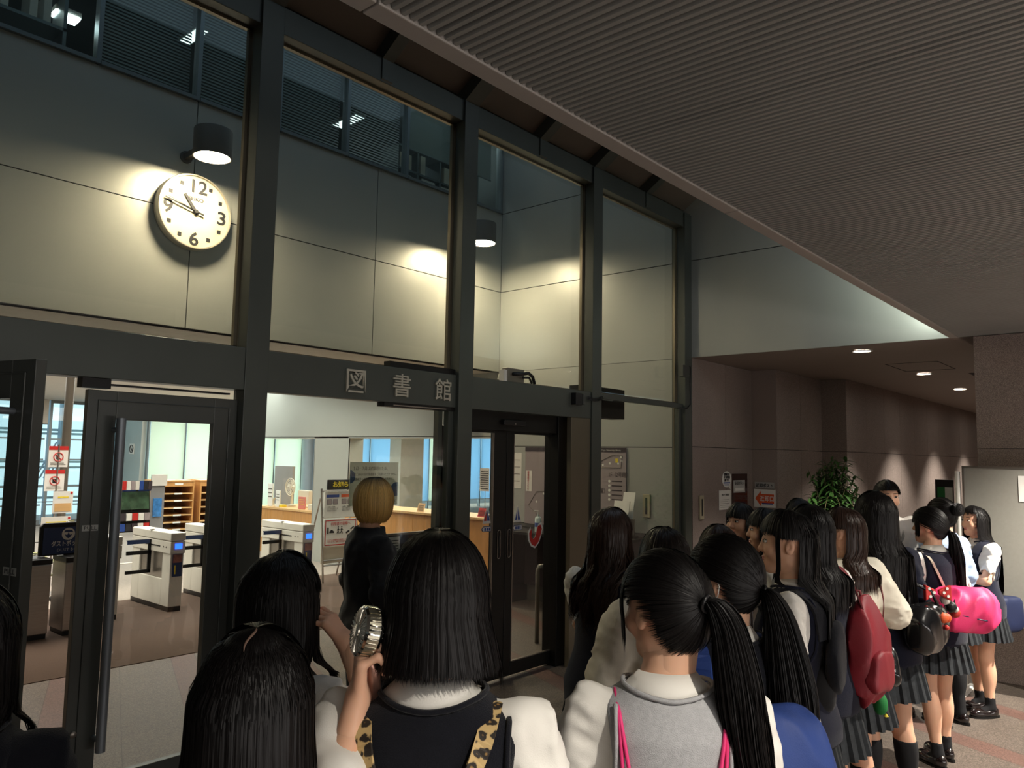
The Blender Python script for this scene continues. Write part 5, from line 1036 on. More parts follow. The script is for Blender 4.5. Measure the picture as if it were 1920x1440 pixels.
# display panel on wheels-less feet, seen from its grey face
t = thing('display_panel', 'free-standing grey display panel with white posts in front of the stone pier', 'display board', (7.4, 0.6, 0)); M_['boardgrey'] = material('grey_felt_board', (142, 140, 132), 0.9, 0, 0.03, 40, 0.1, 300)
bx = 7.34
s = MB(); s.box(bx, -0.42, 0.68, bx + 0.025, 1.385, 1.83); s.build('panel', M_['boardgrey'], t)
s = MB(); s.box(bx - 0.006, -0.44, 1.83, bx + 0.03, 1.40, 1.845); s.box(bx - 0.006, -0.44, 0.665, bx + 0.03, 1.40, 0.68); s.box(bx - 0.006, 1.385, 0.68, bx + 0.03, 1.40, 1.83); s.box(bx - 0.006, -0.44, 0.68, bx + 0.03, -0.42, 1.83); s.build('edge_rail', M_['steel'], t)
for yy in (1.435, -0.475):
    s = MB(); s.tube([(bx + 0.012, yy, 0.035), (bx + 0.012, yy, 1.80)], 0.020, 16); po = s.build('post', M_['white'], t, smooth=True, sharp=50)
    s = MB(); s.hexa([(bx - 0.28, yy - 0.03, 0.0), (bx + 0.30, yy - 0.03, 0.0), (bx + 0.30, yy + 0.03, 0), (bx - 0.28, yy + 0.03, 0)], [(bx - 0.28, yy - 0.02, 0.02), (bx + 0.30, yy - 0.02, 0.02), (bx + 0.30, yy + 0.02, 0.02), (bx - 0.28, yy + 0.02, 0.02)]); s.box(bx - 0.1, yy - 0.015, 0.015, bx + 0.12, yy + 0.015, 0.05); s.build('foot', M_['white'], po, bevel=0.005)
t = thing('pinned_notice', 'pale sheet with vertical writing pinned to the grey display panel', 'poster', (bx, 0.92, 1.55)); s = MB(); s.box(bx - 0.004, 0.80, 1.57, bx - 0.001, 1.005, 1.775); s.build('sheet', M_['paper'], t); text('lettering', 'お\n知\nら\nせ', (bx - 0.006, 0.965, 1.735), VR, UZ, 0.036, M_['ink'], t, 0.001)
# ================================================================== PEOPLE: signed-distance sculpting
def smin(a, b, k):
    if k <= 0: return np.minimum(a, b)
    h = np.clip(0.5 + 0.5 * (b - a) / k, 0, 1); return b + (a - b) * h - k * h * (1 - h)
sqrt_ = math.sqrt
class Field:
    def __init__(s, lo, hi, h):
        s.lo = np.array(lo, float); s.h = h; s.n = np.ceil((np.array(hi) - s.lo) / h).astype(int) + 1
        s.ax = [s.lo[i] + h * np.arange(s.n[i]) for i in range(3)]
        s.D = np.full(tuple(s.n), 0.25, dtype=np.float32)
    def _sl(s, lo, hi):
        i0 = np.clip(np.floor((np.array(lo) - s.lo) / s.h).astype(int), 0, s.n); i1 = np.clip(np.ceil((np.array(hi) - s.lo) / s.h).astype(int) + 1, 0, s.n)
        if np.any(i1 <= i0): return None, None
        sl = tuple(slice(a, b) for a, b in zip(i0, i1))
        P = np.stack(np.meshgrid(*[s.ax[i][sl[i]] for i in range(3)], indexing='ij'), -1); return sl, P
    def op(s, fn, lo, hi, k=0.02, sub=False, inter=False):
        sl, P = s._sl(lo, hi)
        if sl is None: return s
        d = fn(P)
        if sub: s.D[sl] = -smin(-s.D[sl], d, k)
        elif inter: s.D[sl] = np.maximum(s.D[sl], d)
        else: s.D[sl] = smin(s.D[sl], d, k)
        return s
    def cap(s, a, b, ra, rb, k=0.02, sub=False):
        a = np.array(a, float); b = np.array(b, float); m = max(ra, rb) + k + 0.03
        def fn(P):
            ab = b - a; t = np.clip(((P - a) @ ab) / max(ab @ ab, 1e-9), 0, 1); return np.linalg.norm(P - a - t[..., None] * ab, axis=-1) - (ra + (rb - ra) * t)
        return s.op(fn, np.minimum(a, b) - m, np.maximum(a, b) + m, k, sub)
    def ell(s, c, r, k=0.02, sub=False, rot=None, p=2.0):
        c = np.array(c, float); r = np.array(r, float); m = max(r) * 1.0 + k + 0.03
        Rm = None if rot is None else np.array(rot)
        def fn(P):
            q = P - c
            if Rm is not None: q = q @ Rm
            if p == 2.0: k0 = np.linalg.norm(q / r, axis=-1)
            else: k0 = (np.abs(q / r) ** p).sum(-1) ** (1 / p)
            k1 = np.linalg.norm(q / (r * r), axis=-1) + 1e-6; return k0 * (k0 - 1) / k1
        return s.op(fn, c - m, c + m, k, sub)
    def mesh(s):
        D = s.D; n = D.shape; ins = D < 0; cells = np.zeros(tuple(x - 1 for x in n), int)
        for i in (0, 1):
            for j in (0, 1):
                for k in (0, 1): cells += ins[i:n[0] - 1 + i, j:n[1] - 1 + j, k:n[2] - 1 + k]
        act = (cells > 0) & (cells < 8); idx = -np.ones(act.shape, int); C = np.argwhere(act); idx[act] = np.arange(len(C))
        if len(C) == 0: return np.zeros((0, 3)), np.zeros((0, 4), int)
        acc = np.zeros((len(C), 3)); cnt = np.zeros(len(C))
        cor = [(i, j, k) for i in (0, 1) for j in (0, 1) for k in (0, 1)]
        for a in cor:
            for ax in range(3):
                if a[ax]: continue
                b = list(a); b[ax] = 1; d0 = D[tuple((C + a).T)]; d1 = D[tuple((C + b).T)]; m = (d0 < 0) != (d1 < 0)
                t = np.where(m, d0 / np.where(np.abs(d0 - d1) < 1e-9, 1, d0 - d1), 0)
                p = np.array(a, float)[None] + 0; p = np.repeat(p, len(C), 0); p[:, ax] += t; acc += p * m[:, None]; cnt += m
        V = s.lo + (C + acc / cnt[:, None]) * s.h; F_ = []
        for ax in range(3):
            o1, o2 = [(1, 2), (2, 0), (0, 1)][ax]; sl0 = [slice(1, -1)] * 3; sl0[ax] = slice(0, -1); sl1 = list(sl0); sl1[ax] = slice(1, None)
            a = ins[tuple(sl0)]; b = ins[tuple(sl1)]; E = np.argwhere(a != b); fl = a[tuple(E.T)]
            off = np.ones(3, int); off[ax] = 0; E = E + off
            e1 = np.zeros(3, int); e1[o1] = 1; e2 = np.zeros(3, int); e2[o2] = 1
            q = [idx[tuple((E - e1 - e2).T)], idx[tuple((E - e2).T)], idx[tuple(E.T)], idx[tuple((E - e1).T)]]
            Q = np.stack(q, -1); Q[~fl] = Q[~fl][:, ::-1]; F_.append(Q)
        Fc = np.concatenate(F_); Fc = Fc[(Fc >= 0).all(1)]; return V, Fc
def join(parts):
    V = []; Fc = []; n = 0
    for v, f in parts: V.append(v); Fc.append(f + n); n += len(v)
    return np.concatenate(V), np.concatenate(Fc)
_fd = np.random.default_rng(5).normal(size=(10, 3)); _fp = np.random.default_rng(6).random(10) * 6.28
def folds(P, f=28.0, st=(1, 1, 0.5), seed=0):
    q = P * np.array(st) * f; r = 0
    for i in range(4): d = np.roll(_fd, seed, 0)[i]; r = r + np.sin(q @ d + _fp[(i + seed) % 10] + 1.5 * np.sin(q @ np.roll(_fd, seed, 0)[i + 4] * 0.5))
    return r / 4
_z = np.array([0.70, 0.76, 0.85, 0.98, 1.08, 1.17, 1.24, 1.275, 1.30, 1.32, 1.345]); _a = np.array([0.11, 0.158, 0.165, 0.126, 0.134, 0.148, 0.156, 0.148, 0.118, 0.082, 0.052]); _b = np.array([0.08, 0.108, 0.112, 0.088, 0.095, 0.106, 0.094, 0.076, 0.064, 0.056, 0.05]); _c = np.array([-0.01, -0.015, -0.012, 0.0, 0.0, 0.004, -0.006, -0.012, -0.014, -0.012, -0.008])
def torso_sdf(P, off, z0=0.70, z1=1.345, extra=None):
    z = P[..., 2]; a = np.interp(z, _z, _a) + off; b = np.interp(z, _z, _b) + off; c = np.interp(z, _z, _c)
    if extra is not None: e = np.interp(z, *extra); a = a + e; b = b + e
    q = np.sqrt((P[..., 0] / a) ** 2 + ((P[..., 1] - c) / b) ** 2); d = (q - 1) * np.minimum(a, b)
    return np.maximum(np.maximum(d, z0 - z), z - z1 - off * 0.3)
def back_y(x, z, off=0.03, front=False):
    a = np.interp(z, _z, _a) + off; b = np.interp(z, _z, _b) + off; c = np.interp(z, _z, _c); q = np.clip(1 - (x / a) ** 2, 0.02, 1); return c + (b if front else -b) * np.sqrt(q)
def unit(v): v = np.array(v, float); return v / (np.linalg.norm(v) + 1e-9)
def hand_field(W, fdir, pn, side, curls=(0.5, 0.55, 0.6, 0.7), thumb=0.5, s=1.0, h=0.0034, spread=0.10, forearm=None):
    """palm, four fingers and a thumb. fdir: where the fingers point, pn: out of the palm, side: +1 thumb towards fdir x pn"""
    W = np.array(W, float); f_ = unit(fdir); n_ = unit(np.array(pn, float) - f_ * (np.array(pn, float) @ f_)); t_ = np.cross(f_, n_) * side
    ext = 0.2 * s; Fd = Field(W - ext, W + ext, h)
    kn = []
    for i, (l, o) in enumerate(((0.080, 0.027), (0.083, 0.009), (0.079, -0.009), (0.072, -0.026))):
        k_ = W + f_ * l * s + t_ * o * s; kn.append(k_); Fd.cap(W + t_ * o * 0.55 * s + f_ * 0.012 * s, k_, 0.0125 * s, 0.0105 * s, 0.010)
    for i, (L1, L2, L3) in enumerate(((0.038, 0.022, 0.018), (0.042, 0.026, 0.019), (0.039, 0.024, 0.018), (0.031, 0.018, 0.016))):
        p = kn[i]; a = 0.0; d0 = unit(f_ + t_ * spread * (1.5 - i)); r = (0.0090, 0.0092, 0.0088, 0.0078)[i] * s
        for L_, w_ in ((L1, 0.9), (L2, 1.1), (L3, 0.8)):
            a += curls[i] * w_; d = d0 * cos(a) + n_ * sin(a); q = p + d * L_ * s; Fd.cap(p, q, r, r * 0.90, 0.004); p = q; r *= 0.90
    p = W + f_ * 0.018 * s + t_ * 0.024 * s; d = unit(f_ * 0.62 + t_ * 0.62 + n_ * (0.25 + thumb * 0.5)); q = p + d * 0.038 * s; Fd.cap(p, q, 0.0145 * s, 0.0105 * s, 0.010)
    d = unit(f_ * 0.85 + t_ * (0.35 - thumb * 0.5) + n_ * (0.3 + thumb * 0.5)); q2 = q + d * 0.030 * s; Fd.cap(q, q2, 0.0105 * s, 0.0092 * s, 0.005); d = unit(f_ * 0.8 + t_ * (0.1 - thumb * 0.6) + n_ * (0.3 + thumb * 0.7)); Fd.cap(q2, q2 + d * 0.024 * s, 0.0092 * s, 0.0078 * s, 0.005)
    bk = W - f_ * 0.035 if forearm is None else W + unit(np.array(forearm) - W) * 0.05
    Fd.cap(W + f_ * 0.01, bk, 0.0215 * s, 0.0235 * s, 0.015); return Fd.mesh()
M_['scalp'] = material('scalp', (120, 94, 80), 0.8); M_['eyewhite'] = material('eye_white', (226, 220, 212), 0.25); M_['iris'] = material('dark_iris', (34, 22, 16), 0.15); M_['brow'] = material('dark_brow', (40, 28, 24), 0.8); M_['lip'] = material('lip', (196, 110, 104), 0.4, sub=0.1)
def hair_mat(name, col, rough=0.47, spec=0.26):
    m = bpy.data.materials.new(name); m.use_nodes = True; nt = m.node_tree; n = nt.nodes; l = nt.links; p = n['Principled BSDF']
    uv = n.new('ShaderNodeUVMap'); uv.uv_map = 'uv'; sp = n.new('ShaderNodeSeparateXYZ'); l.new(uv.outputs[0], sp.inputs[0])
    wn = n.new('ShaderNodeTexWhiteNoise'); wn.noise_dimensions = '1D'; l.new(sp.outputs[0], wn.inputs['W'])
    mr = n.new('ShaderNodeMapRange'); mr.inputs['To Min'].default_value = 0.7; mr.inputs['To Max'].default_value = 1.3; l.new(wn.outputs['Value'], mr.inputs[0])
    mx = n.new('ShaderNodeMix'); mx.data_type = 'RGBA'; mx.blend_type = 'MULTIPLY'; mx.inputs[0].default_value = 1; mx.inputs[6].default_value = (*lin(col), 1); l.new(mr.outputs[0], mx.inputs[7]); l.new(mx.outputs[2], p.inputs['Base Color'])
    p.inputs['Roughness'].default_value = rough; p.inputs['Specular IOR Level'].default_value = spec; return m
M_['hair_black'] = hair_mat('black_hair', (15, 12, 12)); M_['hair_brown'] = hair_mat('dark_brown_hair', (46, 31, 24), 0.36); M_['hair_soft'] = hair_mat('soft_black_hair', (24, 18, 16), 0.35); M_['hair_blond'] = hair_mat('blond_hair', (214, 172, 100), 0.45, 0.35)
hb_n = M_['hair_blond'].node_tree; hb_r = hb_n.nodes.new('ShaderNodeMapRange'); hb_r.inputs['From Min'].default_value = 0.10; hb_r.inputs['From Max'].default_value = 0.34; hb_x = hb_n.nodes.new('ShaderNodeMix'); hb_x.data_type = 'RGBA'; hb_x.inputs[6].default_value = (*lin((44, 32, 24)), 1)
hb_s = [q for q in hb_n.nodes if q.type == 'SEPXYZ'][0]; hb_b = hb_n.nodes['Principled BSDF']; hb_o = hb_b.inputs['Base Color'].links[0].from_socket; hb_n.links.new(hb_s.outputs[1], hb_r.inputs[0]); hb_n.links.new(hb_r.outputs[0], hb_x.inputs[0]); hb_n.links.new(hb_o, hb_x.inputs[7]); hb_n.links.new(hb_x.outputs[2], hb_b.inputs['Base Color'])
# head-local frame: origin at skull centre, +y out of the face
HA = np.array([0.0875, 0.1110, 0.1150])
def hair_paths(phi, th0, off, style, rng, nseg=14):
    """returns (N, nseg, 3) strand points; phi measured from the back, th0 start angle from the crown"""
    N = len(phi); ramp = np.clip(np.linspace(0, 1, nseg) / 0.16, 0, 1)[None, :, None]; L = style['len']; wav = style.get('wave', 0.0); vol = style.get('vol', 0.003); aph = np.abs(phi)
    front = aph > style.get('bang_from', 2.02)
    part = style.get('part', 0.0)
    zend = np.where(front, style.get('bang_z', 0.034) + rng.normal(0, 0.005, N) - 0.045 * np.clip((3.14 - aph), 0, 1.0) * style.get('bang_curve', 0.35), -L + rng.normal(0, style.get('rag', 0.02), N) + (aph / 3.14) * style.get('taper', 0.05))
    if style.get('lock'):      # longer side locks framing the face
        lk = (aph > style.get('lock_from', 1.72)) & (aph < style.get('lock_to', 2.02)); zend = np.where(lk, -style['lock'] + rng.normal(0, 0.015, N), zend)
    if style.get('earopen'):
        eo = (aph > 1.22) & (aph < style.get('lock_from', 1.9)); zend = np.where(eo, 0.015 + rng.normal(0, 0.004, N), zend)
    up_ = zend > -0.01; the = np.where(up_, np.arccos(np.clip(zend / HA[2], -0.1, 0.95)), np.where(front, np.pi * 0.52, np.pi * 0.56))
    arc = (the - th0) * 0.1; hang = np.maximum((HA[2] + off) * np.cos(the) - zend, 0.0)
    tot = arc + hang; A3 = HA + vol - 0.004 + (off[:, None, None] + 0.004) * ramp; t = np.linspace(0, 1, nseg)[None] ** 0.92; s_ = t * tot[:, None]
    th = th0[:, None] + s_ / 0.1; on = th <= the[:, None]; thc = np.minimum(th, the[:, None]); hg = np.where(on, 0, s_ - arc[:, None])
    x = A3[..., 0] * np.sin(thc) * np.sin(phi)[:, None]; y = -A3[..., 1] * np.where(np.cos(phi) < 0, style.get('fy', 0.885), 1.0)[:, None] * np.sin(thc) * np.cos(phi)[:, None]; z = A3[..., 2] * np.cos(thc) - hg
    flare = style.get('flare', 0.10); k = np.clip(hg / 0.35, 0, 1.6)
    x = x * (1 + flare * k); inw = style.get('inward', 0.0) * np.clip(hg / max(L, 0.05), 0, 1) ** 2; x = x * (1 - inw); y = y * (1 - inw)
    if not style.get('short'):
        b = np.clip((-0.135 - z) / 0.07, 0, 1); b = b * b * (3 - 2 * b); fr = (aph > style.get('front_from', 1.75))[:, None]
        yt = np.where(fr, 0.118 + off[:, None], -0.142 - off[:, None] - 0.012 * np.cos(phi)[:, None] + 0.02 * np.clip(-z - 0.45, 0, 1)); y = y + (yt - y) * b
    ph1 = rng.random(N)[:, None] * 6.28; clump = np.sin(phi * 9)[:, None] * 2 + ph1 * 0.35; kk = np.clip(hg / 0.12, 0, 1)
    am = (0.0025 + wav) * kk; x = x + am * np.sin(hg * style.get('wfreq', 26) + clump); y = y + am * np.cos(hg * style.get('wfreq', 26) * 0.9 + clump)
    return np.stack([x, y, z], -1)
def tail_paths(N, rng, style, nseg=22):
    tie = np.array(style['tie']); L = style['tail']; r0 = 0.013; ang = rng.random(N) * 6.28; rr = np.sqrt(rng.random(N)); t = np.linspace(0, 1, nseg)[None]
    w_ = style.get('tailw', 0.045); rad = rr[:, None] * (r0 + (w_ - r0) * np.sin(np.clip(t * 1.5, 0, 1) * pi / 2) * (1 - 0.45 * np.clip(t - 0.55, 0, 1) / 0.45))
    Ls = L * (0.72 + 0.28 * rng.random(N))[:, None]; d = np.array(style.get('taildir', (0, -1, 0.2))); out = style.get('tailout', 0.06)
    e = np.clip(t / 0.3, 0, 1); cx = tie[0] + d[0] * out * np.sin(e * pi / 2) + style.get('sway', 0.0) * t ** 1.5; cy = tie[1] + d[1] * out * np.sin(e * pi / 2) - style.get('tailback', 0.0) * t; cz = tie[2] + 0.02 * np.sin(e * pi) - Ls * np.clip(t - 0.06, 0, 1) / 0.94
    return np.stack([cx + rad * np.cos(ang)[:, None] + 0.004 * np.sin(9 * t + ang[:, None]), cy + rad * 0.8 * np.sin(ang)[:, None], cz + np.zeros_like(rad)], -1)
def cap_paths(N, rng, style, nseg=10):
    """hair combed over the skull into the tie"""
    tie = np.array(style['tie']); a = HA - 0.002 + rng.random(N)[:, None] * 0.007; td = tie / HA; td = td / np.linalg.norm(td)
    ph = (rng.random(N) * 2 - 1) * pi; lowf = -0.02; aph = np.abs(ph)
    el = np.where(aph < 1.55, np.interp(aph, [0.0, 0.95, 1.25, 1.55], [-0.92, -0.85, -0.45, 0.10]) - 0.10 * rng.random(N), np.where(aph < 2.2, 0.10 + 0.05 * rng.random(N), 0.28 + 0.15 * np.clip(aph - 2.2, 0, 1))) + rng.random(N) * style.get('inner', 0.5)
    r0 = np.stack([np.cos(el) * np.sin(ph), -np.cos(el) * np.cos(ph), np.sin(el)], -1)
    w_ = np.arccos(np.clip(r0 @ td, -1, 1))[:, None]; t = np.linspace(0, 0.97, nseg)[None]; so = np.sin(w_) + 1e-6
    P = (np.sin((1 - t) * w_) / so)[..., None] * r0[:, None] + (np.sin(t * w_) / so)[..., None] * td
    return P * a[:, None] * (1 + 0.012 * np.sin(t * pi))[..., None]
def ribbons(paths, width, rng, tilt=0.35, u0=0):
    N, S, _ = paths.shape; T = np.gradient(paths, axis=1); T /= np.linalg.norm(T, axis=-1, keepdims=True) + 1e-9
    O = paths * np.array([1, 1, 0.15]); O /= np.linalg.norm(O, axis=-1, keepdims=True) + 1e-9; Sd = np.cross(T, O); Sd /= np.linalg.norm(Sd, axis=-1, keepdims=True) + 1e-9; Nn = np.cross(Sd, T)
    al = (rng.random(N) * 2 - 1)[:, None, None] * tilt; Sd = Sd * np.cos(al) + Nn * np.sin(al)
    wd = width * (0.6 + 0.8 * rng.random(N))[:, None, None] * np.concatenate([[0.15, 0.6], np.ones(S - 4), [0.7, 0.12]])[None, :, None]
    V = np.stack([paths - Sd * wd / 2, paths + Sd * wd / 2], 2).reshape(-1, 3)
    b = (np.arange(N)[:, None] * S + np.arange(S - 1)[None]) * 2; b = b.ravel(); Fc = np.stack([b, b + 1, b + 3, b + 2], -1)
    uu = np.repeat(rng.random(N) * 997 + u0, S * 2); vv = np.tile(np.repeat(np.linspace(0, 1, S), 2), N); return V, Fc, np.stack([uu, vv], -1)
def hair_shell(style, rng, nphi=72, nseg=20):
    phi = np.linspace(-pi, pi, nphi); z = np.zeros(nphi); st = dict(style); st['rag'] = 0.0; st['wave'] = style.get('wave', 0) * 0.3; st['bang_z'] = style.get('bang_z', 0.034) + 0.014; st['len'] = style['len'] - 0.03 if style['len'] > 0.1 else style['len'] - 0.012
    P = hair_paths(phi, z + 0.001, z - 0.007, st, np.random.default_rng(3), nseg); V = P.reshape(-1, 3); i = np.arange(nphi - 1)[:, None] * nseg + np.arange(nseg - 1)[None]; i = i.ravel(); Fc = np.stack([i, i + nseg, i + nseg + 1, i + 1], -1); Fc = Fc[np.maximum(np.linalg.norm(V[Fc[:, 0]] - V[Fc[:, 1]], axis=1), np.linalg.norm(V[Fc[:, 2]] - V[Fc[:, 3]], axis=1)) < 0.030]
    return V, Fc, np.stack([np.repeat(phi * 5, nseg), np.tile(np.linspace(0, 1, nseg), nphi)], -1)
def roundshell(rad, c=(0, 0, 0)):
    u = np.linspace(0, 2 * pi, 33); v = np.linspace(0.02, pi - 0.02, 20); U, Vv = np.meshgrid(u, v, indexing='ij'); P = np.stack([np.sin(Vv) * np.cos(U), np.sin(Vv) * np.sin(U), np.cos(Vv)], -1) * np.array(rad) + np.array(c); i = (np.arange(32)[:, None] * 20 + np.arange(19)[None]).ravel()
    return P.reshape(-1, 3), np.stack([i, i + 1, i + 21, i + 20], -1), np.zeros((33 * 20, 2))
VIEW = radians(40.94)
M_['shirt'] = material('white_cotton', (232, 228, 220), 0.75, 0, 0.02, 6, 0.12, 500, 0.2, sheen=0.1); M_['blouse'] = material('cream_blouse', (226, 219, 202), 0.7, 0, 0.02, 6, 0.1, 400, 0.2)
M_['navyknit'] = material('navy_knit', (22, 25, 42), 0.9, 0, 0.10, 60, 0.35, 420, 0.15, sheen=0.15); M_['blackknit'] = material('black_knit', (19, 20, 27), 0.9, 0, 0.10, 60, 0.35, 420, 0.15, sheen=0.12); M_['greyknit'] = material('grey_knit', (176, 176, 178), 0.9, 0, 0.08, 90, 0.4, 500, 0.2)
M_['skirt'] = material('dark_plaid_skirt', (34, 38, 42), 0.85, 0, 0.35, 18, stretch=(1, 1, 3)); M_['sock'] = material('black_sock', (14, 14, 18), 0.9); M_['shoe'] = material('polished_loafer', (26, 18, 18), 0.18, coat=0.5); M_['blacktee'] = material('black_cotton', (15, 15, 18), 0.85, sheen=0.1); M_['paleblue'] = material('pale_blue_cotton', (158, 176, 204), 0.75, 0, 0.03, 6, 0.1, 400)
STYLES = {
 'long': dict(len=0.50, flare=0.12, lock=0.30), 'xlong': dict(len=0.62, flare=0.10, lock=0.35), 'mid': dict(len=0.36, flare=0.10, lock=0.2),
 'wavy': dict(len=0.34, flare=0.16, wave=0.012, wfreq=34, rag=0.035, lock=0.25), 'bob': dict(len=0.095, short=1, flare=0.0, inward=0.42, rag=0.008, vol=0.012, taper=-0.01, bang_z=0.0, bang_curve=0.3),
 'pony': dict(tie=(0.0, -0.108, 0.005), tail=0.42, tailw=0.055, tailout=0.045), 'lowpony': dict(tie=(0.0, -0.105, -0.045), tail=0.50, tailw=0.06, tailout=0.03, tailback=0.02), 'bun': dict(tie=(0.0, -0.10, 0.03), tail=0.0)}
def person(name, label, pos, beta, top, style='long', hair='hair_black', nh=1600, hw=0.0030, head_yaw=0.0, head_pitch=0.0, top_wear='vest', shirt='shirt', vest='navyknit', sleeves='short', arms=None, legs=((0, 0), (0, 0)), socks='knee', skirt=True, st_over=None, fine=False, hem=0.80, face=True, hands=None, extra=None, shoe='shoe', sl_end=0.86, neck_r=0.103, parting=False, arm_w=0.118):
    s = top / 1.606; yaw = VIEW + radians(beta) - pi / 2     # local +y -> looking direction
    cs, sn = cos(yaw), sin(yaw); Rz = np.array([[cs, -sn, 0], [sn, cs, 0], [0, 0, 1]])
    T = lambda v: (np.asarray(v, float) @ Rz.T) * s + np.array([pos[0], pos[1], 0.0])
    hy = radians(head_yaw); hp = radians(head_pitch); Ry = np.array([[cos(hy), -sin(hy), 0], [sin(hy), cos(hy), 0], [0, 0, 1]]); Rx = np.array([[1, 0, 0], [0, cos(hp), -sin(hp)], [0, sin(hp), cos(hp)]]); Rh = Ry @ Rx
    HC = np.array([0, 0.012, 1.484]); H = lambda v: np.asarray(v, float) @ Rh.T + HC
    root = thing(name, label, 'person', (pos[0], pos[1], 0), yaw); root['_'] = 0; del root['_']
    AR = {'L': dict(e=(-0.205, -0.025, 1.04), w=(-0.21, 0.06, 0.82)), 'R': dict(e=(0.205, -0.025, 1.04), w=(0.21, 0.06, 0.82))}
    for k_, v_ in (arms or {}).items(): AR[k_] = v_
    SH = {'L': (-0.158, -0.008, 1.268), 'R': (0.158, -0.008, 1.268)}
    LG = []
    for sx, (dx, dy) in zip((-1, 1), legs): LG.append(((sx * 0.082, 0, 0.80), (sx * 0.082 + dx * 0.5, dy * 0.5 + 0.012, 0.43), (sx * 0.085 + dx, dy - 0.02, 0.075)))
    # ---- body: one surface
    h = 0.010 if fine else 0.012
    Bf = Field((-0.45, -0.4, -0.01), (0.45, 0.45, 1.42), h)
    Bf.op(lambda P: torso_sdf(P, -0.004), (-0.2, -0.16, 0.68), (0.2, 0.16, 1.38), 0.01)
    for k_ in 'LR':
        S_ = SH[k_]; E_ = AR[k_]['e']; W_ = AR[k_]['w']; Bf.cap(S_, E_, 0.041, 0.033, 0.03); Bf.cap(E_, W_, 0.034, 0.0225, 0.012)
        m_ = (np.array(E_) * 0.7 + np.array(W_) * 0.3); Bf.cap(np.array(E_), m_, 0.034, 0.036, 0.02)
    for hp_, kn_, an_ in LG:
        Bf.cap(hp_, kn_, 0.080, 0.050, 0.03); Bf.cap(kn_, an_, 0.049, 0.031, 0.02); c_ = np.array(kn_) * 0.68 + np.array(an_) * 0.32 + np.array([0, -0.018, 0]); Bf.ell(c_, (0.047, 0.046, 0.11), 0.03)
        Bf.cap(an_, np.array(an_) + (0, 0.10, -0.05), 0.030, 0.020, 0.02)
    Bf.cap((0, -0.012, 1.30), HC + np.array([0, -0.02, -0.09]), 0.056, 0.049, 0.03)
    parts = [Bf.mesh()]; hh = 0.0045 if (fine or face) else 0.006
    Hf = Field((-0.13, -0.14, -0.19), (0.13, 0.15, 0.13), hh)
    Hf.ell((0, -0.012, 0.018), (0.0735, 0.0905, 0.086), 0); Hf.ell((0, 0.028, -0.030), (0.058, 0.056, 0.074), 0.03); Hf.ell((0, 0.062, -0.094), (0.020, 0.018, 0.016), 0.03)
    Hf.cap((-0.046, 0.0, -0.068), (0, 0.058, -0.094), 0.016, 0.014, 0.03); Hf.cap((0.046, 0.0, -0.068), (0, 0.058, -0.094), 0.016, 0.014, 0.03)
    Hf.cap((0, 0.078, 0.004), (0, 0.094, -0.032), 0.006, 0.0105, 0.014); Hf.ell((-0.010, 0.088, -0.036), (0.007, 0.008, 0.006), 0.006); Hf.ell((0.010, 0.088, -0.036), (0.007, 0.008, 0.006), 0.006)
    for sx in (-1, 1):
        Hf.ell((sx * 0.031, 0.090, 0.0), (0.018, 0.012, 0.012), 0.012, sub=True); Hf.ell((sx * 0.040, 0.058, -0.036), (0.022, 0.02, 0.022), 0.02)
        Hf.ell((sx * 0.076, -0.006, -0.018), (0.009, 0.0165, 0.027), 0.008, rot=[[1, 0, 0], [0, 0.97, -0.2], [0, 0.2, 0.97]]); Hf.ell((sx * 0.084, 0.0, -0.014), (0.005, 0.009, 0.016), 0.004, sub=True)
    Hf.ell((0, 0.079, -0.060), (0.019, 0.010, 0.006), 0.006); Hf.ell((0, 0.078, -0.069), (0.016, 0.010, 0.006), 0.005); Hf.ell((0, 0.092, -0.0648), (0.020, 0.004, 0.0012), 0.002, sub=True)
    nb = (np.array([0, -0.012, 1.32]) - HC) @ Rh; Hf.cap((0, -0.022, -0.07), nb, 0.050, 0.053, 0.03); hv, hf_ = Hf.mesh(); parts.append((H(hv), hf_))
    for k_, sd in (('L', 1), ('R', -1)):
        W_ = np.array(AR[k_]['w'], float); E_ = np.array(AR[k_]['e'], float); hd = (hands or {}).get(k_)
        if hd is None: hd = dict(f=W_ - E_, n=(1 if k_ == 'L' else -1, 0.1, 0), curls=(0.28, 0.32, 0.36, 0.42), thumb=0.3)
        f_ = hd['f']; n_ = hd['n']; tw = hd.get('side', None)
        if tw is None: t0 = np.cross(unit(f_), unit(n_)); tw = 1 if (t0 @ np.array([0, 1, 0.01])) > 0 else -1
        parts.append(hand_field(W_ + unit(f_) * 0.012, f_, n_, tw, hd.get('curls', (0.4,) * 4), hd.get('thumb', 0.4), 0.98, 0.0034 if fine else 0.0042, hd.get('spread', 0.08), forearm=E_))
    v, f_ = join(parts); link_mesh('body', T(v), f_, M_['skin'], root, smooth=True)
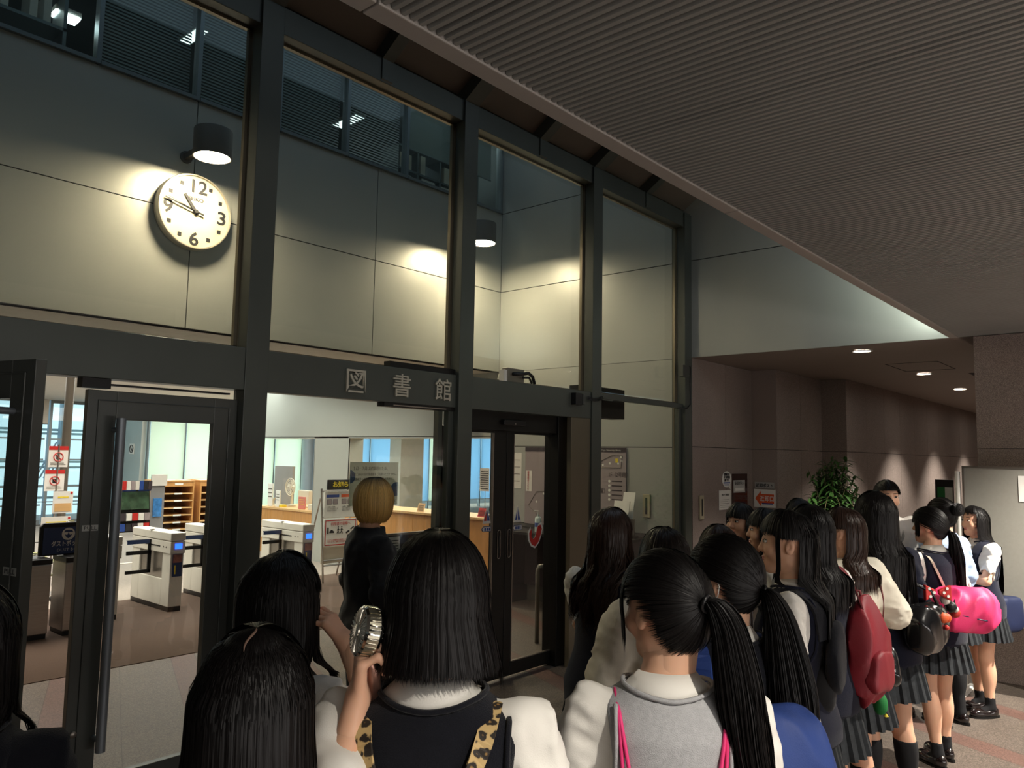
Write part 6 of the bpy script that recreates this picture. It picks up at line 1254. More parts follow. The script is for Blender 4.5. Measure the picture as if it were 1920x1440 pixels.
    # ---- face details
    if face:
        for sx in (-1, 1):
            v, f_, _u = roundshell((0.0125, 0.008, 0.0058), (sx * 0.031, 0.0765, -0.001)); ey = link_mesh('eye', T(H(v)), f_, M_['eyewhite'], root, smooth=True)
            v, f_, _u = roundshell((0.0056, 0.0035, 0.0056), (sx * 0.031, 0.0828, -0.001)); link_mesh('iris', T(H(v)), f_, M_['iris'], ey, smooth=True)
            q = MB(); q.tube([tuple(T(H((sx * (0.031 + 0.0150 * c_), 0.0805 - 0.006 * c_ * c_, 0.0035 + 0.0030 * (1 - c_ * c_))))) for c_ in np.linspace(-1, 1, 9)], 0.0014 * s, 6); q.build('eyelashes', M_['brow'], root, smooth=True)
            q = MB(); q.tube([tuple(T(H((sx * (0.031 + 0.019 * c_), 0.0865 - 0.008 * c_ * c_ - 0.001 * c_, 0.0215 + 0.004 * (1 - c_ * c_))))) for c_ in np.linspace(-1, 1, 9)], [0.0012 * s, 0.002 * s, 0.0023 * s, 0.0023 * s, 0.0023 * s, 0.002 * s, 0.0018 * s, 0.0014 * s, 0.001 * s], 6); q.build('eyebrow', M_['brow'], root, smooth=True)
        Lf = Field((-0.03, 0.06, -0.085), (0.03, 0.105, -0.045), 0.0018); Lf.ell((0, 0.081, -0.0605), (0.0185, 0.0095, 0.0046), 0); Lf.ell((0, 0.080, -0.0690), (0.0155, 0.0095, 0.0052), 0.001); Lf.ell((0, 0.094, -0.0648), (0.020, 0.004, 0.0012), 0.001, sub=True); v, f_ = Lf.mesh(); link_mesh('lips', T(H(v)), f_, M_['lip'], root, smooth=True)
    # ---- clothes
    sleeve_w = dict(short=1.0, long=1.0, puff=1.45)[sleeves]
    Sf = Field((-0.42, -0.36, 0.60), (0.42, 0.42, 1.40), 0.009 if fine else 0.011)
    loose = 0.012 if top_wear in ('vest', 'dress') else 0.030
    Sf.op(lambda P: torso_sdf(P, loose + (0.004 if top_wear == 'vest' else 0.006) * folds(P, 34), z0=0.78 if top_wear != 'tee' else 0.72), (-0.26, -0.2, 0.6), (0.26, 0.2, 1.4), 0.01)
    for k_ in 'LR':
        S_ = np.array(SH[k_]); E_ = np.array(AR[k_]['e']); W_ = np.array(AR[k_]['w'])
        r0 = 0.056 * sleeve_w; r1 = 0.055 * sleeve_w
        if sleeves == 'short': end = S_ + (E_ - S_) * min(sl_end, 1.0); Sf.cap(S_, end, r0, r1, 0.03); Sf.cap(E_, E_ + (W_ - E_) * max(sl_end - 1, 0), r1 * 0.98, 0.050, 0.02) if sl_end > 1 else None
        else: Sf.cap(S_, E_, r0, 0.050 * sleeve_w, 0.03); end = E_ + (W_ - E_) * (0.90 if sleeves == 'long' else 0.45); Sf.cap(E_, end, 0.050 * sleeve_w, 0.036 * sleeve_w, 0.02)
        ax_ = unit(end - (S_ if sleeves == 'short' else E_))
        
        if sl_end < 1: Sf.cap(end + ax_ * 0.012, end + ax_ * 0.12, 0.060, 0.075, 0.002, sub=True)
    Sf.op(lambda P: -(np.linalg.norm((P - np.array([0, -0.005, 1.375])) / np.array([1, 1, 1.0]), axis=-1) - 0.066), (-0.1, -0.1, 1.29), (0.1, 0.1, 1.42), 0, inter=True)
    GP = np.stack(np.meshgrid(*Sf.ax, indexing='ij'), -1); fl_ = folds(GP, 30, (1, 1, 0.8), 2); f2_ = folds(GP, 55, (0.8, 0.8, 1.3), 5); arm_ = np.clip((np.abs(GP[..., 0]) - 0.13) / 0.05, 0.35, 1)
    Sf.D += np.clip(arm_ * (0.022 * (np.abs(fl_) - 0.30) + 0.012 * (np.abs(f2_) - 0.27)), -0.02, 0.0065).astype(np.float32)
    v, f_ = Sf.mesh(); sh_o = link_mesh({'tee': 't_shirt', 'blouse': 'blouse'}.get(top_wear, 'shirt'), T(v), f_, M_[shirt], root, smooth=True)
    if top_wear != 'tee':
        # folded collar, open at the front
        q_v = []; n1 = 40
        for i in range(n1):
            a_ = -pi * 0.93 + 2 * pi * 0.93 * i / (n1 - 1); d_ = (sin(a_), -cos(a_)); fl = 0.018 * (abs(a_) / pi) ** 2
            for (rx, ry, z) in ((0.060, 0.058, 1.318), (0.056, 0.054, 1.356), (0.060, 0.058, 1.360), (0.091 + fl, 0.082 + fl, 1.316 - fl), (0.089 + fl, 0.080 + fl, 1.311 - fl), (0.062, 0.060, 1.350)): q_v.append((d_[0] * rx, d_[1] * ry - 0.010, z - 0.02 * (abs(a_) / pi) ** 2))
        Fq = []
        for i in range(n1 - 1):
            for j in range(6): Fq.append((i * 6 + j, i * 6 + (j + 1) % 6, (i + 1) * 6 + (j + 1) % 6, (i + 1) * 6 + j))
        link_mesh('collar', T(q_v), Fq, M_[shirt], root, smooth=True)
    if top_wear in ('vest', 'dress'):
        Vf = Field((-0.27, -0.22, 0.55), (0.27, 0.22, 1.40), 0.008 if fine else 0.010)
        hz = hem
        Vf.op(lambda P: torso_sdf(P, 0.024 + 0.0025 * folds(P, 22, (1, 1, .7), 1), z0=hz, extra=(np.array([hz, 0.98, 1.05]), np.array([0.018, 0.012, 0.0]))), (-0.27, -0.22, 0.5), (0.27, 0.22, 1.41), 0)
        Vf.op(lambda P: np.abs(P[..., 0]) - (arm_w + 0.10 * np.clip((1.12 - P[..., 2]) / 0.10, 0, 1) + 0.012 * np.clip((P[..., 2] - 1.2) / 0.1, 0, 1)), (-0.27, -0.22, 1.0), (0.27, 0.22, 1.41), 0, inter=True)
        Vf.op(lambda P: -(np.linalg.norm((P - np.array([0, -0.012, 1.375])) / np.array([1, 1, 1.0]), axis=-1) - neck_r), (-0.14, -0.14, 1.24), (0.12, 0.12, 1.41), 0, inter=True)
        Vf.op(lambda P: -np.maximum(np.abs(P[..., 0]) - 0.07 * np.clip((P[..., 2] - 1.12) / 0.2, 0, 1), 0.0 - P[..., 1]), (-0.12, -0.02, 1.1), (0.12, 0.22, 1.41), 0, inter=True)
        v, f_ = Vf.mesh(); vo = link_mesh('knit_vest', T(v), f_, M_[vest], root, smooth=True)
        nr = []
        for a_ in np.linspace(-2.55, 2.55, 60):
            d_ = np.array([sin(a_), -cos(a_)]); bz = 1.34
            for zz in np.linspace(1.345, 1.12, 90):
                A_ = np.interp(zz, _z, _a) + 0.027; B_ = np.interp(zz, _z, _b) + 0.027; rr_ = 1 / sqrt_((d_[0] / A_) ** 2 + (d_[1] / B_) ** 2); p_ = np.array([d_[0] * rr_, d_[1] * rr_ + np.interp(zz, _z, _c), zz])
                if np.linalg.norm(p_ - np.array([0, -0.012, 1.375])) > neck_r: break
            nr.append(p_)
        nr = np.array(nr)
        for _ in range(4): nr[1:-1] = (nr[:-2] + 2 * nr[1:-1] + nr[2:]) / 4
        q = MB(); q.tube([tuple(T(p_)) for p_ in nr], 0.0050 * s, 6); q.build('neck_rib', M_[vest], root, smooth=True)
        if vest == 'greyknit' or fine:
            for sx in (-1, 1):
                q = MB(); pts = []
                for zz in np.linspace(1.30, 1.04, 30): x_ = sx * (arm_w - 0.006 + 0.10 * max(0, min(1, (1.12 - zz) / 0.10)) * 0.5); pts.append(tuple(T((x_, back_y(abs(x_) , zz, 0.030), zz))))
                q.tube(pts, 0.0055, 6); q.build('armhole_rib', M_[vest], root, smooth=True)
    if skirt:
        nP = 144; rings = []
        for j, zz in enumerate(np.linspace(1.0, 0.585, 12)):
            u_ = j / 11
            for i in range(nP):
                a_ = 2 * pi * i / nP; ph_ = (i % 6) / 6; pl = (0.010 * u_) * (1 if ph_ < 0.5 else -0.6) + 0.004 * sin(a_ * 5) * u_
                A_ = np.interp(zz, _z, _a) if zz > 0.85 else 0.165 + (0.85 - zz) * 0.20; B_ = np.interp(zz, _z, _b) if zz > 0.85 else 0.112 + (0.85 - zz) * 0.22
                rings.append(((A_ + 0.012 + pl) * cos(a_), (B_ + 0.012 + pl) * sin(a_) - 0.008, zz))
        Fq = [(j * nP + i, j * nP + (i + 1) % nP, (j + 1) * nP + (i + 1) % nP, (j + 1) * nP + i) for j in range(11) for i in range(nP)]
        link_mesh('pleated_skirt', T(rings), Fq, M_['skirt'], root)
    else:
        Pf = Field((-0.25, -0.25, 0.0), (0.25, 0.25, 1.02), 0.012); Pf.op(lambda P: torso_sdf(P, 0.010, z1=1.0), (-0.22, -0.2, 0.7), (0.22, 0.2, 1.0), 0.01)
        for hp_, kn_, an_ in LG: Pf.cap(hp_, kn_, 0.094, 0.070, 0.02); Pf.cap(kn_, an_, 0.070, 0.058, 0.02)
        Pf.op(lambda P: 0.07 - P[..., 2], (-0.25, -0.25, 0), (0.25, 0.25, 0.2), 0, inter=True); v, f_ = Pf.mesh(); link_mesh('trousers', T(v), f_, M_['blacktee'], root, smooth=True)
    for (hp_, kn_, an_) in LG:
        an = np.array(an_); kn = np.array(kn_)
        if skirt:
            Kf = Field(np.minimum(an, kn) - (0.08, 0.09, 0.06), np.maximum(an, kn) + (0.08, 0.12, 0.02), 0.009)
            Kf.cap(kn, an, 0.052, 0.034, 0.02); c_ = kn * 0.68 + an * 0.32 + np.array([0, -0.018, 0]); Kf.ell(c_, (0.050, 0.049, 0.11), 0.03); Kf.cap(an, an + (0, 0.09, -0.045), 0.033, 0.022, 0.02)
            zt = dict(knee=0.37, ankle=0.15)[socks]; Kf.op(lambda P: P[..., 2] - zt, np.minimum(an, kn) - 0.1, np.maximum(an, kn) + 0.2, 0, inter=True); v, f_ = Kf.mesh(); link_mesh('sock', T(v), f_, M_['sock'], root, smooth=True)
        Cf = Field(an + (-0.07, -0.09, -0.08), an + (0.07, 0.21, 0.06), 0.006)
        Cf.ell(an + (0, -0.012, -0.035), (0.036, 0.048, 0.046), 0); Cf.ell(an + (0, 0.075, -0.046), (0.043, 0.095, 0.032), 0.03); Cf.ell(an + (0, 0.115, -0.040), (0.036, 0.05, 0.030), 0.02); Cf.cap(an + (0, 0.0, 0.01), an + (0, 0, 0.08), 0.034, 0.030, 0.004, sub=True)
        Cf.op(lambda P: 0.012 - P[..., 2], an - 0.2, an + 0.3, 0, inter=True); v, f_ = Cf.mesh(); so = link_mesh('shoe', T(v), f_, M_[shoe], root, smooth=True)
        ol = [(0.044 * sin(t_) * (1 - 0.12 * cos(t_)), 0.055 - 0.125 * cos(t_)) for t_ in np.linspace(0, 2 * pi, 28, endpoint=False)]; n1 = len(ol); vs = [tuple(an + (x_, y_, 0)) for x_, y_ in ol]; vs = [(x_, y_, 0.0) for x_, y_, _ in vs] + [(x_, y_, 0.014) for x_, y_, _ in vs]
        link_mesh('sole', T(vs), [tuple(range(n1))[::-1], tuple(range(n1, 2 * n1))] + [(i, (i + 1) % n1, (i + 1) % n1 + n1, i + n1) for i in range(n1)], M_['black'], so)
    # ---- hair
    rng = np.random.default_rng(abs(hash(label)) % 1000 if False else len(label) * 7 + int(nh)); S = dict(STYLES[style]); S.update(st_over or {})
    Vs = []; Fs = []; Us = []; nn = 0
    def addp(v, f_, u):
        nonlocal nn
        Vs.append(v); Fs.append(f_ + nn); Us.append(u); nn += len(v)
    if 'tie' in S:
        v, f_, u = roundshell(HA - 0.007, (0, -0.004, 0.002)); keep = (v[:, 2] > np.where(v[:, 1] < -0.03, -0.085, -0.055)) & ~((v[:, 1] > 0.045) & (v[:, 2] < 0.035)) & ~((v[:, 1] > -0.035) & (v[:, 2] < 0.012)); fk = keep[f_].all(1); addp(v, f_[fk], u)
        addp(*ribbons(cap_paths(int(nh * 0.6), rng, S), hw, rng)); 
        if S.get('tail', 0) > 0: addp(*ribbons(tail_paths(int(nh * 0.8), rng, S), hw, rng, 1.5))
        if style == 'bun':
            c_ = np.array(S['tie']) + (0, -0.035, 0.01); v, f_, u = roundshell((0.042, 0.036, 0.042), c_); addp(v, f_, u); N_ = 260; a_ = rng.random(N_) * 6.28; tt = np.linspace(0, 4.5, 14)[None]; rr_ = 0.043 + 0.004 * rng.random(N_)[:, None]; el = (rng.random(N_)[:, None] - 0.5) * 2.2 + 0.3 * np.sin(tt)
            P_ = np.stack([rr_ * np.cos(el) * np.cos(a_[:, None] + tt), rr_ * 0.9 * np.sin(el), rr_ * np.cos(el) * np.sin(a_[:, None] + tt)], -1) + c_; addp(*ribbons(P_, hw, rng))
        if S.get('locks', 1):   # loose strands in front of the ears and a thin fringe
            N_ = int(nh * 0.10); ph = np.sign(rng.random(N_) - 0.5) * (2.0 + 0.35 * rng.random(N_)); st2 = dict(len=0.085, short=1, bang_from=2.4, flare=0.0, rag=0.02); addp(*ribbons(hair_paths(ph, 0.5 + rng.random(N_) * 0.5, rng.random(N_) * 0.004, st2, rng), hw, rng))
            N_ = int(nh * 0.16); ph = np.sign(rng.random(N_) - 0.5) * (2.3 + 0.84 * rng.random(N_)); addp(*ribbons(hair_paths(ph, 0.4 + rng.random(N_) * 0.5, rng.random(N_) * 0.004, dict(len=0.1, bang_from=2.15, bang_z=0.02, short=1), rng), hw, rng))
    else:
        addp(*hair_shell(S, rng)); N_ = nh; ph = (rng.random(N_) * 2 - 1) * pi; th = np.abs(rng.normal(0.0, 0.45, N_)).clip(0.002, 1.25)
        addp(*ribbons(hair_paths(ph, th, rng.random(N_) * 0.0065 - 0.003 - th * 0.002, S, rng), hw, rng))
    V_ = np.concatenate(Vs); U_ = np.concatenate(Us); F_ = np.concatenate(Fs)
    # the part of the hair that hangs below the jaw follows the body, not the turned head
    Hv = H(V_); Bv = V_ + HC; k_ = np.clip((-0.09 - V_[:, 2]) / 0.10, 0, 1)[:, None]; k_ = k_ * k_ * (3 - 2 * k_) if 'tie' not in S else k_ * S.get('bodyfollow', 0.0)
    link_mesh('hair', T(Hv * (1 - k_) + Bv * k_), F_, M_[hair], root, smooth=True, uvs=U_)
    if parting:
        q = MB(); pp = []
        for th_ in np.linspace(0.05, 0.62, 8): pp.append(tuple(T(H((0.004 * sin(th_ * 9), -(HA[1] + 0.0005) * sin(th_) * 0.99, (HA[2] + 0.0005) * cos(th_))))))
        q.tube(pp, [0.0006, 0.0016, 0.002, 0.0022, 0.002, 0.0018, 0.0014, 0.0005], 6); q.build('parting', M_['scalp'], root, smooth=True)
    if 'tie' in S and S.get('tail', 0) > 0:
        q = MB(); tp = np.array(S['tie']) + (0, -0.012, 0); q.tube([tuple(T(H(tp + (0.016 * cos(a_), 0.004 * sin(2 * a_), 0.016 * sin(a_))))) for a_ in np.linspace(0, 2 * pi, 20)], 0.0042, 8, False); q.build('hair_tie', M_['blackpl'], root, smooth=True)
    return root, T, s
def world_to_local(p, pos, beta, top):
    s = top / 1.606; yaw = VIEW + radians(beta) - pi / 2; d = np.array(p, float) - np.array([pos[0], pos[1], 0]); c, s_ = cos(-yaw), sin(-yaw)
    return tuple(np.array([d[0] * c - d[1] * s_, d[0] * s_ + d[1] * c, d[2]]) / s)
def strap(nm, T, pts, width, mat, parent, thick=0.004, off=0.034, front=False):
    """flat band over the back: pts are (x, z[, y]) in body space"""
    P = [np.array((p[0], p[2] if len(p) > 2 else float(back_y(abs(p[0]), p[1], off, front)), p[1])) for p in pts]
    # resample
    Q = []
    for a, b in zip(P[:-1], P[1:]):
        for t_ in np.linspace(0, 1, 6, endpoint=False): q = a * (1 - t_) + b * t_; Q.append(q)
    Q.append(P[-1]); Q = np.array(Q)
    for _ in range(3): Q[1:-1] = (Q[:-2] + 2 * Q[1:-1] + Q[2:]) / 4
    Tn = np.gradient(Q, axis=0); Tn /= np.linalg.norm(Tn, axis=1, keepdims=True); out = Q * np.array([1, 1, 0]) + np.array([0, -0.02 if not front else 0.02, 0]); up = np.clip((Q[:, 2] - 1.24) / 0.05, 0, 1)[:, None]; out = out / np.linalg.norm(out, axis=1, keepdims=True) * (1 - 0.8 * up) + np.array([0, 0, 1.0]) * up
    sd = np.cross(Tn, out); sd /= np.linalg.norm(sd, axis=1, keepdims=True); nn = np.cross(sd, Tn); V = []; Fq = []
    for i in range(len(Q)):
        for a, b in ((-1, 0), (1, 0), (1, 1), (-1, 1)): V.append(Q[i] + sd[i] * a * width / 2 + nn[i] * (thick * b))
    for i in range(len(Q) - 1):
        for j in range(4): Fq.append((i * 4 + j, i * 4 + (j + 1) % 4, (i + 1) * 4 + (j + 1) % 4, (i + 1) * 4 + j))
    Fq += [(0, 1, 2, 3), tuple(len(Q) * 4 - 4 + j for j in (3, 2, 1, 0))]; return link_mesh(nm, T(V), Fq, mat, parent)
def bag_body(c, r, rot, mat, parent, nm='bag', p=3.0, fold=0.010, f=16, h=0.009, pinch=0.0, seed=3):
    """soft bag in world space"""
    Rm = np.array([[cos(rot), -sin(rot), 0], [sin(rot), cos(rot), 0], [0, 0, 1]]); m = max(r) * 1.25; Bf = Field(np.array(c) - m - 0.03, np.array(c) + m + 0.03, h); c = np.array(c, float); r = np.array(r, float)
    def fn(P):
        q = (P - c) @ Rm; t_ = np.clip(q[..., 2] / r[2], -1, 1); w_ = 1 - pinch * np.clip(t_, 0, 1) ** 2; rr = np.stack([r[0] * w_, r[1] * w_, r[2] + 0 * w_], -1); k0 = (np.abs(q / rr) ** p).sum(-1) ** (1 / p)
        return (k0 - 1) * min(r) - fold * (0.6 * folds(q, f, (1, 1, 0.55), seed) + 1.5 * (0.35 - np.abs(folds(q, f * 1.3, (1, 1, 0.6), seed + 3))))
    Bf.op(fn, np.array(c) - m, np.array(c) + m, 0); v, f_ = Bf.mesh(); return link_mesh(nm, v, f_, mat, parent, smooth=True)
# ================================================================== THE CROWD
def leopard():
    m = material('leopard_print', (196, 164, 108), 0.7); nt = m.node_tree; n = nt.nodes; l = nt.links; p = n['Principled BSDF']
    tc = n.new('ShaderNodeTexCoord'); vo = n.new('ShaderNodeTexVoronoi'); vo.inputs['Scale'].default_value = 52; nz = n.new('ShaderNodeTexNoise'); nz.inputs['Scale'].default_value = 40
    ad = n.new('ShaderNodeMix'); ad.data_type = 'VECTOR'; ad.inputs[0].default_value = 0.02; l.new(tc.outputs['Object'], nz.inputs['Vector']); l.new(tc.outputs['Object'], ad.inputs[4]); l.new(nz.outputs['Color'], ad.inputs[5]); l.new(ad.outputs[1], vo.inputs['Vector'])
    cr = n.new('ShaderNodeValToRGB'); e = cr.color_ramp.elements; e[0].position = 0.10; e[0].color = (*lin((150, 116, 66)), 1); e[1].position = 0.62; e[1].color = (*lin((200, 170, 116)), 1)
    for q, c in ((0.2, (34, 27, 20)), (0.44, (40, 32, 24)), (0.52, (196, 166, 112))): k = e.new(q); k.color = (*lin(c), 1)
    l.new(vo.outputs['Distance'], cr.inputs[0]); l.new(cr.outputs[0], p.inputs['Base Color']); return m
M_['leopard'] = leopard(); M_['pinkcord'] = material('pink_cord', (226, 52, 118), 0.6); M_['bluebag'] = material('blue_nylon', (36, 62, 128), 0.6, 0, 0.06, 10, 0.15, 300); M_['redbag'] = material('wine_red_nylon', (142, 36, 48), 0.5, 0, 0.06, 10, 0.15, 300); M_['pinkbag'] = material('hot_pink_nylon', (232, 50, 112), 0.55, 0, 0.05, 10, 0.15, 300)
M_['gloss'] = material('glossy_black_leather', (16, 16, 18), 0.2, coat=0.4); M_['navybag'] = material('navy_school_bag', (24, 34, 66), 0.5); M_['greystrap'] = material('grey_strap', (146, 144, 138), 0.6); M_['whitestrap'] = material('cream_strap', (222, 206, 186), 0.6); M_['silver'] = material('mirror_silver', (226, 222, 214), 0.12, 1.0); M_['green'] = material('green_felt', (30, 124, 58), 0.8); M_['wine'] = material('wine_strap', (112, 30, 38), 0.6)
FAR = dict(nh=1500, hw=0.0042)
# P0 – dark hair at the left edge
person('person', 'dark-haired person cut off by the left picture edge beside the open door leaf', (0.465, 1.80), 8, 1.607, 'long', nh=2600, hw=0.0028, vest='blackknit', shirt='blackknit')
# P1 – hair, raised hand
w1 = (1.127, 1.755); t1 = 1.61
W = world_to_local((1.255, 1.62, 1.37), w1, -25, t1); E = world_to_local((1.30, 1.56, 1.165), w1, -25, t1)
tip = np.array(world_to_local((1.19, 1.735, 1.475), w1, -25, t1))
person('person', 'long-haired girl in front of the blond person raising a hand to her face', w1, -25, t1, 'long', nh=4200, hw=0.0024, vest='blackknit', fine=True, parting=True, arms={'R': dict(e=E, w=W)}, st_over=dict(len=0.46, lock=0.46, vol=0.009),
       hands={'R': dict(f=unit(tip - np.array(W)) + np.array([0, 0, 0.25]), n=(-1.0, -0.15, 0.1), curls=(0.50, 0.55, 0.62, 0.75), thumb=0.35, spread=0.12)})
# P2 – nearest, lower left, all hair
r2, T2, s2 = person('person', 'long-haired girl lowest in the picture with a pale parting in her black hair', (0.662, 1.090), 6, 1.598, 'xlong', nh=7000, hw=0.0019, arms={'R': dict(e=(0.165, 0.06, 1.05), w=(0.08, 0.22, 1.0)), 'L': dict(e=(-0.165, 0.06, 1.05), w=(-0.08, 0.22, 1.0))}, vest='blackknit', fine=True, parting=True, st_over=dict(flare=0.34, len=0.62, vol=0.004))
# P3 – centre, black vest, leopard straps, raised silver fan
p3 = (1.040, 1.083); b3 = -4; t3 = 1.724
fc = np.array((0.929, 1.149, 1.536)); gp = fc + np.array((0.014, -0.006, -0.082))
W = world_to_local(gp + np.array((-0.024, 0.014, -0.058)), p3, b3, t3); E = world_to_local((0.790, 1.075, 1.245), p3, b3, t3)
r3, T3, s3 = person('person', 'girl in a black knit vest with leopard straps holding up a silver hand fan', p3, b3, t3, 'mid', nh=8000, hw=0.0019, vest='blackknit', fine=True, hem=0.78, sleeves='short', parting=True,
       sl_end=1.40, neck_r=0.101, arm_w=0.142, st_over=dict(len=0.112, flare=0.95, rag=0.006, taper=0.0, lock=0.14, vol=0.004, short=1), arms={'L': dict(e=E, w=W), 'R': dict(e=(0.225, -0.02, 1.03), w=(0.22, 0.10, 0.82))},
       hands={'L': dict(f=(0.05, -0.05, 1.0), n=(0.95, 0.30, 0.0), curls=(1.0, 1.05, 1.1, 1.15), thumb=0.9, spread=0.03)})
t = thing('drawstring_knapsack', 'black knapsack hanging on leopard-print straps on the girl with the silver fan', 'bag', tuple(T3((0, -0.17, 0.85))))
bag_body(T3((0.0, -0.205, 0.86)), (0.14 * s3, 0.055, 0.17), VIEW + radians(b3) - pi / 2, M_['blackknit'], t, 'bag_body', seed=1)
for sx in (-1, 1): strap('shoulder_strap', T3, [(sx * 0.105, 1.30, 0.03), (sx * 0.108, 1.318, -0.03), (sx * 0.102, 1.285), (sx * 0.080, 1.23), (sx * 0.052, 1.165), (sx * 0.028, 1.11), (sx * 0.014, 1.04)], 0.030, M_['leopard'], t, 0.004, off=0.034)
t = thing('hand_fan', 'silver pocket fan held up by the girl in the black vest', 'fan', tuple(fc))
ax3 = tuple(unit(np.array([cos(VIEW + radians(118)), sin(VIEW + radians(118)), 0.22])))
s = MB(); s.lathe(fc, [(0.036, -0.017), (0.043, -0.015), (0.045, -0.010), (0.043, -0.006), (0.043, 0.010), (0.045, 0.013), (0.042, 0.017), (0.034, 0.019)], 48, axis=ax3); s.build('ring_housing', M_['silver'], t, smooth=True, sharp=35)
s = MB(); axv = Vector(ax3); e1 = axv.orthogonal().normalized(); e2 = axv.cross(e1); fcv = Vector(tuple(fc))
for k in range(36):
    a = 2 * pi * k / 36; d_ = e1 * cos(a) + e2 * sin(a); s.bar(fcv + d_ * 0.0445 - axv * 0.009, fcv + d_ * 0.0445 + axv * 0.013, 0.0045, 0.003, up=tuple(d_))
s.build('ribs', material('pale_champagne_metal', (206, 200, 178), 0.2, 0.9), t)
s = MB()
for sg in (-0.018, 0.019):
    for k in range(28): a = 2 * pi * k / 28; d_ = e1 * cos(a) + e2 * sin(a); s.bar(fcv + axv * sg + d_ * 0.010, fcv + axv * sg + d_ * 0.038, 0.0016, 0.0012, up=ax3)
    s.lathe(fcv + axv * (sg - 0.002), [(0.012, 0), (0.012, 0.004), (0, 0.005)], 20, axis=ax3)
s.build('grille', M_['silver'], t)
s = MB(); s.lathe(fcv + axv * 0.0, [(0.012, -0.01), (0.012, 0.012)], 16, axis=ax3)
for k in range(5): a = 2 * pi * k / 5; d_ = e1 * cos(a) + e2 * sin(a); d2 = e1 * cos(a + 0.7) + e2 * sin(a + 0.7); s.add([fcv + d_ * 0.012 - axv * 0.004, fcv + d_ * 0.037 - axv * 0.006, fcv + d2 * 0.037 + axv * 0.006, fcv + d2 * 0.012 + axv * 0.004], [(0, 1, 2, 3)])
s.build('blades', M_['white'], t)
s = MB(); gv = Vector(tuple(gp)); s.tube([fcv - Vector((0, 0, 0.043)), gv + Vector((-0.004, 0, 0.02)), gv + Vector((0.004, -0.002, -0.045))], [0.012, 0.0135, 0.012], 16); s.build('grip', material('rose_metal', (170, 128, 112), 0.3, 0.8), t, smooth=True)
# P4 – blond person in black
person('person', 'person with bowl-cut blond hair in a loose black top standing at the glass', (2.80, 3.46), -58, 1.727, 'bob', 'hair_blond', nh=5200, hw=0.0028, top_wear='tee', shirt='blacktee', skirt=False, sleeves='long', head_yaw=34, face=True, arms={'L': dict(e=(-0.215, -0.03, 1.05), w=(-0.21, 0.02, 0.84)), 'R': dict(e=(0.215, -0.03, 1.05), w=(0.21, 0.03, 0.84))})
# P5 – brown wavy hair
r, T, s_ = person('person', 'girl with wavy brown hair and a long navy knit vest nearest the sliding doors', (2.966, 1.977), -38, 1.645, 'wavy', 'hair_brown', nh=4200, hw=0.0032, head_yaw=-8, vest='navyknit', hem=0.62, arms={'L': dict(e=(-0.19, 0.07, 1.06), w=(-0.08, 0.22, 1.0)), 'R': dict(e=(0.19, 0.07, 1.06), w=(0.08, 0.22, 1.0))})
# P6 – cream blouse, grey strap
r, T, s_ = person('person', 'girl in a loose cream blouse with a grey shoulder strap behind the grey-vest girl', (2.556, 1.457), 12, 1.617, 'mid', 'hair_soft', nh=3200, hw=0.0032, top_wear='blouse', shirt='blouse', sleeves='puff', st_over=dict(len=0.17), arms={'L': dict(e=(-0.23, 0.0, 1.05), w=(-0.15, 0.14, 0.98))})
t = thing('shoulder_bag', 'bag on a grey webbing strap carried by the girl in the cream blouse', 'bag', tuple(T((0.2, -0.05, 0.85)))); strap('shoulder_strap', T, [(-0.10, 1.30, 0.05), (-0.105, 1.325, -0.03), (-0.09, 1.28), (-0.02, 1.17), (0.08, 1.04), (0.15, 0.94)], 0.032, M_['greystrap'], t, 0.004, off=0.050)
bag_body(T((0.20, -0.05, 0.84)), (0.12, 0.05, 0.12), VIEW, M_['blackknit'], t, 'bag_body')
s = MB(); c_ = T((-0.055, float(back_y(0.055, 1.22, 0.056)), 1.22)); s.box(c_[0] - 0.018, c_[1] - 0.018, c_[2] - 0.012, c_[0] + 0.018, c_[1] + 0.018, c_[2] + 0.012); s.build('buckle', M_['steel'], t, bevel=0.004)
# P7 – grey vest, ponytail, pink cords
p7 = (1.548, 0.880)
r7, T7, s7 = person('person', 'girl with a high black ponytail and a pale grey knit vest over a white shirt', p7, -4, 1.664, 'pony', nh=9000, hw=0.0020, vest='greyknit', fine=True, head_yaw=36, head_pitch=-5, sleeves='long', st_over=dict(tie=(0.0, -0.112, 0.012), tail=0.42, tailw=0.056, tailout=0.04, tailback=-0.02, sway=0.075, taildir=(0.6, -1, 0), inner=0.9, lock=0.12))
t = thing('pink_cord_bag', 'small black drawstring bag on hot pink cords worn by the grey-vest girl', 'bag', tuple(T7((0, -0.17, 0.86)))); bag_body(T7((0.0, -0.20, 0.85)), (0.14, 0.05, 0.16), VIEW, M_['blackknit'], t, 'bag_body', seed=2)
for sx in (-1, 1):
    for k in (0, 1):
        pts = [(sx * (0.108), 1.30, 0.04), (sx * 0.110, 1.318, -0.03), (sx * (0.106 - 0.002 * k), 1.28), (sx * (0.100 - 0.014 * k), 1.18), (sx * (0.085 - 0.016 * k), 1.08), (sx * (0.075 - 0.010 * k), 0.99)]
        P_ = [T7((q[0], q[2] if len(q) > 2 else float(back_y(abs(q[0]), q[1], 0.036)), q[1])) for q in pts]; P_ = np.array(P_); Q_ = np.concatenate([np.linspace(a, b, 5, endpoint=False) for a, b in zip(P_[:-1], P_[1:])] + [P_[-1:]]); 
        for _ in range(2): Q_[1:-1] = (Q_[:-2] + 2 * Q_[1:-1] + Q_[2:]) / 4
        s = MB(); s.tube([tuple(q) for q in Q_], 0.0042, 8); s.build('cord', M_['pinkcord'], t, smooth=True)
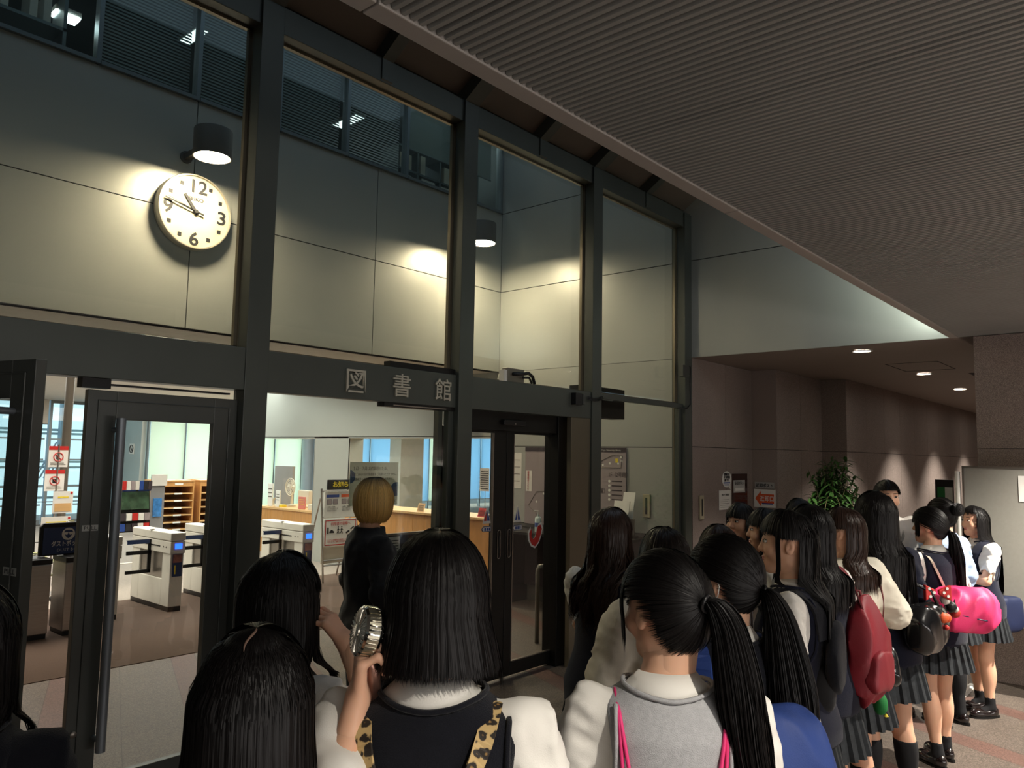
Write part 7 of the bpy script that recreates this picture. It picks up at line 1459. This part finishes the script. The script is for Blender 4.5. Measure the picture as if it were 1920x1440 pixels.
# P8 – low ponytail, mask loop, blue backpack
p8 = (2.14, 1.02)
r8, T8, s8 = person('person', 'girl with a low ponytail and mask loop behind her ear wearing a blue backpack', p8, 4, 1.649, 'lowpony', 'hair_black', nh=8000, hw=0.0022, vest='blackknit', fine=True, head_yaw=44, st_over=dict(tie=(0.0, -0.108, -0.03), tail=0.66, tailw=0.085, tailout=0.04, tailback=0.05, sway=0.07, inner=0.9, lock=0.10))
s = MB(); s.tube([tuple(T8(p_)) for p_ in ()] or [(0, 0, 0), (0, 0, 0.001)], 0.0001, 3) if False else None
def head_pt(T, v, yaw_d, pitch_d=0): hy = radians(yaw_d); hp = radians(pitch_d); Ry = np.array([[cos(hy), -sin(hy), 0], [sin(hy), cos(hy), 0], [0, 0, 1]]); Rx = np.array([[1, 0, 0], [0, cos(hp), -sin(hp)], [0, sin(hp), cos(hp)]]); return tuple(T(np.asarray(v, float) @ (Ry @ Rx).T + np.array([0, 0.012, 1.484])))
s = MB(); s.tube([head_pt(T8, v_, 44) for v_ in ((-0.070, 0.045, -0.035), (-0.078, 0.015, 0.004), (-0.083, -0.012, 0.008), (-0.086, -0.026, -0.016), (-0.080, -0.018, -0.046), (-0.072, 0.02, -0.055))], 0.0016, 6); s.build('mask_loop', M_['white'], r8, smooth=True)
t = thing('blue_backpack', 'royal blue backpack with a white mark on the low-ponytail girl', 'bag', tuple(T8((0, -0.24, 0.95))))
bag_body(T8((0.02, -0.245, 0.98)), (0.155 * s8, 0.105, 0.23), VIEW + radians(4) - pi / 2, M_['bluebag'], t, 'bag_body', p=3.2, fold=0.007, seed=4)
for sx in (-1, 1): strap('shoulder_strap', T8, [(sx * 0.112, 1.26, 0.085), (sx * 0.112, 1.30, 0.03), (sx * 0.112, 1.322, -0.03), (sx * 0.108, 1.27), (sx * 0.098, 1.17), (sx * 0.09, 1.10)], 0.060, M_['bluebag'], t, 0.012, off=0.036)
text('white_mark', 'M', tuple(T8((0.05, -0.358, 0.98))), tuple(np.array([cos(VIEW + radians(4) - pi / 2), sin(VIEW + radians(4) - pi / 2), 0])), UZ, 0.09, M_['paper'], t, 0.004, bold=0.004)
text('white_mark', 'S', tuple(T8((-0.10, -0.352, 1.10))), tuple(np.array([cos(VIEW + radians(4) - pi / 2), sin(VIEW + radians(4) - pi / 2), 0])), UZ, 0.03, M_['paper'], t, 0.003)
# P9..P11
person('person', 'girl with smooth dark brown hair seen only as a crown behind the low ponytail', (3.29, 1.60), 5, 1.577, 'mid', 'hair_brown', **FAR)
person('person', 'smiling girl with a black fringe facing the doors in front of the stone wall', (4.70, 2.13), 122, 1.60, 'long', **FAR)
person('person', 'girl in profile half hidden behind the profile girl with the visible ear', (4.12, 1.72), 80, 1.612, 'long', shirt='shirt', **FAR)
# P12 – profile with ear
r, T, s_ = person('person', 'girl in profile with a visible ear and a black backpack over her dark vest', (3.00, 1.165), 62, 1.681, 'long', 'hair_black', nh=5200, hw=0.0028, fine=True, head_yaw=12, vest='navyknit', st_over=dict(len=0.52, front_from=2.3, bang_z=0.045, earopen=1, lock=0.20, lock_from=1.87))
t = thing('black_backpack', 'thin black backpack with laced cord on the profile girl with the visible ear', 'bag', tuple(T((0, -0.16, 1.0)))); bag_body(T((0.0, -0.150, 1.09)), (0.125, 0.032, 0.125), VIEW + radians(62) - pi / 2, M_['blackknit'], t, 'bag_body', p=3, fold=0.004)
for sx in (-1, 1): strap('shoulder_strap', T, [(sx * 0.105, 1.24, 0.09), (sx * 0.108, 1.29, 0.03), (sx * 0.11, 1.318, -0.03), (sx * 0.105, 1.26), (sx * 0.095, 1.16)], 0.045, M_['blackknit'], t, 0.010, off=0.034)
t = thing('black_drawstring_bag', 'small black drawstring pouch hanging beside the red backpack', 'bag', (2.95, 1.03, 1.04)); bag_body((2.965, 1.04, 1.03), (0.06, 0.045, 0.085), 0.4, M_['blacktee'], t, 'bag_body', p=2.4, fold=0.008, pinch=0.5, seed=5)
s = MB(); s.tube([(2.955, 1.03, 1.12), (2.96, 1.04, 1.2), (2.985, 1.08, 1.30)], 0.004, 6); s.build('cord', M_['blackpl'], t, smooth=True)
# P13 – red backpack
r, T, s_ = person('person', 'long-haired girl in a white short-sleeved shirt and navy vest wearing a wine-red backpack', (3.56, 1.285), 28, 1.676, 'long', 'hair_black', nh=3600, hw=0.0032, vest='navyknit', hem=0.74, st_over=dict(len=0.30), arms={'R': dict(e=(0.215, -0.03, 1.03), w=(0.17, 0.10, 0.86))})
t = thing('red_backpack', 'wine-red nylon backpack hanging low on the white-sleeved girl', 'bag', (3.72, 1.10, 1.0))
bag_body((3.690, 1.105, 1.035), (0.125, 0.085, 0.225), VIEW - 0.9, M_['redbag'], t, 'bag_body', p=2.8, fold=0.020, pinch=0.55, seed=7, h=0.008)
for sx in (1,): strap('shoulder_strap', T, [(sx * 0.12, 1.24, 0.09), (sx * 0.125, 1.29, 0.04), (sx * 0.128, 1.335, -0.03), (sx * 0.13, 1.26, -0.10), (sx * 0.135, 1.16, -0.14)], 0.036, M_['wine'], t, 0.006)
s = MB(); s.tube([(3.685, 1.11, 1.23), (3.68, 1.12, 1.29), (3.665, 1.15, 1.29), (3.66, 1.16, 1.22)], 0.007, 8); s.build('top_loop', M_['wine'], t, smooth=True)
bag_body((3.655, 1.035, 0.965), (0.085, 0.035, 0.085), VIEW - 0.9, M_['redbag'], t, 'front_pocket', p=4, fold=0.006, h=0.008)
t = thing('green_pouch', 'small round green felt charm dangling under the red backpack', 'charm', (3.80, 1.09, 0.79)); bag_body((3.80, 1.08, 0.785), (0.045, 0.030, 0.048), 0.5, M_['green'], t, 'pouch', p=2.2, fold=0.002, h=0.005); s = MB(); s.tube([(3.80, 1.08, 0.83), (3.77, 1.09, 0.86)], 0.003, 6); s.lathe((3.815, 1.06, 0.725), [(0.0, 0), (0.010, 0.006), (0.0, 0.02)], 12); s.build('bell', M_['yellow'], t)
# P14 – cream blouse with thin dark strap
r, T, s_ = person('person', 'girl in a cream puff-sleeved blouse with a thin dark shoulder strap', (4.08, 1.31), 24, 1.642, 'mid', 'hair_brown', nh=3400, hw=0.0034, top_wear='blouse', shirt='blouse', sleeves='puff', head_yaw=30, st_over=dict(len=0.26, front_from=2.4, earopen=1, lock_from=1.95), arms={'R': dict(e=(0.27, -0.05, 1.08), w=(0.14, 0.16, 1.04))})
t = thing('dark_shoulder_bag', 'dark bag on a thin plum strap of the girl in the cream puff-sleeved blouse', 'bag', tuple(T((0.2, -0.06, 0.85)))); strap('shoulder_strap', T, [(0.04, 1.30, 0.05), (0.045, 1.33, -0.03), (0.07, 1.26), (0.12, 1.15), (0.16, 1.0), (0.19, 0.9)], 0.018, M_['wine'], t, 0.004, off=0.052); bag_body(T((0.20, -0.06, 0.84)), (0.09, 0.04, 0.09), VIEW, M_['gloss'], t, 'bag_body')
person('person', 'person mostly hidden, black crown of hair in front of the green plant', (5.44, 2.04), 10, 1.61, 'long', **FAR)
# P16 – tall, very long hair, black bag
r16, T16, s16 = person('person', 'tall girl with very long straight black hair and a long dark navy vest', (4.60, 1.30), 6, 1.70, 'xlong', 'hair_black', nh=5200, hw=0.0032, vest='navyknit', sleeves='long', shirt='navyknit', hem=0.70, st_over=dict(len=0.56, vol=0.014, flare=0.22), legs=((0.02, 0.0), (0.02, -0.06)))
t = thing('black_bag', 'glossy black shoulder bag with orange charms at the tall girl\'s side', 'bag', (4.60, 1.08, 1.0)); bag_body((4.60, 1.065, 0.995), (0.150, 0.075, 0.125), VIEW - 0.9, M_['gloss'], t, 'bag_body', p=3.0, fold=0.012, seed=2)
s = MB(); s.tube([(4.525, 1.125, 1.090), (4.565, 1.145, 1.200), (4.605, 1.125, 1.220), (4.665, 1.055, 1.180), (4.685, 1.015, 1.080)], 0.009, 8); s.build('handle', M_['gloss'], t, smooth=True)
def charm(label, c, mt_, r=0.026, ears=False):
    t = thing('bag_charm', label, 'charm', c, 0, 'bag charms'); s = MB(); s.lathe((c[0], c[1], c[2] - r), [(0, 0), (r * 0.7, r * 0.3), (r, r), (r * 0.7, r * 1.7), (0, 2 * r)], 16); s.build('ball', M_[mt_], t, smooth=True); s = MB(); s.tube([(c[0], c[1], c[2] + r), (c[0] + 0.004, c[1] + 0.004, c[2] + r + 0.035)], 0.002, 5); s.build('string', M_['blackpl'], t)
charm('orange fluffy charm on the glossy black bag', (4.600, 0.990, 1.060), 'orange', 0.030); charm('second orange charm beside the first on the black bag', (4.640, 0.980, 1.055), 'orange', 0.026); charm('small red charm under the orange ones', (4.615, 0.975, 1.010), 'red', 0.014)
t = thing('polka_dot_bow', 'red bow with white dots between the black bag and the pink bag', 'bow', (4.705, 1.045, 1.17)); c = Vector((4.700, 1.040, 1.175)); s = MB()
ux = Vector((0.65, -0.75, 0))
for sg in (-1, 1): s.hexa([c + ux * sg * 0.008 + Vector((0, 0, -0.012)), c + ux * sg * 0.07 + Vector((0, 0, -0.045)), c + ux * sg * 0.07 + Vector((-0.02, -0.02, -0.045)), c + ux * sg * 0.008 + Vector((-0.012, -0.012, -0.012))], [c + ux * sg * 0.008 + Vector((0, 0, 0.012)), c + ux * sg * 0.07 + Vector((0, 0, 0.040)), c + ux * sg * 0.07 + Vector((-0.02, -0.02, 0.040)), c + ux * sg * 0.008 + Vector((-0.012, -0.012, 0.012))])
s.build('loops', M_['red'], t, bevel=0.006); s = MB()
for (a, b_) in ((-0.05, 0.02), (-0.045, -0.02), (0.045, 0.022), (0.05, -0.018), (-0.025, 0.0), (0.028, 0.0)): s.lathe(c + ux * a + Vector((-0.0145, -0.0145, b_)) - Vector((0.004, 0.004, 0)), [(0.008, 0), (0.008, 0.003), (0, 0.003)], 12, axis=(-0.7, -0.7, 0))
s.build('white_dots', M_['paper'], t)
charm('white fluffy charm under the polka dot bow', (4.765, 1.010, 1.130), 'white', 0.028); charm('round black charm beside the white fluffy one', (4.795, 0.990, 1.090), 'black', 0.032); charm('red dotted charm lowest on the pink bag side', (4.865, 0.985, 1.050), 'red', 0.030); charm('little white charm between the black and red ones', (4.830, 0.975, 1.075), 'white', 0.018)
# P17 – facing the camera
r, T, s_ = person('person', 'woman in a white blouse facing the camera behind the tall long-haired girl', (6.47, 1.755), 166, 1.732, 'pony', 'hair_soft', nh=2600, hw=0.0036, top_wear='blouse', shirt='shirt', sleeves='puff', head_yaw=10, st_over=dict(locks=0, tail=0.2), skirt=False)
t = thing('crossbody_bag', 'bag on a grey strap of the woman facing the camera', 'bag', tuple(T((0.2, 0.02, 0.9)))); strap('shoulder_strap', T, [(-0.10, 1.325, -0.03), (-0.10, 1.29, 0.05), (-0.07, 1.2), (0.02, 1.08), (0.12, 0.96)], 0.022, M_['greystrap'], t, 0.004, off=0.050, front=True); bag_body(T((0.21, 0.05, 0.88)), (0.08, 0.05, 0.08), VIEW, M_['gloss'], t, 'bag_body')
# P18 – ponytail, cream straps, pink bag
r, T, s_ = person('person', 'girl with a low black ponytail and cream straps over her navy vest', (5.58, 1.25), 14, 1.589, 'lowpony', 'hair_black', nh=3400, hw=0.0036, vest='navyknit', head_yaw=36, hem=0.72, legs=((0.02, -0.05), (0.0, 0.05)), socks='ankle', st_over=dict(tail=0.42, tailw=0.06, sway=0.06, inner=0.9))
t = thing('pink_bag', 'large hot pink bag slung on cream straps behind the low-ponytail girl', 'bag', (5.4, 1.1, 0.95)); bag_body((5.41, 1.05, 0.985), (0.185, 0.12, 0.125), VIEW + radians(14) - pi / 2 - 0.2, M_['pinkbag'], t, 'bag_body', p=3.0, fold=0.020, seed=6)
for sx, x1 in ((-1, 0.02), (1, 0.075)): strap('shoulder_strap', T, [(sx * 0.10, 1.29, 0.05), (sx * 0.105, 1.318, -0.03), (sx * 0.10, 1.27), (sx * 0.07 + x1 * 0.3, 1.17), (x1 + sx * 0.03, 1.06)], 0.014, M_['whitestrap'], t, 0.006, off=0.036)
s = MB(); yq = VIEW + radians(14) - pi / 2 - 0.2; P_ = [(5.41 + 0.187 * cos(a) * cos(yq) + 0.122 * sin(a) * sin(yq), 1.05 + 0.187 * cos(a) * sin(yq) - 0.122 * sin(a) * cos(yq), 0.955 + 0.015 * cos(3 * a)) for a in np.linspace(0.2, pi - 0.2, 16)]; s.tube([tuple(q) for q in P_], 0.004, 6); s.build('navy_piping', M_['navybag'], t, smooth=True)
# P19 – bun, pale blue sleeve
person('person', 'person with a hair bun and a pale blue sleeve behind the cream-strapped girl', (6.44, 1.36), 20, 1.615, 'bun', 'hair_black', nh=2600, hw=0.0036, top_wear='blouse', shirt='paleblue', sleeves='long')
# P20 – right, arms folded
r, T, s_ = person('person', 'long-haired girl standing furthest right with folded arms facing left', (6.87, 1.225), 96, 1.55, 'xlong', 'hair_black', nh=3800, hw=0.0034, vest='navyknit', fine=True, hem=0.70, socks='ankle', st_over=dict(len=0.56, front_from=2.6, flare=0.1, bang_from=2.0, bang_z=0.075, lock_to=1.8), legs=((0.0, 0.02), (0.02, -0.04)),
       arms={'L': dict(e=(-0.19, 0.08, 1.04), w=(0.05, 0.185, 1.05)), 'R': dict(e=(0.19, 0.08, 1.04), w=(-0.06, 0.20, 1.02))})
t = thing('navy_school_bag', 'navy school bag on the shoulder of the girl standing furthest right', 'bag', (7.0, 1.05, 0.75)); bag_body(T((0.10, -0.29, 0.735)), (0.07, 0.15, 0.135), VIEW + radians(96) - pi / 2 + 0.25, M_['navybag'], t, 'bag_body', p=5, fold=0.003)
s = MB(); P_ = [T(q) for q in ((0.10, -0.24, 0.85), (0.12, -0.18, 1.0), (0.13, -0.12, 1.18), (0.125, -0.02, 1.31), (0.12, 0.06, 1.25), (0.14, 0.04, 1.1))]; s.tube([tuple(q) for q in P_], 0.010, 8); s.build('strap', M_['navybag'], t, smooth=True)
charm('little red and white animal charm on the navy school bag', tuple(T((0.13, -0.46, 0.68))), 'red', 0.020); charm('small white charm under the red one on the navy bag', tuple(T((0.13, -0.465, 0.635))), 'white', 0.022)
